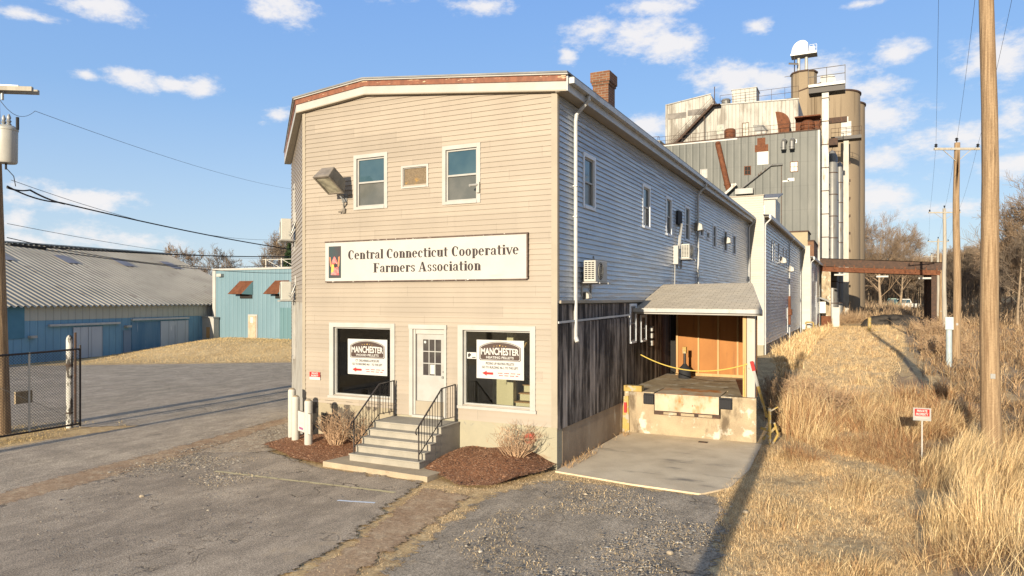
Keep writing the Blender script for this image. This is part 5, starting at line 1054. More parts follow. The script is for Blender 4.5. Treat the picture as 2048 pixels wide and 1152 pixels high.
def scoop(m):
    n = 14; yy0, yy1 = YM+1.2, YM+2.8
    pr = [(-9.9, 28.4)]+[(-9.9+1.75*math.sin(a), 26.9+1.5*math.cos(a)) for a in [R(x) for x in range(10, 100, 12)]]+[(-8.2, 25.3), (-9.5, 25.3), (-9.6, 26.5)]
    m.face([(x, yy0, z) for x, z in pr]); m.face([(x, yy1, z) for x, z in pr[::-1]])
    for a, b in zip(pr, pr[1:]+pr[:1]): m.face([(a[0], yy0, a[1]), (b[0], yy0, b[1]), (b[0], yy1, b[1]), (a[0], yy1, a[1])])
top_thing('exhaust_scoop', 'large curved rusty exhaust scoop on the mill roof edge', 'exhaust duct', scoop, 'rust')
top_thing('roof_hatch', 'tilted grey hatch frame on the mill roof between the door and the scoop', 'hatch', lambda m: (m.hexa([(-12.4, YM+1, 26.0), (-11.0, YM+1.3, 25.9), (-10.8, YM+1.6, 26.1), (-12.2, YM+1.4, 26.2), (-12.7, YM+1, 26.9), (-11.6, YM+1.3, 26.8), (-11.4, YM+1.6, 26.9), (-12.5, YM+1.4, 27.0)]), m.box(-12.2, -11.0, YM+1, YM+1.6, 25.3, 25.95)), 'galv')
top_thing('rusty_pipe', 'long slanting rusty pipe on the grey mill wall', 'pipe', lambda m: (m.tube((-16.9, YM-.4, 24.4), (-15.5, YM-.6, 18.2), .36, n=14), m.tube((-17.0, YM, 24.7), (-16.88, YM-.4, 24.35), .36, n=14), m.tube((-15.72, YM-.55, 19.2), (-15.68, YM-.56, 18.95), .44, n=14)), 'rust', True)
top_thing('conveyor_chute', 'thin grey conveyor tube slanting along the grey mill wall', 'pipe', lambda m: (m.tube((-14.1, YM-.5, 18.3), (-10.3, YM-.3, 21.2), .13, n=8), m.tube((-10.3, YM-.3, 21.2), (-8.9, YM-.2, 21.2), .13, n=8), m.bar((-16.3, YM-1, 17.4), (-14.5, YM-.9, 19.0), .5, .3), m.box(-14.6, -12.4, YM-1.2, YM-.4, 17.6, 18.3)), 'galv')
for i, x in enumerate((-8.6, -7.6)):
    mb = MB(); mb.path([(x, YM, 24.1), (x-.05, YM-.55, 24.15), (x-.12, YM-.9, 23.9), (x-.12, YM-.95, 22.9)], .30, n=12); mb.tube((x-.12, YM-.95, 23.3), (x-.12, YM-.95, 23.2), .35, n=12); tag(mb.build('exhaust_elbow', 'galv', smooth=True), 'bent steel exhaust pipe high on the grey mill wall, %s of a pair' % ('left' if i == 0 else 'right'), 'exhaust duct')
mb = MB(); mb.box(-29.5, -25.35, YM+2, YM+10, 0, 26.2); mb.box(-29.6, -25.3, YM+1.9, YM+10.1, 26.2, 26.4); tag(mb.build('side_shed', 'mill_shed'), 'pale corrugated block just left of the grey mill roof', 'building')

# concrete silos
def silo(x, y, r, h, label, n=40, cap=True):
    t = thing('concrete_silo', (x, y, 0), label, 'silo', 'tan concrete silos behind the mill'); mb = MB(); mb.lathe((x, y, 0), [(r, 0), (r, h)], n); mb.build('wall', 'silo', t, smooth=n > 12)
    mb = MB(); mb.lathe((x, y, 0), [(r+.18, h), (r+.18, h+.25), (r*.5, h+.5), (.1, h+.6)], n); mb.build('roof_rim', 'rust_dark', t); return t
silo(-3.95, 131.5, 4.0, 38.3, 'large tan concrete silo behind the mill, tallest of the group at its right'); silo(-3.2, 139.5, 4.0, 38.3, 'tan concrete silo furthest right, partly hidden by the large one'); silo(-10.6, 133, 4.2, 38.1, 'tan concrete silo behind the white upper storey of the mill')
t = silo(-8.6, 129.6, 2.05, 42.3, 'narrow tan headhouse tower rising above the silos', 10)
t = thing('elevator_head', (-8.8, 129, 42.6), 'white domed elevator head on two legs above the headhouse', 'elevator head')  # only the head of the elevator, with its two legs
for x in (-9.4, -8.2): mb = MB(); mb.tube((x, 129.3, 42.8), (x, 129.3, 46.0), .26, n=10); mb.build('leg', 'white_metal', t, smooth=True)
mb = MB(); pr = [(-10.5, 45.7)]+[(-8.9+1.6*math.cos(R(a)), 45.9+2.0*math.sin(R(a))) for a in range(175, 60, -12)]+[(-7.9, 47.3), (-7.8, 45.7)]
mb.face([(x, 128.4, z) for x, z in pr]); mb.face([(x, 130.0, z) for x, z in pr[::-1]])
for a, b in zip(pr, pr[1:]+pr[:1]): mb.face([(a[0], 128.4, a[1]), (b[0], 128.4, b[1]), (b[0], 130, b[1]), (a[0], 130, a[1])])
mb.build('hood', 'white_metal', t); mb = MB(); mb.box(-10.6, -6.5, 128.0, 130.4, 45.35, 45.7); mb.build('platform', 'grey_metal', t)
mb = MB(); mb.box(-7.7, -6.8, 128.6, 129.6, 45.9, 46.7); rail(mb, -7.6, -6.5, 128.1, 45.7, n=2); mb.build('motor', 'grey_metal', t)
top_thing('floodlight_mast', 'small dark light mast on the left rim of the headhouse', 'mast', lambda m: (m.tube((-10.0, 128.3, 42.5), (-10.0, 128.3, 45.6), .09, n=6), m.hexa([(-10.9, 127.9, 43.9), (-9.4, 127.9, 43.6), (-9.4, 128.8, 43.9), (-10.9, 128.8, 44.2), (-10.9, 127.9, 44.2), (-9.4, 127.9, 43.9), (-9.4, 128.8, 44.2), (-10.9, 128.8, 44.5)]), m.tube((-11.6, 128.3, 42), (-9.6, 128.3, 42), .05, n=4)), 'black_metal')

# bucket elevator ducts beside the mill
t = thing('elevator_duct', (-4.0, 99.5, 0), 'tall white elevator duct with a service platform at the mill corner', 'duct')
x0, x1, y0, y1 = -4.42, -3.62, 99.2, 100.4
mb = MB(); mb.box(x0, x1, y0, y1, .3, 31.5); mb.build('duct', 'galv', t)
mb = MB()
for k in range(10): mb.box(x0-.05, x1+.05, y0-.05, y1+.05, 2.9+3*k, 3.0+3*k)
mb.build('flange', 'rust_dark', t)
mb = MB(); mb.box(-6.0, -1.7, 98.6, 101, 31.4, 31.75); mb.build('platform', 'white_metal', t)
mb = MB(); mb.box(-6.0, -1.7, 98.9, 101, 30.7, 31.4); rail(mb, -6.0, -1.7, 98.7, 31.75, n=2, h=2.0, r=.05); mb.tube((-1.7, 98.7, 31), (-1.7, 98.7, 33.8), .06, n=4); mb.build('railing', 'black_metal', t)
mb = MB(); mb.box(-4.6, -3.4, 99.2, 100.4, 31.76, 32.9); mb.hexa([(-3.4, 99.3, 32.0), (-2.8, 99.3, 31.9), (-2.8, 100.3, 31.9), (-3.4, 100.3, 32.0), (-3.4, 99.3, 33.0), (-2.9, 99.3, 32.7), (-2.9, 100.3, 32.7), (-3.4, 100.3, 33.0)]); mb.build('drive_head', 'galv', t)
for q in range(4):
    mb = MB()
    if q == 0: mb.bar((-7.2, 99, 31.2), (-4.5, 99.2, 32.0), .15)
    if q == 1: mb.box(-5.6, -1.5, 100.4, 100.8, 26.9, 27.6)
    if q == 2: mb.box(-3.65, -2.6, 100.3, 102, 24.0, 24.9)
    if q == 3: mb.bar((-3.7, 99.8, 27.4), (-5.4, 99.0, 25.9), .28)
    mb.build('cross_pipe', 'rust_dark', t)
def tube_bin(x, y, r, h, label, z0=.3, seams=3.0):
    t = thing('steel_bin', (x, y, z0), label, 'silo', 'round steel bins beside the mill'); mb = MB(); mb.lathe((x, y, 0), [(r, z0), (r, h), (r*.6, h+.7), (.1, h+.9)], 22); mb.build('wall', 'galv', t, smooth=True)
    mb = MB()
    for k in range(int((h-z0)/seams)+1): mb.lathe((x, y, z0+seams*k), [(r+.03, 0), (r+.03, .12)], 22)
    mb.build('seam_band', 'rust_dark', t, smooth=True)
tube_bin(-3.45, 106.6, .68, 23.6, 'nearer steel bin column just right of the white elevator duct'); tube_bin(-2.75, 116, .48, 23.6, 'slim steel column between the steel bin and the concrete silo')
tube_bin(-3.7, 113, .9, 21, 'hidden wide steel bin between the two slim steel columns')
t = thing('bucket_elevator', (-1.95, 119.7, .4), 'tall slim pale elevator leg with dark platform in front of the large silo', 'duct')
mb = MB(); mb.box(-2.3, -1.55, 119.3, 120.1, .4, 28.5); mb.build('duct', 'wood_white', t); mb = MB(); mb.box(-4.0, 0.2, 118.6, 120.8, 28.4, 28.9); mb.build('platform', 'black_metal', t)
mb = MB(); rail(mb, -4.0, .2, 118.7, 28.9, n=4, h=1.3, r=.04); mb.bar((-3.6, 119, 28.4), (-6.5, 118, 24.6), .2); mb.path([(-3.4, 118.7, 28.5), (-4.8, 118.7, 24)], .05, n=4); mb.build('bracing', 'rust_dark', t); mb = MB(); mb.box(-2.6, -1.2, 119.2, 120.3, 28.95, 31.2); mb.box(-2.2, -1.6, 119.4, 120.1, 31.2, 32.0); mb.build('drive_head', 'galv', t)
mb = MB()
for z in (21.5, 22.9): mb.box(-4.2, -2.5, 118.9, 120.3, z, z+.15)
mb.bar((-4.2, 119, 23), (-4.2, 119, 19), .1); mb.path([(-4.3, 118.8, 24.5), (-4.3, 118.8, 12), ], .06, n=4)
for k in range(9): mb.box(-1.5, -1.3, 119.2, 119.4, 3+k*2.7, 3.4+k*2.7)
mb.build('walkway', 'rust_dark', t)

# rusty truck canopy
t = thing('rusty_canopy', (2, 99, .4), 'rusty steel truck canopy spanning from the mill to the power poles', 'canopy')
mb = MB(); mb.hexa([(-4.6, 97, 7.75), (8.6, 97, 7.0), (8.6, 108, 7.0), (-4.6, 108, 7.75), (-4.6, 97, 7.9), (8.6, 97, 7.15), (8.6, 108, 7.15), (-4.6, 108, 7.9)]); mb.build('deck', 'rust_dark', t)
mb = MB(); mb.hexa([(-4.6, 96.6, 8.1), (8.7, 96.6, 7.35), (8.7, 97.0, 7.35), (-4.6, 97.0, 8.1), (-4.6, 96.6, 9.05), (8.7, 96.6, 8.2), (8.7, 97.0, 8.2), (-4.6, 97.0, 9.05)]); mb.build('upper_fascia', 'rust_dark', t)
mb = MB(); mb.hexa([(-4.6, 96.75, 7.45), (8.5, 96.75, 6.75), (8.5, 96.95, 6.75), (-4.6, 96.95, 7.45), (-4.6, 96.75, 8.05), (8.5, 96.75, 7.33), (8.5, 96.95, 7.33), (-4.6, 96.95, 8.05)])
for k in range(12): x = -4+k*1.1; mb.box(x, x+.12, 96.55, 96.74, 7.7-.057*k*1.1, 8.3-.057*k*1.1)
mb.build('beam', 'rust', t)
mb = MB(); mb.hexa([(-4.6, 96.9, 9.06), (8.8, 96.9, 8.21), (8.8, 108, 8.21), (-4.6, 108, 9.06), (-4.6, 96.5, 9.12), (8.8, 96.5, 8.27), (8.8, 108, 8.27), (-4.6, 108, 9.12)]); mb.build('roof_sheet', 'galv', t)
for x, y in ((7.9, 97.3), (7.9, 102.5), (7.9, 107.6)): mb = MB(); mb.box(x-.28, x+.28, y-.28, y+.28, .2, 7.1); mb.build('post', 'rust_dark', t)
for x, y in ((-4.0, 97.0), ): mb = MB(); mb.box(-4.35, -3.3, 96.8, 97.4, 1.8, 7.5); mb.build('post', 'concrete', t); mb = MB(); mb.box(-4.38, -3.27, 96.75, 97.45, .2, 1.8); mb.build('post_base', 'rust', t)
for x in (-2.9, 1.8, 6.3): mb = MB(); mb.box(x, x+1.3, 96.9, 97.3, 6.95-.06*(x+4), 7.15-.06*(x+4)); mb.build('light_fitting', 'ac', t)
mb = MB(); mb.box(-3.1, -2.3, 96.6, 97.2, .3, 2.9); tag(mb.build('utility_cabinet', 'ac'), 'pale upright cabinet at the foot of the canopy post', 'cabinet')
mb = MB(); mb.hexa([(-4.5, 94.6, 4.0), (-3.4, 94.3, 3.6), (-3.4, 95.4, 3.6), (-4.5, 95.8, 4.0), (-4.5, 94.6, 4.2), (-3.4, 94.3, 3.8), (-3.4, 95.4, 3.8), (-4.5, 95.8, 4.2)]); mb.box(-4.5, -3.8, 94.8, 95.6, 2.2, 3.6); tag(mb.build('hopper_chute', 'grey_metal'), 'broken grey hopper chute hanging at the mill corner', 'chute')
t = thing('yellow_post', (1.1, 72, .4), 'short yellow post in the dry grass track before the canopy', 'bollard')
mb = MB(); mb.tube((.9, 83, .3), (.9, 83, 2.0), .17, n=10); mb.build('tube', 'yellow', t)
mb = MB(); mb.box(1.3, 3.4, 82.8, 83.2, .5, .75); mb.build('bar', 'yellow', t)

# ================================================================ power poles and cables on the right
def power_pole(x, y, h, r, label, mat='pole', arm=None, lean=(0, 0), zb=None):
    z = zs(x, y)-.3 if zb is None else zb; t = thing('utility_pole', (x, y, z+.3), label, 'utility pole', 'wooden power poles along the track')
    mb = MB(); n = 8
    for k in range(n):
        a, b = k/n, (k+1)/n; wob = lambda u: .03*math.sin(u*9+x)
        mb.tube((x+lean[0]*a+wob(a), y+lean[1]*a, z+h*a), (x+lean[0]*b+wob(b), y+lean[1]*b, z+h*b), r*(1-.35*a), r*(1-.35*b), n=18, caps=(k == n-1))
    mb.build('pole', mat, t, smooth=True)
    mb = MB(); mb.box(x-.05+lean[0]*.1, x+.05+lean[0]*.1, y-r*.99-.012, y-r*.93, z+2.1, z+2.22); mb.build('metal_tag', 'galv', t)
    if arm:
        L, dz, ang = arm; tx, ty, tz = x+lean[0], y+lean[1], z+h; dx, dy = math.cos(ang), math.sin(ang)
        mb = MB(); mb.bar((tx-dx*L/2, ty-dy*L/2-.12, tz-dz), (tx+dx*L/2, ty+dy*L/2-.12, tz-dz), .10, .12); mb.bar((tx-dx*L*.33, ty-dy*L*.33-.12, tz-dz), (tx, ty-.1, tz-dz-.7), .03); mb.bar((tx+dx*L*.33, ty+dy*L*.33-.12, tz-dz), (tx, ty-.1, tz-dz-.7), .03)
        mb.build('crossarm', 'pole_grey', t)
        for o_, zz in ((-L/2+.1, tz-dz), (L/2-.1, tz-dz), (0, tz)):
            mb = MB(); mb.lathe((tx+dx*o_, ty+dy*o_-.12*(o_ != 0), zz), [(.02, 0), (.03, .10), (.10, .14), (.04, .18), (.09, .22), (.03, .28)], 12); mb.build('insulator', 'black', t, smooth=True)
    return t
NP = (2.90, 20.63)
power_pole(NP[0], NP[1], 14.0, .222, 'thick near brown power pole rising out of frame at the right', lean=(-.12, 0))
for k in range(5): pass
power_pole(4.70, 44.78, 12.0, .215, 'second power pole from the camera, with crossarm and three insulators', arm=(2.45, .35, .45), zb=.45)
power_pole(7.13, 77.3, 12.3, .21, 'pale third power pole with a thin crossarm', 'pole_grey', arm=(2.9, .4, .4), zb=.2)
power_pole(9.3, 105, 9.6, .22, 'short plain pole just behind the right end of the canopy', 'pole', zb=.2); power_pole(10.2, 119, 12.5, .22, 'fourth crossarm pole beyond the canopy, in line with the third', 'pole_grey', arm=(3, .4, .4), zb=.2); power_pole(12.6, 160, 12.5, .24, 'most distant crossarm pole in the line', 'pole_grey', arm=(3, .4, .4), zb=.2)
power_pole(-1.45, -9.0, 12.2, .20, 'pole behind the camera whose shadow falls across the driveway', zb=-.2); power_pole(-19.6, -6.0, 11.0, .18, 'unseen pole added left of the camera to cast a shadow along the road', zb=-.2)  # left pole is added only for the shadow it throws along the road
mb = MB(); X_s, Y_s = at(1898, 34); mb.tube((X_s, Y_s, .1), (X_s, Y_s, 3.0), .13, n=12); mb.box(X_s-.17, X_s+.17, Y_s-.2, Y_s-.1, 2.5, 3.1)
tag(mb.build('cable_riser', pm('blue_grey_riser', (.36, .42, .44), (.28, .33, .35), 3, rough=.5)), 'short blue grey cable riser post in the brush beside the third pole', 'riser post')
def cable(pts, r, name, label, mat='wire', sag=.0, n=20, cat='cable', group=None):
    mb = MB(); out = []
    for a, b in zip(pts[:-1], pts[1:]):
        a = Vector(a); b = Vector(b)
        for k in range(n+1):
            u = k/n; p = a.lerp(b, u); p.z -= sag*4*u*(1-u); out.append(tuple(p))
    mb.path(out, r, n=4); return tag(mb.build(name, mat), label, cat, group)
P2 = Vector((4.70, 44.78, 12.45))
for i, (o_, dz, lab) in enumerate(((-1.13, -.07, 'leftmost thin power line over the track'), (0, .25, 'middle thin power line over the track'), (1.13, .0, 'rightmost thin power line over the track'))):
    c_, s_ = math.cos(.45), math.sin(.45); q2 = (4.7+c_*o_, 44.66+s_*o_, 12.1+.3*(i == 1)+.25)
    q3 = (7.13+c_*o_*1.2, 77.2+s_*o_*1.2, 12.4); q4 = (10.2+c_*o_*1.2, 119+s_*o_*1.2, 12.6); q5 = (12.6+c_*o_*1.2, 160+s_*o_*1.2, 12.7); q1 = (2.78+o_*.9, 20.5+o_*.4, 13.9); q0 = (-1.45+o_*.9, -9+o_*.4, 12.6)
    cable([q1, q2, q3, q4, q5], .007, 'power_line', lab, 'wire_thin', sag=.35, cat='power line')

# ================================================================ left side: pole, gate, cables
lx, ly = at(3, 20.7)
t = thing('transformer_pole', (lx, ly, 0), 'brown wooden pole with double crossarm at the left edge', 'utility pole')
mb = MB(); tl = (-.35, -.1)
for k in range(6):
    a, b = k/6, (k+1)/6; mb.tube((lx+tl[0]*a, ly+tl[1]*a, -.2+11.2*a), (lx+tl[0]*b, ly+tl[1]*b, -.2+11.2*b), .25*(1-.3*a), .25*(1-.3*b), n=16, caps=(k == 5))
mb.build('pole', 'pole', t, smooth=True)
mb = MB(); ax = Vector((.80, .52, 0)).normalized(); top = Vector((lx-.33, ly-.1, 10.20))
for o_ in (-.16, .16): n_ = Vector((-ax.y, ax.x, 0))*o_; mb.bar(top-ax*1.2+n_, top+ax*1.22+n_, .11, .13)
mb.build('crossarm', 'pole_grey', t); mb = MB(); mb.bar(top+Vector((0, 0, .15))-ax*1.0, top+ax*.75+Vector((0, 0, .12)), .05, .05); mb.tube(top+ax*.3-Vector((0, 0, .3)), top+ax*.3, .04); mb.build('hardware', 'grey_metal', t)
tc_ = (lx+.12, ly-.15); tf = thing('transformer', (tc_[0], tc_[1], 7.95), 'pale grey cylindrical transformer hung on the left pole', 'transformer')
tx, ty = -22.72, 12.12
tx, ty = at(13, 20.6)
mb = MB(); mb.lathe((tx, ty, 7.98), [(.25, 0), (.275, .04), (.285, .95), (.30, .96), (.30, 1.02), (.2, 1.10), (.05, 1.12)], 28); mb.build('tank', 'ac', tf, smooth=True)
for dx in (-.14, .12): mb = MB(); mb.lathe((tx+dx, ty, 9.05), [(.05, 0), (.07, .06), (.04, .10), (.07, .15), (.04, .2), (.06, .26), (.02, .36)], 12); mb.build('bushing', 'grey_metal', tf, smooth=True)
mb = MB(); mb.tube((tx+.26, ty+.16, 8.98), (tx+.26, ty+.16, 9.34), .045, n=8); mb.bar((tx+.1, ty, 9.0), (tx+.27, ty+.16, 9.0), .03); mb.build('arrester', 'black', tf); mb = MB(); mb.tube((tx-.03, ty, 7.8), (tx-.03, ty, 8.0), .03); mb.path([(tx-.03, ty, 7.85), (tx+.18, ty+.1, 7.6), (tx+.24, ty+.12, 7.3)], .012); mb.build('lead', 'black', tf)
def ppt(px, py, t_): x, y = at(px, t_); return (x, y, CAM_H+(597-py)/1400.*t_)
cable([ppt(14, 372, 20.6), ppt(120, 405, 22), ppt(583, 499, 33), ppt(640, 500, 36)], .026, 'service_cable', 'thick twisted black service cable sagging from the left pole to the building', sag=.1)
cable([ppt(14, 375, 20.6), ppt(60, 380, 21.5), ppt(130, 408, 22.2)], .03, 'cable_splice', 'short black splice on the service cable by the left pole', sag=.05)
cable([ppt(10, 489, 20.5), ppt(583, 513, 38), ppt(640, 512, 41)], .030, 'telephone_cable', 'thick lower black cable stretched level across the roofs', sag=.12)
cable([ppt(18, 489, 20.5), ppt(90, 497, 22)], .055, 'cable_sleeve', 'fat black cable sleeve beside the left pole', sag=0)
cable([ppt(14, 488, 20.5), ppt(583, 546, 46), ppt(640, 550, 49)], .020, 'telephone_cable', 'lowest thin black cable crossing in front of the blue building', sag=.25)
cable([ppt(14, 475, 20.5), ppt(583, 525, 34)], .015, 'telephone_cable', 'thin black cable just above the thick lower cable', sag=.5)
cable([ppt(0, 200, 20), ppt(70, 222, 21), ppt(583, 378, 52)],   .008, 'primary_wire', 'high thin wire running from the left crossarm over the roofs', 'wire_thin', sag=.3)
cable([ppt(14, 447, 20.5), ppt(583, 513, 60)], .010, 'primary_wire', 'faint thin wire above the warehouse roof', 'wire_thin', sag=.5); cable([ppt(22, 360, 20.5), ppt(583, 478, 40)], .009, 'primary_wire', 'faint thin wire just above the black service cable', 'wire_thin', sag=.6)

# chain link gate
gt = thing('chain_link_gate', (-21.6, 12.4, 0), 'chain link gate leaf with black frame standing open by the left pole', 'gate')
gA = Vector((-21.45, 13.35, 0)); gB = Vector((-21.35, 10.3, 0)); gu = (gB-gA).normalized(); L = (gB-gA).length
def Pg(s, z): p = gA+gu*s; return (p.x, p.y, z)
mb = MB(); z0_, z1_ = .16, 2.45
mb.tube(Pg(0, z1_), Pg(L, z1_-.05), .03); mb.tube(Pg(0, z0_), Pg(L, z0_), .03); mb.tube(Pg(0, z0_-.08), Pg(0, z1_+.12), .028); mb.tube(Pg(L, z0_), Pg(L, z1_+.3), .028); mb.build('gate_frame', 'black_metal', gt)
mb = MB(); mb.tube(Pg(1.5, z0_), Pg(1.5, z1_), .028); mb.build('middle_bar', 'wood_white', gt); mb = MB(); mb.tube(Pg(.05, z0_+.1), Pg(L, z1_-.5), .008, n=4); mb.build('tension_rod', 'grey_metal', gt)
mb = MB(); st_ = .085; H_ = z1_-z0_; r = .0048
k = -H_
while k < L:
    for sgn in (1, -1):
        a0, a1 = k, k+H_; s0, s1 = max(a0, 0), min(a1, L)
        if s1 > s0:
            f = (lambda s_: z0_+(s_-k)) if sgn == 1 else (lambda s_: z1_-(s_-k)); mb.tube(Pg(s0, f(s0)), Pg(s1, f(s1)), r, n=3, caps=False)
    k += st_
MT['mesh_wire'] = pm('chain_link_wire', (.07, .065, .06), rough=.5, metal=.3); mb.build('mesh', 'mesh_wire', gt)
mb = MB(); mb.box(-21.50, -21.42, 11.5, 11.95, 1.0, 1.35); mb.build('lock_plate', 'concrete', gt)
gp = thing('gate_post', (-21.75, 13.6, 0), 'round topped white concrete gate post with peeling paint', 'gate post')
px_, py_ = at(139, 21.6)
mb = MB(); mb.lathe((px_, py_, 0), [(.092, -.1), (.092, 2.72), (.08, 2.80), (.045, 2.86), (.01, 2.88)], 20); mb.build('post', 'concrete_post', gp, smooth=True)
mb = MB(); mb.lathe((px_, py_, 0), [(.10, 1.9), (.10, 1.98)], 20); mb.lathe((px_, py_, 0), [(.10, .45), (.10, .5)], 20); mb.tube((px_+.16, py_+.08, .15), (px_+.16, py_+.08, 2.95), .035, n=8); mb.build('hinge_band', 'rust_dark', gp)
MT['tuft'] = MT['ground']

# ================================================================ warehouse
wh = thing('warehouse', (-46.5, 32, 0), 'long blue metal warehouse with pale corrugated roof and sliding doors', 'warehouse')
A0 = Vector((-45.98, 25.16)); A1 = Vector((-48.2, 46.5)); wd_ = (A1-A0).normalized(); wA = A0-wd_*25
PW = frameP(wA.x, wA.y, wd_.x, wd_.y, wd_.y, -wd_.x); WL = (A1-wA).length
def wpt(px): # distance along the warehouse wall seen in column px
    v = ray(px, 0); dx, dy = v[0], v[1]; den = wd_.x*dy-wd_.y*dx; s_ = (dx*wA.y-dy*wA.x)/den if abs(den) > 1e-9 else 0; return s_
mb = MB(); mb.pbox(PW, 0, WL, -.2, 2.62, -.3, 0); mb.build('lower_wall', 'ware_blue', wh); mb = MB(); mb.pbox(PW, 0, WL, 2.62, 3.65, -.3, .02); mb.build('upper_wall', 'ware_band', wh)
mb = MB(); mb.pbox(PW, 0, wpt(48), 1.55, 3.5, .0, .05); mb.build('teal_panel', pm('teal_wall_panel', (.07, .20, .28), (.09, .24, .33), 1, rough=.5), wh)
# corrugated roof: real ridges running from ridge to eave
rp = .42; nn_ = int((WL+1)/rp*4); V = []; F = []
slopes = [(.45, 3.50), (-11.6, 8.25), (-24, 3.50)]
for k in range(nn_+1):
    s_ = -.5+k*rp/4; h_ = .085*math.sin(2*math.pi*k/4+.8)
    for o_, z_ in slopes: V.append(PW(s_, z_+h_, o_))
for k in range(nn_):
    for j in range(2): a = k*3+j; F.append((a, a+1, a+4, a+3))
V = np.array(V)-np.array(wh.location); big_mesh('roof', V, F, 'ware_roof', parent=wh)
mb = MB(); mb.bar(PW(-.5, 8.32, -11.6), PW(WL+.5, 8.32, -11.6), .5, .10); mb.build('ridge_cap', 'ware_band', wh)
def roofp(s_, u, o=.09): return PW(s_, 3.50+(8.25-3.50)*u+o, .45-12.05*u)
for s_ in np.arange(3.5, WL-1, 5.0):
    mb = MB(); mb.face([roofp(s_, .66), roofp(s_+1.1, .66), roofp(s_+1.1, .80), roofp(s_, .80)]); mb.build('skylight', 'skylight', wh)
mb = MB(); mb.face([PW(WL, 0, -.3), PW(WL, 0, -23.5), PW(WL, 3.6, -23.5), PW(WL, 8.2, -11.6), PW(WL, 3.6, -.3)]); mb.face([PW(0, 0, -.3), PW(0, 0, -23.5), PW(0, 3.6, -23.5), PW(0, 8.2, -11.6), PW(0, 3.6, -.3)]); mb.build('gable_wall', 'ware_blue', wh)
for (p0_, p1_, top_, lab) in ((145, 203, 2.1, 'nearer pair of pale sliding doors'), (320, 375, 2.3, 'farther pair of pale sliding doors')):
    s0, s1 = wpt(p0_), wpt(p1_); mb = MB(); mb.pbox(PW, s0, (s0+s1)/2-.02, .05, top_, .03, .10); mb.pbox(PW, (s0+s1)/2+.02, s1, .05, top_, .03, .10); mb.build('sliding_door', 'ware_door', wh, label=lab)
for a, b, z_ in ((96, 237, 2.22), (262, 375, 2.42)): mb = MB(); mb.pbox(PW, wpt(a), wpt(b), z_, z_+.14, .0, .2); mb.build('door_track', 'gutter', wh)
mb = MB(); mb.pbox(PW, wpt(246), wpt(261), .1, 1.75, .02, .06); mb.build('side_door', pm('blue_grey_door', (.16, .22, .30), rough=.5), wh)
mb = MB(); mb.pbox(PW, wpt(262), wpt(320), .3, 2.3, .01, .05); mb.build('dark_sliding_door', pm('dark_blue_door', (.06, .15, .25), (.10, .2, .3), 3, (1, 1, .1), rough=.5, c=(.4, .45, .5), csc=5, cst=(1, 1, .06), cth=(.64, .7)), wh)
for px in (62, 253): 
    mb = MB(); s_ = wpt(px); z_ = 1.55 if px < 100 else 1.95; mb.pbox(PW, s_-.2, s_+.2, z_, z_+.15, .0, .3); tag(mb.build('wall_lamp', 'ac'), 'small lamp on the blue warehouse wall %s' % ('near the left pole' if px < 100 else 'above the narrow side door'), 'wall lamp')
# small white shed
t = thing('white_shed', (-44.9, 38, .9), 'small white corrugated shed with orange door between warehouse and blue building', 'shed')
mb = MB(); mb.hexa([(-47.6, 39.4, .4), (-46.15, 39.4, .4), (-46.15, 39.9, .4), (-47.6, 39.9, .4), (-47.6, 39.4, 2.55), (-46.15, 39.4, 2.42), (-46.15, 39.9, 2.42), (-47.6, 39.9, 2.55)]); mb.build('wall', 'trim', t)
mb = MB(); mb.box(-46.95, -46.6, 39.35, 39.39, .85, 1.7); mb.build('door', pm('orange_door', (.55, .33, .14), rough=.7), t); mb = MB(); mb.hexa([(-47.65, 39.3, 2.56), (-46.1, 39.3, 2.43), (-46.1, 39.9, 2.43), (-47.65, 39.9, 2.56), (-47.65, 39.3, 2.64), (-46.1, 39.3, 2.51), (-46.1, 39.9, 2.51), (-47.65, 39.9, 2.64)]); mb.build('roof', 'white_metal', t)
# blue building
bb = thing('blue_building', (-42, 40, .8), 'light blue flat roofed metal building with brown window hoods', 'building')
mb = MB(); mb.box(-46.85, -26, 40.0, 52, .2, 6.25); mb.build('wall', 'blue', bb)
mb = MB(); mb.box(-46.95, -46.6, 39.95, 40.1, .3, 6.3); mb.box(-46.95, -25.9, 39.9, 40.0, 6.25, 6.40); mb.build('edge_trim', 'trim', bb); mb = MB(); mb.box(-46.9, -25.9, 40.05, 52.1, 6.25, 6.38); mb.build('roof', 'mill_shed', bb)
for x in (-43.95, -40.2):
    mb = MB(); mb.face([(x, 39.98, 5.35), (x+1.45, 39.98, 5.35), (x+1.05, 39.2, 4.35), (x-.45, 39.2, 4.35)]); mb.face([(x-.02, 39.99, 5.38), (x+1.47, 39.99, 5.38), (x+1.47, 39.99, 5.30), (x-.02, 39.99, 5.30)]); o = mb.build('window_hood', 'rust', bb)
    for q in ([(x+1.45, 39.98, 5.35), (x+1.05, 39.2, 4.35), (x+1.45, 39.98, 4.30)], [(x, 39.98, 5.35), (x-.45, 39.2, 4.35), (x, 39.98, 4.30)]): mb = MB(); mb.face(q); child(mb.build('hood_cheek', 'blue_dark', bb), o)
    mb = MB(); mb.box(x+.1, x+1.4, 39.93, 39.99, 4.0, 4.95); mb.build('window', 'dark', bb)
mb = MB(); mb.box(-43.0, -42.0, 39.95, 40.0, .7, 2.75); mb.build('door_frame', 'trim', bb); mb = MB(); mb.box(-42.9, -42.1, 39.9, 39.95, .7, 2.65); d_ = mb.build('door', pm('weathered_tan_door', (.44, .33, .22), (.55, .45, .33), 4, rough=.8), bb); mb = MB(); mb.box(-42.68, -42.38, 39.89, 39.9, 2.1, 2.55); child(mb.build('door_notice', 'white_print', bb), d_)
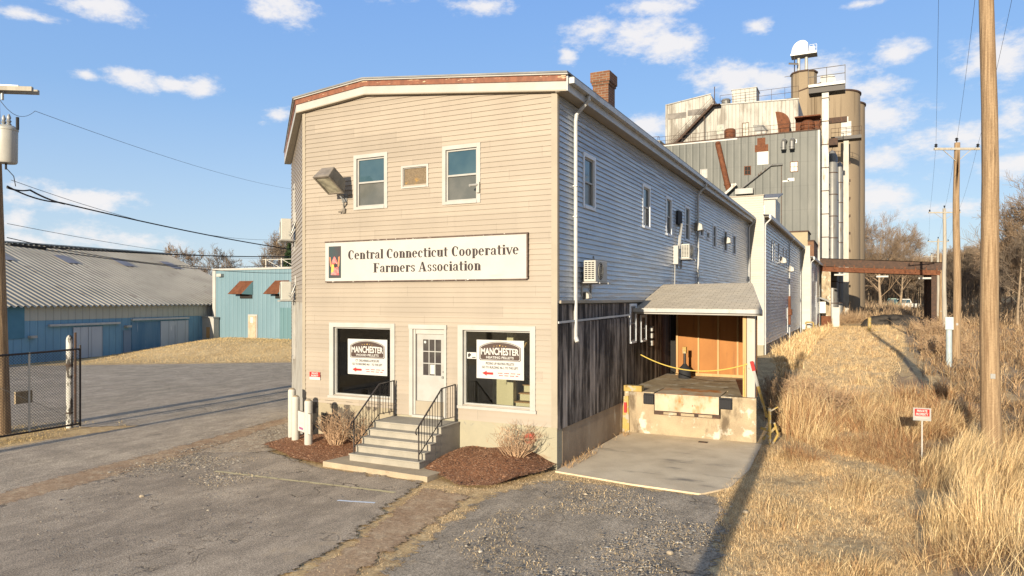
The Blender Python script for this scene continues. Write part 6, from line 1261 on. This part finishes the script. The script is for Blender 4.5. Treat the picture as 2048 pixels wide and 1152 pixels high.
mb = MB(); mb.box(-39.6, -36.5, 39.93, 39.99, .7, 3.3); mb.build('large_door', 'blue_dark', bb)
mb = MB(); mb.box(-46.2, -45.7, 39.7, 39.98, 5.75, 5.98); tag(mb.build('wall_lamp', 'ac'), 'small lamp at the top left of the light blue building', 'wall lamp')
t = thing('rusty_gantry', (-52, 55, 0), 'rusty brown gantry roof showing above the blue building', 'gantry')
mb = MB(); mb.box(-62, -40, 60, 62, 6.9, 7.5); mb.build('beam', 'rust', t); mb = MB(); mb.box(-62, -40, 59.8, 60, 6.6, 6.9); mb.build('lower_edge', 'galv', t); mb = MB()
for k in range(10): x = -61.5+k*2.4; mb.box(x, x+.15, 59.7, 59.9, 0, 8.6); mb.bar((x, 59.8, 8.5), (x+2.3, 59.8, 7.5), .06)
mb.tube((-62, 59.8, 8.5), (-40, 59.8, 8.3), .05, n=4); mb.build('railing', 'wood_white', t)

# ================================================================ far things under the canopy
def far_vehicle(px, t_, L, H_, W, label, body, cat, rot=0.):
    x, y = at(px, t_); z = zs(x, y); t = thing('parked_'+cat.replace(' ', '_'), (x, y, z), label, cat)
    mb = MB(); mb.box(x-L/2, x+L/2, y-W/2, y+W/2, z+.45, z+H_*.58); mb.hexa([(x-L*.32, y-W*.45, z+H_*.58), (x+L*.30, y-W*.45, z+H_*.58), (x+L*.30, y+W*.45, z+H_*.58), (x-L*.32, y+W*.45, z+H_*.58), (x-L*.22, y-W*.38, z+H_), (x+L*.24, y-W*.38, z+H_), (x+L*.24, y+W*.38, z+H_), (x-L*.22, y+W*.38, z+H_)]); mb.build('body', body, t, bevel=.08)
    mb = MB(); mb.box(x-L*.24, x+L*.24, y-W*.46, y-W*.40, z+H_*.62, z+H_*.92); mb.build('window', 'glass_dark', t)
    for sx in (-.3, .3):
        mb = MB(); mb.tube((x+sx*L, y-W/2-.02, z+.35), (x+sx*L, y-W/2+.2, z+.35), .35, n=14); mb.build('wheel', 'black', t)
far_vehicle(1803, 170, 7.5, 2.6, 2.2, 'white van parked far away under the line of the canopy', 'white_metal', 'van'); far_vehicle(1784, 165, 3.6, 2.9, 2.2, 'dark green vehicle parked left of the far white van', pm('dark_green_paint', (.05, .12, .09), rough=.4), 'truck'); far_vehicle(1762, 172, 4.4, 1.5, 1.8, 'pale car parked left of the green vehicle', 'ac', 'car')

# ================================================================ bare winter trees
def seg_mesh(name, segs, mat, parent, n=3):
    segs = np.array(segs, float); p0, p1, r0, r1 = segs[:, :3], segs[:, 3:6], segs[:, 6], segs[:, 7]; d = p1-p0; d /= np.linalg.norm(d, axis=1)[:, None]+1e-9
    ref = np.where(np.abs(d[:, 2:3]) > .9, np.array([[1., 0, 0]]), np.array([[0, 0, 1.]])); a = np.cross(d, ref); a /= np.linalg.norm(a, axis=1)[:, None]+1e-9; b = np.cross(d, a); V = []; m = len(segs)
    for p, r in ((p0, r0), (p1, r1)):
        for k in range(n): t = 2*math.pi*k/n; V.append(p+(a*math.cos(t)+b*math.sin(t))*r[:, None])
    V = np.stack(V, 1).reshape(-1, 3); base = np.arange(m)[:, None]*2*n
    F = np.concatenate([base+np.array([[k, (k+1) % n, n+(k+1) % n, n+k]]) for k in range(n)])
    return big_mesh(name, V, F, mat, parent=parent, smooth=True)
def make_tree(seed, H, spread, name, label, limbs=9, clear=.35, levels=4, twig='twig', bark='leafbark', rad=.2, upright=.5, kids=(5, 5, 4), group=None, tr=.02):
    rd = random.Random(seed); trunk = []; crown = []
    def grow(p, d, L, r, lev):
        n = 4 if lev == 0 else 3; last = Vector(p); dd = Vector(d).normalized(); pts = []
        for k in range(n):
            dd = (dd+Vector((rd.gauss(0, .12), rd.gauss(0, .12), rd.gauss(.03, .08)+upright*.08*(lev > 0)))).normalized(); q = last+dd*(L/n); ra = max(r*(1-.6*k/n), tr*.7); rb = max(r*(1-.6*(k+1)/n), tr*.7)
            (trunk if lev < 1 else crown).append((*last, *q, ra, rb)); pts.append((last.copy(), q.copy(), dd.copy(), rb)); last = q
        if lev >= levels: return
        nk = kids[min(lev, len(kids)-1)]
        for k in range(nk):
            u = (k+.6+rd.random()*.4)/nk*.78+.22; i = min(int(u*n), n-1); a, b, dv, rr = pts[i]; s_ = u*n-i; o = a.lerp(b, max(0, min(1, s_)))
            side = Vector((rd.gauss(0, 1), rd.gauss(0, 1), rd.gauss(0, .5))); side = (side-dv*side.dot(dv)).normalized(); nd = (dv*rd.uniform(.55, 1.)+side*rd.uniform(.5, .95)+Vector((0, 0, upright*.35))).normalized()
            grow(o, nd, L*rd.uniform(.42, .68), max(rr*.6, tr*.8), lev+1)
    # trunk, then limbs leaving it at different heights
    last = Vector((0, 0, -.3)); dd = Vector((0, 0, 1)); pts = []; n = 8; TL = H*.78
    for k in range(n):
        dd = (dd+Vector((rd.gauss(0, .05), rd.gauss(0, .05), .12))).normalized(); q = last+dd*TL/n; trunk.append((*last, *q, rad*(1-.8*k/n), rad*(1-.8*(k+1)/n))); pts.append((last.copy(), q.copy())); last = q
    for k in range(limbs):
        u = clear+(1-clear)*(k+rd.random()*.6)/limbs; u = min(u, .99); i = int(u*n); o = pts[i][0].lerp(pts[i][1], u*n-i); a = rd.uniform(0, 2*math.pi)+k*2.4; el = rd.uniform(.5, 1.1)
        grow(o, Vector((math.cos(a), math.sin(a), el)), H*spread*(1.15-.6*u)*rd.uniform(.8, 1.15), rad*.42*(1.2-u), 1)
    t = thing(name, (0, 0, 0), label, 'tree', group); a = seg_mesh('trunk', trunk, bark, t, 7); b = seg_mesh('crown', crown, twig, t, 3); return t
GR = 'bare trees on the wooded rise beyond the track'; LR = 'leafless tree in the wood behind the track and field'
T1 = make_tree(3, 19, .34, 'bare_tree', 'spreading bare tree just right of the silos, widest crown beyond the canopy', limbs=15, clear=.20, kids=(7, 8, 7), rad=.33, group='tall bare trees right of the silos')
T2 = make_tree(11, 14, .26, 'bare_tree', LR, limbs=10, clear=.36, kids=(6, 6, 6), rad=.17, group=GR, tr=.022)
T3 = make_tree(21, 15, .20, 'bare_tree', LR, limbs=10, clear=.45, kids=(6, 6, 6), rad=.15, group=GR, twig='twig2', tr=.022)
T4 = make_tree(37, 13, .32, 'bare_tree', LR, limbs=12, clear=.22, kids=(6, 6, 6), rad=.2, group=GR, twig='twig2', tr=.022)
def plant(T, x, y, s=1., rot=None, label=None, group=None, first=False):
    z = zs(x, y); r = random.uniform(0, 6.28) if rot is None else rot
    o = T if first else copy_tree(T)
    o.location = (x, y, z-.1); o.rotation_euler = (0, 0, r); o.scale = (s, s, s*random.uniform(.92, 1.1))
    if label: o['label'] = label
    if group: o['group'] = group
    return o
def pl(T, px, t_, s=1., **k): x, y = at(px, t_); return plant(T, x, y, s, **k)
G1 = 'tall bare trees right of the silos'
pl(T1, 1762, 150, 1.12, rot=.4, first=True); pl(T1, 1722, 160, 1.08, rot=2.2, label='tall bare tree touching the right edge of the silos'); pl(T1, 1800, 165, .98, rot=4.4, label='bare tree at the right end of the group beside the silos')
first = {id(T2): True, id(T3): True, id(T4): True}
def pf(T, *a, **k):
    f = first.pop(id(T), False); return pl(T, *a, first=f, **k)
# foot of the wood behind the canopy
for px in range(1706, 1880, 6): pf(random.choice((T2, T3, T3)), px+random.uniform(-4, 4), random.uniform(165, 215), random.uniform(.55, .95))
# wooded hillside from the gap to the right edge
for px in range(1835, 2080, 6): pf(random.choice((T2, T3, T4)), px+random.uniform(-5, 5), random.uniform(150, 200), random.uniform(.75, 1.05))
for px in range(1895, 2120, 9): pf(random.choice((T2, T3, T4)), px+random.uniform(-6, 6), random.uniform(105, 140), random.uniform(.85, 1.05))
for px in (2002, 2035, 2062, 2090): pf(random.choice((T1, T4)), px, random.uniform(78, 95), .86, label='tall dark bare tree in the nearest right row, %s' % ({2002: 'just right of the near pole', 2035: 'inside the frame edge', 2062: 'on the frame edge', 2090: 'past the frame edge'}[px]), group='nearest bare trees at the right edge')
for px in range(1790, 1960, 7): pf(random.choice((T2, T4)), px+random.uniform(-5, 5), random.uniform(255, 340), random.uniform(.9, 1.2))
# trees above the warehouse roof
for px, s in ((318, .8), (352, .95), (395, 1.0), (428, 1.05), (455, .9), (548, 1.15), (575, 1.25), (600, 1.3)): pf(random.choice((T4, T4, T2)), px, random.uniform(112, 125), s*.98, label='bare tree showing above the roofs on the left', group='bare trees above the left roofs')
def pine(px, t_, h): 
    x, y = at(px, t_); t = thing('pine_tree', (x, y, 0), 'dark green conifer peeking out beside the left edge of the store', 'tree'); mb = MB(); mb.tube((x, y, 0), (x, y, h), .3, .08, n=8); mb.build('trunk', 'leafbark', t)
    n = 5000; u = rng.random(n)**.7; a = rng.random(n)*2*np.pi; rr = (1-u)*3.2*rng.random(n)**.5+.2; c = np.stack([x+rr*np.cos(a), y+rr*np.sin(a), 2+u*(h-2)-.25*rr], 1); d1 = rng.normal(0, .18, (n, 3)); d2 = rng.normal(0, .18, (n, 3)); V = np.stack([c, c+d1, c+d2], 1).reshape(-1, 3)
    col = np.repeat(np.array([[.03, .05, .02]])*rng.uniform(.6, 1.5, (n, 1)), 3, 0); big_mesh('crown', V-np.array(t.location), np.arange(3*n).reshape(-1, 3), 'grass', col, parent=t)
pine(585, 88, 11.5)
# distant wood: one mass of merged stems and twigs along the skyline
segs = []
for k in range(3600):
    px = rng.uniform(1705, 2180); t_ = rng.uniform(230, 460) if k % 2 else rng.uniform(200, 300); x, y = at(px, t_); z = zs(x, y); h = rng.uniform(9, 14); segs.append((x, y, z, x+rng.normal(0, .5), y, z+h, .16, .05))
    for j in range(9):
        u = rng.uniform(.35, 1); b = np.array([x, y, z+h*u]); e = b+np.array([rng.normal(0, 1.3), rng.normal(0, 1.3), rng.uniform(.6, 2.4)]); segs.append((*b, *e, .07, .03))
        for m in range(2): e2 = e+np.array([rng.normal(0, .7), rng.normal(0, .7), rng.uniform(.2, 1.4)]); segs.append((*e, *e2, .04, .02))
tag(seg_mesh('distant_wood', segs, 'twig', None, 3), 'mass of far leafless woodland on the hills', None, kind='stuff')
segs = []
for k in range(700):
    px = rng.uniform(-80, 640); t_ = rng.uniform(150, 240); x, y = at(px, t_); h = rng.uniform(6, 9.5)*t_/190; segs.append((x, y, 0, x+rng.normal(0, .5), y, h, .14, .05))
    for j in range(8): u = rng.uniform(.35, 1); b = np.array([x, y, h*u]); e = b+np.array([rng.normal(0, 1.3), rng.normal(0, 1.3), rng.uniform(.4, 1.8)]); segs.append((*b, *e, .07, .03))
tag(seg_mesh('distant_tree_line', segs, 'twig2', None, 3), 'low far tree line behind the left roofs', None, kind='stuff')

# ================================================================ dry grasses, brush, stones, mulch chips (stuff)
def pip(poly, x, y): return poly_sd(poly)(np.asarray(x), np.asarray(y)) > 0
def sample(poly, n, dist_pow=1.3, clump=0., seed=0):
    P_ = np.array(poly); out = np.zeros((0, 2)); r = np.random.default_rng(seed)
    x0, y0 = P_.min(0); x1, y1 = P_.max(0)
    while len(out) < n:
        p = r.uniform((x0, y0), (x1, y1), (n*3, 2)); k = pip(poly, p[:, 0], p[:, 1]); p = p[k]; t = np.maximum(p[:, 0]*FX+p[:, 1]*FY, 6); w_ = np.minimum(1, (9/t)**dist_pow)
        if clump: w_ = w_*np.clip(.5+clump*(np.sin(p[:, 0]*2.1+np.sin(p[:, 1]*1.3)*2)+np.sin(p[:, 1]*1.9+p[:, 0])*.7), .02, 1)
        p = p[r.random(len(p)) < w_]; out = np.concatenate([out, p])
    return out[:n]
def blades(name, poly, n, h, w, lean, cols, label, dpow=1.3, clump=.5, wscale=.0, curve=.6, dirn=(0, 0), seed=1, hmod=None, zoff=0., mat='grass', tufts=0, edgefall=None, cv=(.6, 1.3)):
    r = np.random.default_rng(seed)
    if tufts:
        c = sample(poly, n//tufts, dpow, clump, seed); p = np.repeat(c, tufts, 0)+r.normal(0, .09, (len(c)*tufts, 2)); tid = np.repeat(np.arange(len(c)), tufts); ta = r.random(len(c)); n = len(p)
    else: p = sample(poly, n, dpow, clump, seed); tid = np.arange(n); ta = r.random(n)
    if h[1] > .2:
        sd_ = poly_sd(poly)(p[:, 0], p[:, 1]); nz_ = .55*np.sin(p[:, 0]*2.3+1.7*np.sin(p[:, 1]*1.1+seed))+.45*np.sin(p[:, 1]*3.1-p[:, 0]*1.9)+.35*np.sin(p[:, 0]*6.1+p[:, 1]*4.7)
        kp = sd_ > .45+.75*nz_+.12*r.normal(0, 1, len(p)); p = p[kp]; tid = tid[kp]; n = len(p)
    if edgefall is not None:
        sd_ = poly_sd(poly)(p[:, 0], p[:, 1]); ef = np.clip(.35+sd_/edgefall, .3, 1)
    else: ef = 1.
    t = np.maximum(p[:, 0]*FX+p[:, 1]*FY, 6); H = r.uniform(h[0], h[1], n)*(.7+.6*ta[tid])*ef
    X1, Y1 = p[:, 0], p[:, 1]; q1 = np.sin(X1*1.9+2*np.sin(Y1*.9+seed))+np.sin(Y1*1.3-X1*.7+seed)+.8*np.sin(X1*4.3+Y1*2.9+seed*2)+.6*np.sin(Y1*5.1-X1*3.3)
    if h[1] > .2: H = H*np.clip(.72+.22*q1, .22, 1.35)
    if hmod is not None: H = H*hmod(p[:, 0], p[:, 1])
    W = w*(1+wscale*t)*r.uniform(.6, 1.3, n); z = Z(p[:, 0], p[:, 1])+zoff-.02
    a = r.random(n)*2*np.pi; L = H*np.abs(r.normal(0, lean, n)); fl_ = 1.6*np.sin(X1*.8+seed)+1.3*np.sin(Y1*.6+X1*.4); k_ = .16 if h[1] > .2 else 0; dx = np.cos(a)*L+(dirn[0]+k_*np.cos(fl_))*H; dy = np.sin(a)*L+(dirn[1]+k_*np.sin(fl_))*H
    b = r.random(n)*2*np.pi; wx, wy = np.cos(b)*W/2, np.sin(b)*W/2; V = np.zeros((n, 7, 3))
    for i, (u, ww) in enumerate(((0, 1.), (.4, .85), (.75, .55))):
        hx = dx*u**(1+curve); hy = dy*u**(1+curve); hz = H*(u-.22*u*u*np.minimum(L/H, 1.2)); V[:, 2*i] = np.stack([p[:, 0]+hx-wx*ww, p[:, 1]+hy-wy*ww, z+hz], 1); V[:, 2*i+1] = np.stack([p[:, 0]+hx+wx*ww, p[:, 1]+hy+wy*ww, z+hz], 1)
    V[:, 6] = np.stack([p[:, 0]+dx, p[:, 1]+dy, z+H*(1-.22*np.minimum(L/H, 1.2))], 1); V = V.reshape(-1, 3); base = np.arange(n)[:, None]*7
    F = np.concatenate([base+np.array([[0, 1, 3]]), base+np.array([[0, 3, 2]]), base+np.array([[2, 3, 5]]), base+np.array([[2, 5, 4]]), base+np.array([[4, 5, 6]])])
    cols = np.array(cols); k = r.integers(0, len(cols), n); k = np.where(ta[tid] < .35, (tid*7) % len(cols), k); c = cols[k]*r.uniform(cv[0], cv[1], (n, 1))*(.85+.25*ta[tid])[:, None]; c = np.repeat(c, 7, 0)
    return tag(big_mesh(name, V, F, mat, c), label, None, kind='stuff')
STRAW = [(.78, .59, .32), (.66, .48, .25), (.86, .67, .39), (.54, .38, .19)]; BROWN = [(.42, .26, .13), (.30, .175, .085), (.52, .34, .17), (.62, .44, .23)]; RUSTY = [(.40, .20, .09), (.28, .135, .065), (.50, .30, .15), (.64, .46, .25)]
# clipped lawn strip between drive and tall grass
blades('short_grass', [(-2.0, 6.5), (.9, 6.5), (.7, 11), (1.2, 20.5), (-2.3, 20.6), (-2.6, 14.6), (-1.9, 11)], 120000, (.025, .10), .0055, .8, [(.76, .56, .31), (.62, .44, .23), (.86, .66, .38), (.38, .24, .12)], 'short clipped dead grass beside the driveway', dpow=1.2, clump=.3, seed=3)
blades('short_grass', [(-8.4, 12.6), (-7.4, 9.2), (-6.9, 6), (-6.4, 6), (-6.4, 9.5), (-6.5, 12.4), (-4.5, 13.9), (-2.2, 14.2), (-2.6, 14.6), (-4.4, 14.6), (-6.3, 14.8), (-7.2, 12.9)], 16000, (.02, .055), .008, .9, [(.66, .50, .30), (.52, .37, .21), (.74, .57, .35)], 'ragged dead grass between the asphalt patches and below the apron', dpow=1., clump=.55, seed=4)
blades('verge_grass', [(-24, 8), (-21, 9.6), (-20.5, 14.2), (-21.6, 14.8), (-24, 13)], 5000, (.03, .10), .012, .8, [(.52, .40, .20), (.44, .32, .15)], 'dead grass strip under the chain link gate', dpow=.6, clump=.5, seed=5)
# foreground tall straw and tangled brush
TG = [(.75, 6.2), (5, 6.2), (9, 14), (9, 22), (2.5, 22.5), (1.1, 20), (.55, 15.5), (.55, 12), (.8, 9)]
blades('tall_grass', [(.7, 13.2), (1.3, 12.4), (3.2, 13.0), (3.6, 17.5), (3.2, 20.2), (1.8, 19.8), (.95, 17.6)], 15000, (.65, 1.15), .0075, .26, STRAW+STRAW+[(.50, .33, .17)], 'tall pale straw clump around the near pole and the staked sign', dpow=.8, clump=.35, curve=.9, dirn=(.10, .05), seed=6, tufts=14, edgefall=1.2)
blades('tangled_brush', TG, 52000, (.22, .62), .0065, 1.0, BROWN+STRAW[:2]+[(.22, .13, .07)], 'tangled brown dead grass in the right foreground', dpow=1.2, clump=.45, curve=.5, dirn=(.12, .05), seed=7, tufts=12)
blades('arching_grass', [(1.2, 6.8), (4.5, 6.8), (5, 12.5), (1.4, 12.4)], 3200, (.7, 1.15), .008, .6, STRAW, 'long arching straw in the lower right corner', dpow=.8, clump=.3, curve=1.1, dirn=(.25, .1), seed=8, tufts=10)
blades('stray_tufts', [(-1.9, 13), (.6, 9), (1.2, 20), (1.0, 21.5), (-2.2, 21.3)], 7000, (.21, .42), .007, .7, STRAW+BROWN, 'stray taller tufts on the mown strip beside the brush', dpow=.9, clump=1.2, seed=31, tufts=22)
blades('matted_grass', [(-2.0, 18.5), (1.6, 17.5), (3, 22.5), (-2.2, 22.5)], 14000, (.21, .42), .008, 1.5, RUSTY+BROWN, 'matted flattened weeds in front of the brown brush', dpow=.6, clump=.5, seed=32, tufts=8)
# brown weeds right of the dock and across the track
WD = [(-2.05, 21.3), (-.9, 20.9), (.6, 20.9), (1.2, 19.8), (3, 21), (3.2, 30), (.2, 28.8), (-1.2, 30.5), (-2.8, 33), (-3.1, 29), (-2.3, 25)]
blades('brown_weeds', WD, 40000, (.30, .80), .010, .80, RUSTY+BROWN, 'brown weeds and dead grass between the dock and the track', dpow=.7, clump=.45, curve=.5, seed=9, tufts=10, wscale=.01)
blades('pale_weeds', [(-1.6, 20.9), (.4, 20.8), (2.6, 22), (2.8, 27), (-1, 27.5)], 6000, (.45, .85), .008, .55, STRAW, 'pale straw tufts among the brown weeds', dpow=.7, clump=.55, seed=10, tufts=16, dirn=(.1, 0))
blades('dock_reeds', [(-2.15, 20.9), (-1.1, 20.7), (-.5, 23), (-1.6, 26), (-2.6, 26)], 5000, (.75, 1.25), .009, .28, STRAW+RUSTY, 'tall pale reeds right beside the loading dock', dpow=.3, clump=.5, seed=34, tufts=12)
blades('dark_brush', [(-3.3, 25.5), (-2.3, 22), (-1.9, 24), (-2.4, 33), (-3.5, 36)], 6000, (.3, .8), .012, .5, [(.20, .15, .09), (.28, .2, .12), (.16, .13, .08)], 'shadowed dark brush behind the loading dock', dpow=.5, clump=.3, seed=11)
# along the walls of the rear buildings and the track
blades('wall_grass', [(-5.3, 47.5), (-3.4, 34), (-2.6, 40), (-2.9, 60), (-3, 95), (-4.5, 95), (-5.3, 78)], 16000, (.25, .75), .02, .55, STRAW+BROWN[2:], 'straw coloured grass along the foot of the rear buildings', dpow=.7, clump=.5, seed=12, wscale=.01, tufts=8)
blades('track_grass', [(-3.0, 30), (.8, 29), (2.2, 45), (4, 80), (4, 100), (-3.2, 100), (-3.4, 60)], 52000, (.05, .17), .010, 1.5, [(.70, .51, .27), (.56, .40, .21), (.76, .57, .32)], 'short trodden grass on the track', dpow=1.1, clump=.0, cv=(.8, 1.15), tufts=5, seed=13, wscale=.01)
blades('track_tufts', [(-3.2, 29), (1.2, 28), (2.6, 45), (4.4, 80), (4.4, 100), (-3.4, 100), (-3.6, 60)], 9000, (.21, .5), .012, .9, STRAW+BROWN, 'scattered taller tufts along the track', dpow=.9, clump=1.3, seed=33, tufts=20, wscale=.01)
blades('field_grass', [(2.0, 21), (8.8, 21.5), (9.2, 13), (18, 16), (42, 40), (42, 110), (5.5, 110), (3.2, 60), (2.4, 40)], 130000, (.3, .9), .013, .7, [(.36, .235, .125), (.27, .17, .09), (.44, .30, .17), (.20, .135, .08), (.54, .39, .22), (.32, .20, .11)], 'waist high brown field grass beyond the poles', dpow=1.4, clump=.5, seed=14, wscale=.03, tufts=8)
blades('field_grass', [(6, 105), (60, 60), (110, 120), (110, 210), (8, 210)], 30000, (.6, 1.8), .05, .5, [(.30, .21, .13), (.24, .165, .10), (.36, .26, .16), (.20, .14, .09)], 'distant brown scrub at the foot of the wood', dpow=.8, clump=.4, seed=15, wscale=.02)
blades('scrub', [(-4, 112), (5, 110), (8, 135), (8, 200), (-6, 200)], 16000, (.8, 2.6), .05, .45, [(.36, .25, .15), (.28, .19, .12), (.42, .31, .19)], 'brown scrub beyond the canopy', dpow=.4, clump=.4, seed=16, wscale=.01, tufts=10)
blades('mound_grass', [(-42.5, 26.5), (-31.5, 33.6), (-20, 41), (-20, 46), (-46.5, 39.5), (-46.4, 31)], 30000, (.05, .12), .02, .8, [(.52, .385, .20), (.47, .345, .175), (.57, .425, .225)], 'short dead grass on the mound', dpow=.4, clump=.1, cv=(.9, 1.1), seed=17, wscale=.01)
def twiggy(px, t_, n, h, spread, label, mat):
    x, y = at(px, t_); z = zs(x, y); t = thing('bramble', (x, y, z), label, 'shrub'); S_ = []; r = random.Random(px)
    for _ in range(n):
        a = r.uniform(0, 6.28); q0 = Vector((x+r.gauss(0, spread*.35), y+r.gauss(0, spread*.35), z)); d = Vector((math.cos(a)*spread*.5, math.sin(a)*spread*.5, h*r.uniform(.5, 1))); last = q0
        for k in range(4):
            q = q0+d*(k+1)/4+Vector((r.gauss(0, .08), r.gauss(0, .08), -.25*h*((k+1)/4)**2)); S_.append((*last, *q, .012, .009)); 
            for _ in range(2): e = q+Vector((r.gauss(0, .22), r.gauss(0, .22), r.gauss(.12, .14))); S_.append((*q, *e, .007, .004))
            last = q
    S_ = np.array(S_); S_[:, :3] -= np.array(t.location); S_[:, 3:6] -= np.array(t.location); seg_mesh('stems', S_, mat, t, 3)
MT['bramble'] = pm('reddish_bramble', (.34, .21, .12), (.48, .34, .20), 3, rough=.85)
for px, t_, n, h, s_, lab in ((1585, 24.5, 260, 1.5, 1.2, 'reddish bramble thicket right behind the dock corner'), (1630, 23.5, 150, 1.1, 1.2, 'tangled brown bramble in front of the track'), (1870, 62, 160, 2.0, 2.6, 'bramble heap right of the track before the third pole'), (1700, 100, 160, 2.0, 3, 'bramble bush at the foot of the large silo'), (1890, 40, 140, 1.5, 1.6, 'dark bramble around the cable riser'), (1668, 91, 100, 1.5, 2.0, 'low bush before the canopy post')):
    twiggy(px, t_, n, h, s_, lab, 'bramble')
# loose stones and mulch chips
def chips(name, poly, n, size, cols, label, seed, flat=.5, dpow=1.2, clump=.5, extra=None, off=.03):
    r = np.random.default_rng(seed); p = sample(poly, n, dpow, clump, seed); z = Z(p[:, 0], p[:, 1])+off
    if extra is not None: z = z+extra(p[:, 0], p[:, 1])
    s_ = size*r.lognormal(0, .5, n); base = np.array([[1, 0, 0], [0, 1, 0], [-1, 0, 0], [0, -1, 0], [0, 0, 1.]]); V = np.repeat(base[None], n, 0)*r.uniform(.6, 1.2, (n, 5, 1)); V[:, 4, :2] += r.normal(0, .3, (n, 2)); V[:, :4, 2] -= .2; V[:, :, 2] *= flat
    a = r.random(n)*6.28; c, s2 = np.cos(a), np.sin(a); x = V[:, :, 0]*1.5; y = V[:, :, 1].copy(); V[:, :, 0] = x*c[:, None]-y*s2[:, None]; V[:, :, 1] = x*s2[:, None]+y*c[:, None]; V = V*s_[:, None, None]
    V[:, :, 0] += p[:, :1]; V[:, :, 1] += p[:, 1:]; V[:, :, 2] += z[:, None]; V = V.reshape(-1, 3); b = np.arange(n)[:, None]*5; F = np.concatenate([b+np.array([[k, (k+1) % 4, 4]]) for k in range(4)])
    cols = np.array(cols); cc = np.repeat(cols[r.integers(0, len(cols), n)]*r.uniform(.7, 1.25, (n, 1)), 5, 0); tag(big_mesh(name, V, F, 'stones', cc), label, None, kind='stuff')
chips('loose_stones', [(-5.9, 13.9), (-5.5, 7), (-1.4, 6), (-2.2, 14)], 4500, .009, [(.34, .29, .22), (.22, .19, .15), (.46, .39, .29), (.14, .12, .1)], 'loose stones scattered over the crumbling driveway', 21, clump=.7)
chips('loose_stones', [(-4.0, 13.4), (-4.2, 9), (-2.0, 8.4), (-2.0, 13.8)], 1700, .012, [(.40, .34, .26), (.26, .22, .17), (.5, .44, .34), (.14, .12, .1)], 'coarser stones around the potholes near the pole shadow', 22, clump=.7)
chips('gravel', [(-15.6, 10), (-16.4, 16.5), (-14.2, 15.8), (-13.9, 13.9), (-14.6, 12.4), (-12, 12.4), (-12, 10.5)], 4500, .011, [(.38, .32, .24), (.26, .21, .16), (.48, .42, .32), (.18, .15, .12)], 'gravel on the strip left of the bollards', 23, clump=.6)
chips('gravel', [(-14.5, 12.8), (-14, 7), (-9, 6), (-8.7, 12.4)], 1800, .008, [(.42, .36, .27), (.30, .25, .19), (.15, .12, .1)], 'scattered fine grit on the parking asphalt', 24, clump=.7)
chips('mulch_chips', [(-8.9, 13.5), (-7.6, 12.75), (-6.9, 13.0), (-6.35, 14.3), (-6.32, 15.05), (-8.9, 15.05)], 12000, .009, [(.29, .15, .08), (.19, .095, .055), (.38, .22, .13), (.11, .06, .04)], 'shredded mulch pieces right of the steps', 25, clump=0, extra=mb_extra2, off=.035, flat=.45)
chips('mulch_chips', [(-14.2, 13.8), (-12.6, 13.15), (-11.5, 13.0), (-10.95, 13.3), (-10.95, 15.05), (-14.1, 15.05)], 10000, .009, [(.29, .15, .08), (.19, .095, .055), (.38, .22, .13)], 'shredded mulch pieces left of the steps', 26, clump=0, extra=mb_extra, off=.035, flat=.45)
for k, (px, py) in enumerate(((284, 996), (1491, 1028), (1340, 1110))):
    x, y = G(px, py); mb = MB(); mb.lathe((x, y, .02), [(.05, 0), (.055, .02), (.035, .045), (.01, .05)], 7); tag(mb.build('stone', 'concrete_tan'), ('tan stone chunk on the parking asphalt at the left', 'round reddish stone at the edge of the driveway by the pole shadow', 'tan stone chunk near the driveway potholes')[k], 'stone')

x, y = at(1788, 86); mb = MB(); z0 = zs(x, y); n = 26
for ring, (rr, hh) in enumerate(((1, 0), (.85, .7), (.55, 1.0))): pass
prof = [(3.2, -.1), (2.9, .55), (2.3, .95), (1.2, 1.15), (.1, 1.2)]; i = len(mb.v)
for r_, h_ in prof:
    for k in range(n): a = 2*math.pi*k/n; w_ = 1+.12*math.sin(3*a+r_)+.07*math.sin(7*a); mb.v.append((x+r_*1.15*w_*math.cos(a), y+r_*.8*w_*math.sin(a), z0+h_*(1+.12*math.sin(5*a+r_*2))))
for j in range(len(prof)-1):
    for k in range(n): a = i+j*n+k; b = i+j*n+(k+1) % n; mb.f.append((a, b, b+n, a+n)); mb.mi.append(0)
MT['dark_earth'] = pm('dark_earth', (.035, .03, .026), (.06, .05, .04), 1.5, rough=.95, bump=.5)
tag(mb.build('earth_heap', 'dark_earth', smooth=True), 'dark earth heap on the track beneath the canopy', 'heap')

blades('foundation_weeds', [(-6.30, 15.2), (-6.02, 15.2), (-6.02, 20.0), (-6.30, 20.0)], 500, (.04, .16), .008, .7, BROWN, 'thin dead weeds along the foot of the side wall', dpow=.1, clump=1.0, seed=41, zoff=.03)
blades('crack_weeds', [(-6.1, 13.9), (-6.0, 9), (-1.9, 9), (-2.2, 14.2)], 5200, (.02, .07), .008, .9, STRAW, 'dead grass sprouting through the broken driveway', dpow=.6, clump=1.6, seed=42, zoff=.01)
blades('crack_weeds', [(-15.5, 12.8), (-15.3, 10), (-12.0, 10.3), (-11.8, 12.9)], 1500, (.02, .06), .008, .9, STRAW, 'dead grass tufts on the gravel strip near the bollards', dpow=.6, clump=1.6, seed=43, zoff=.02)
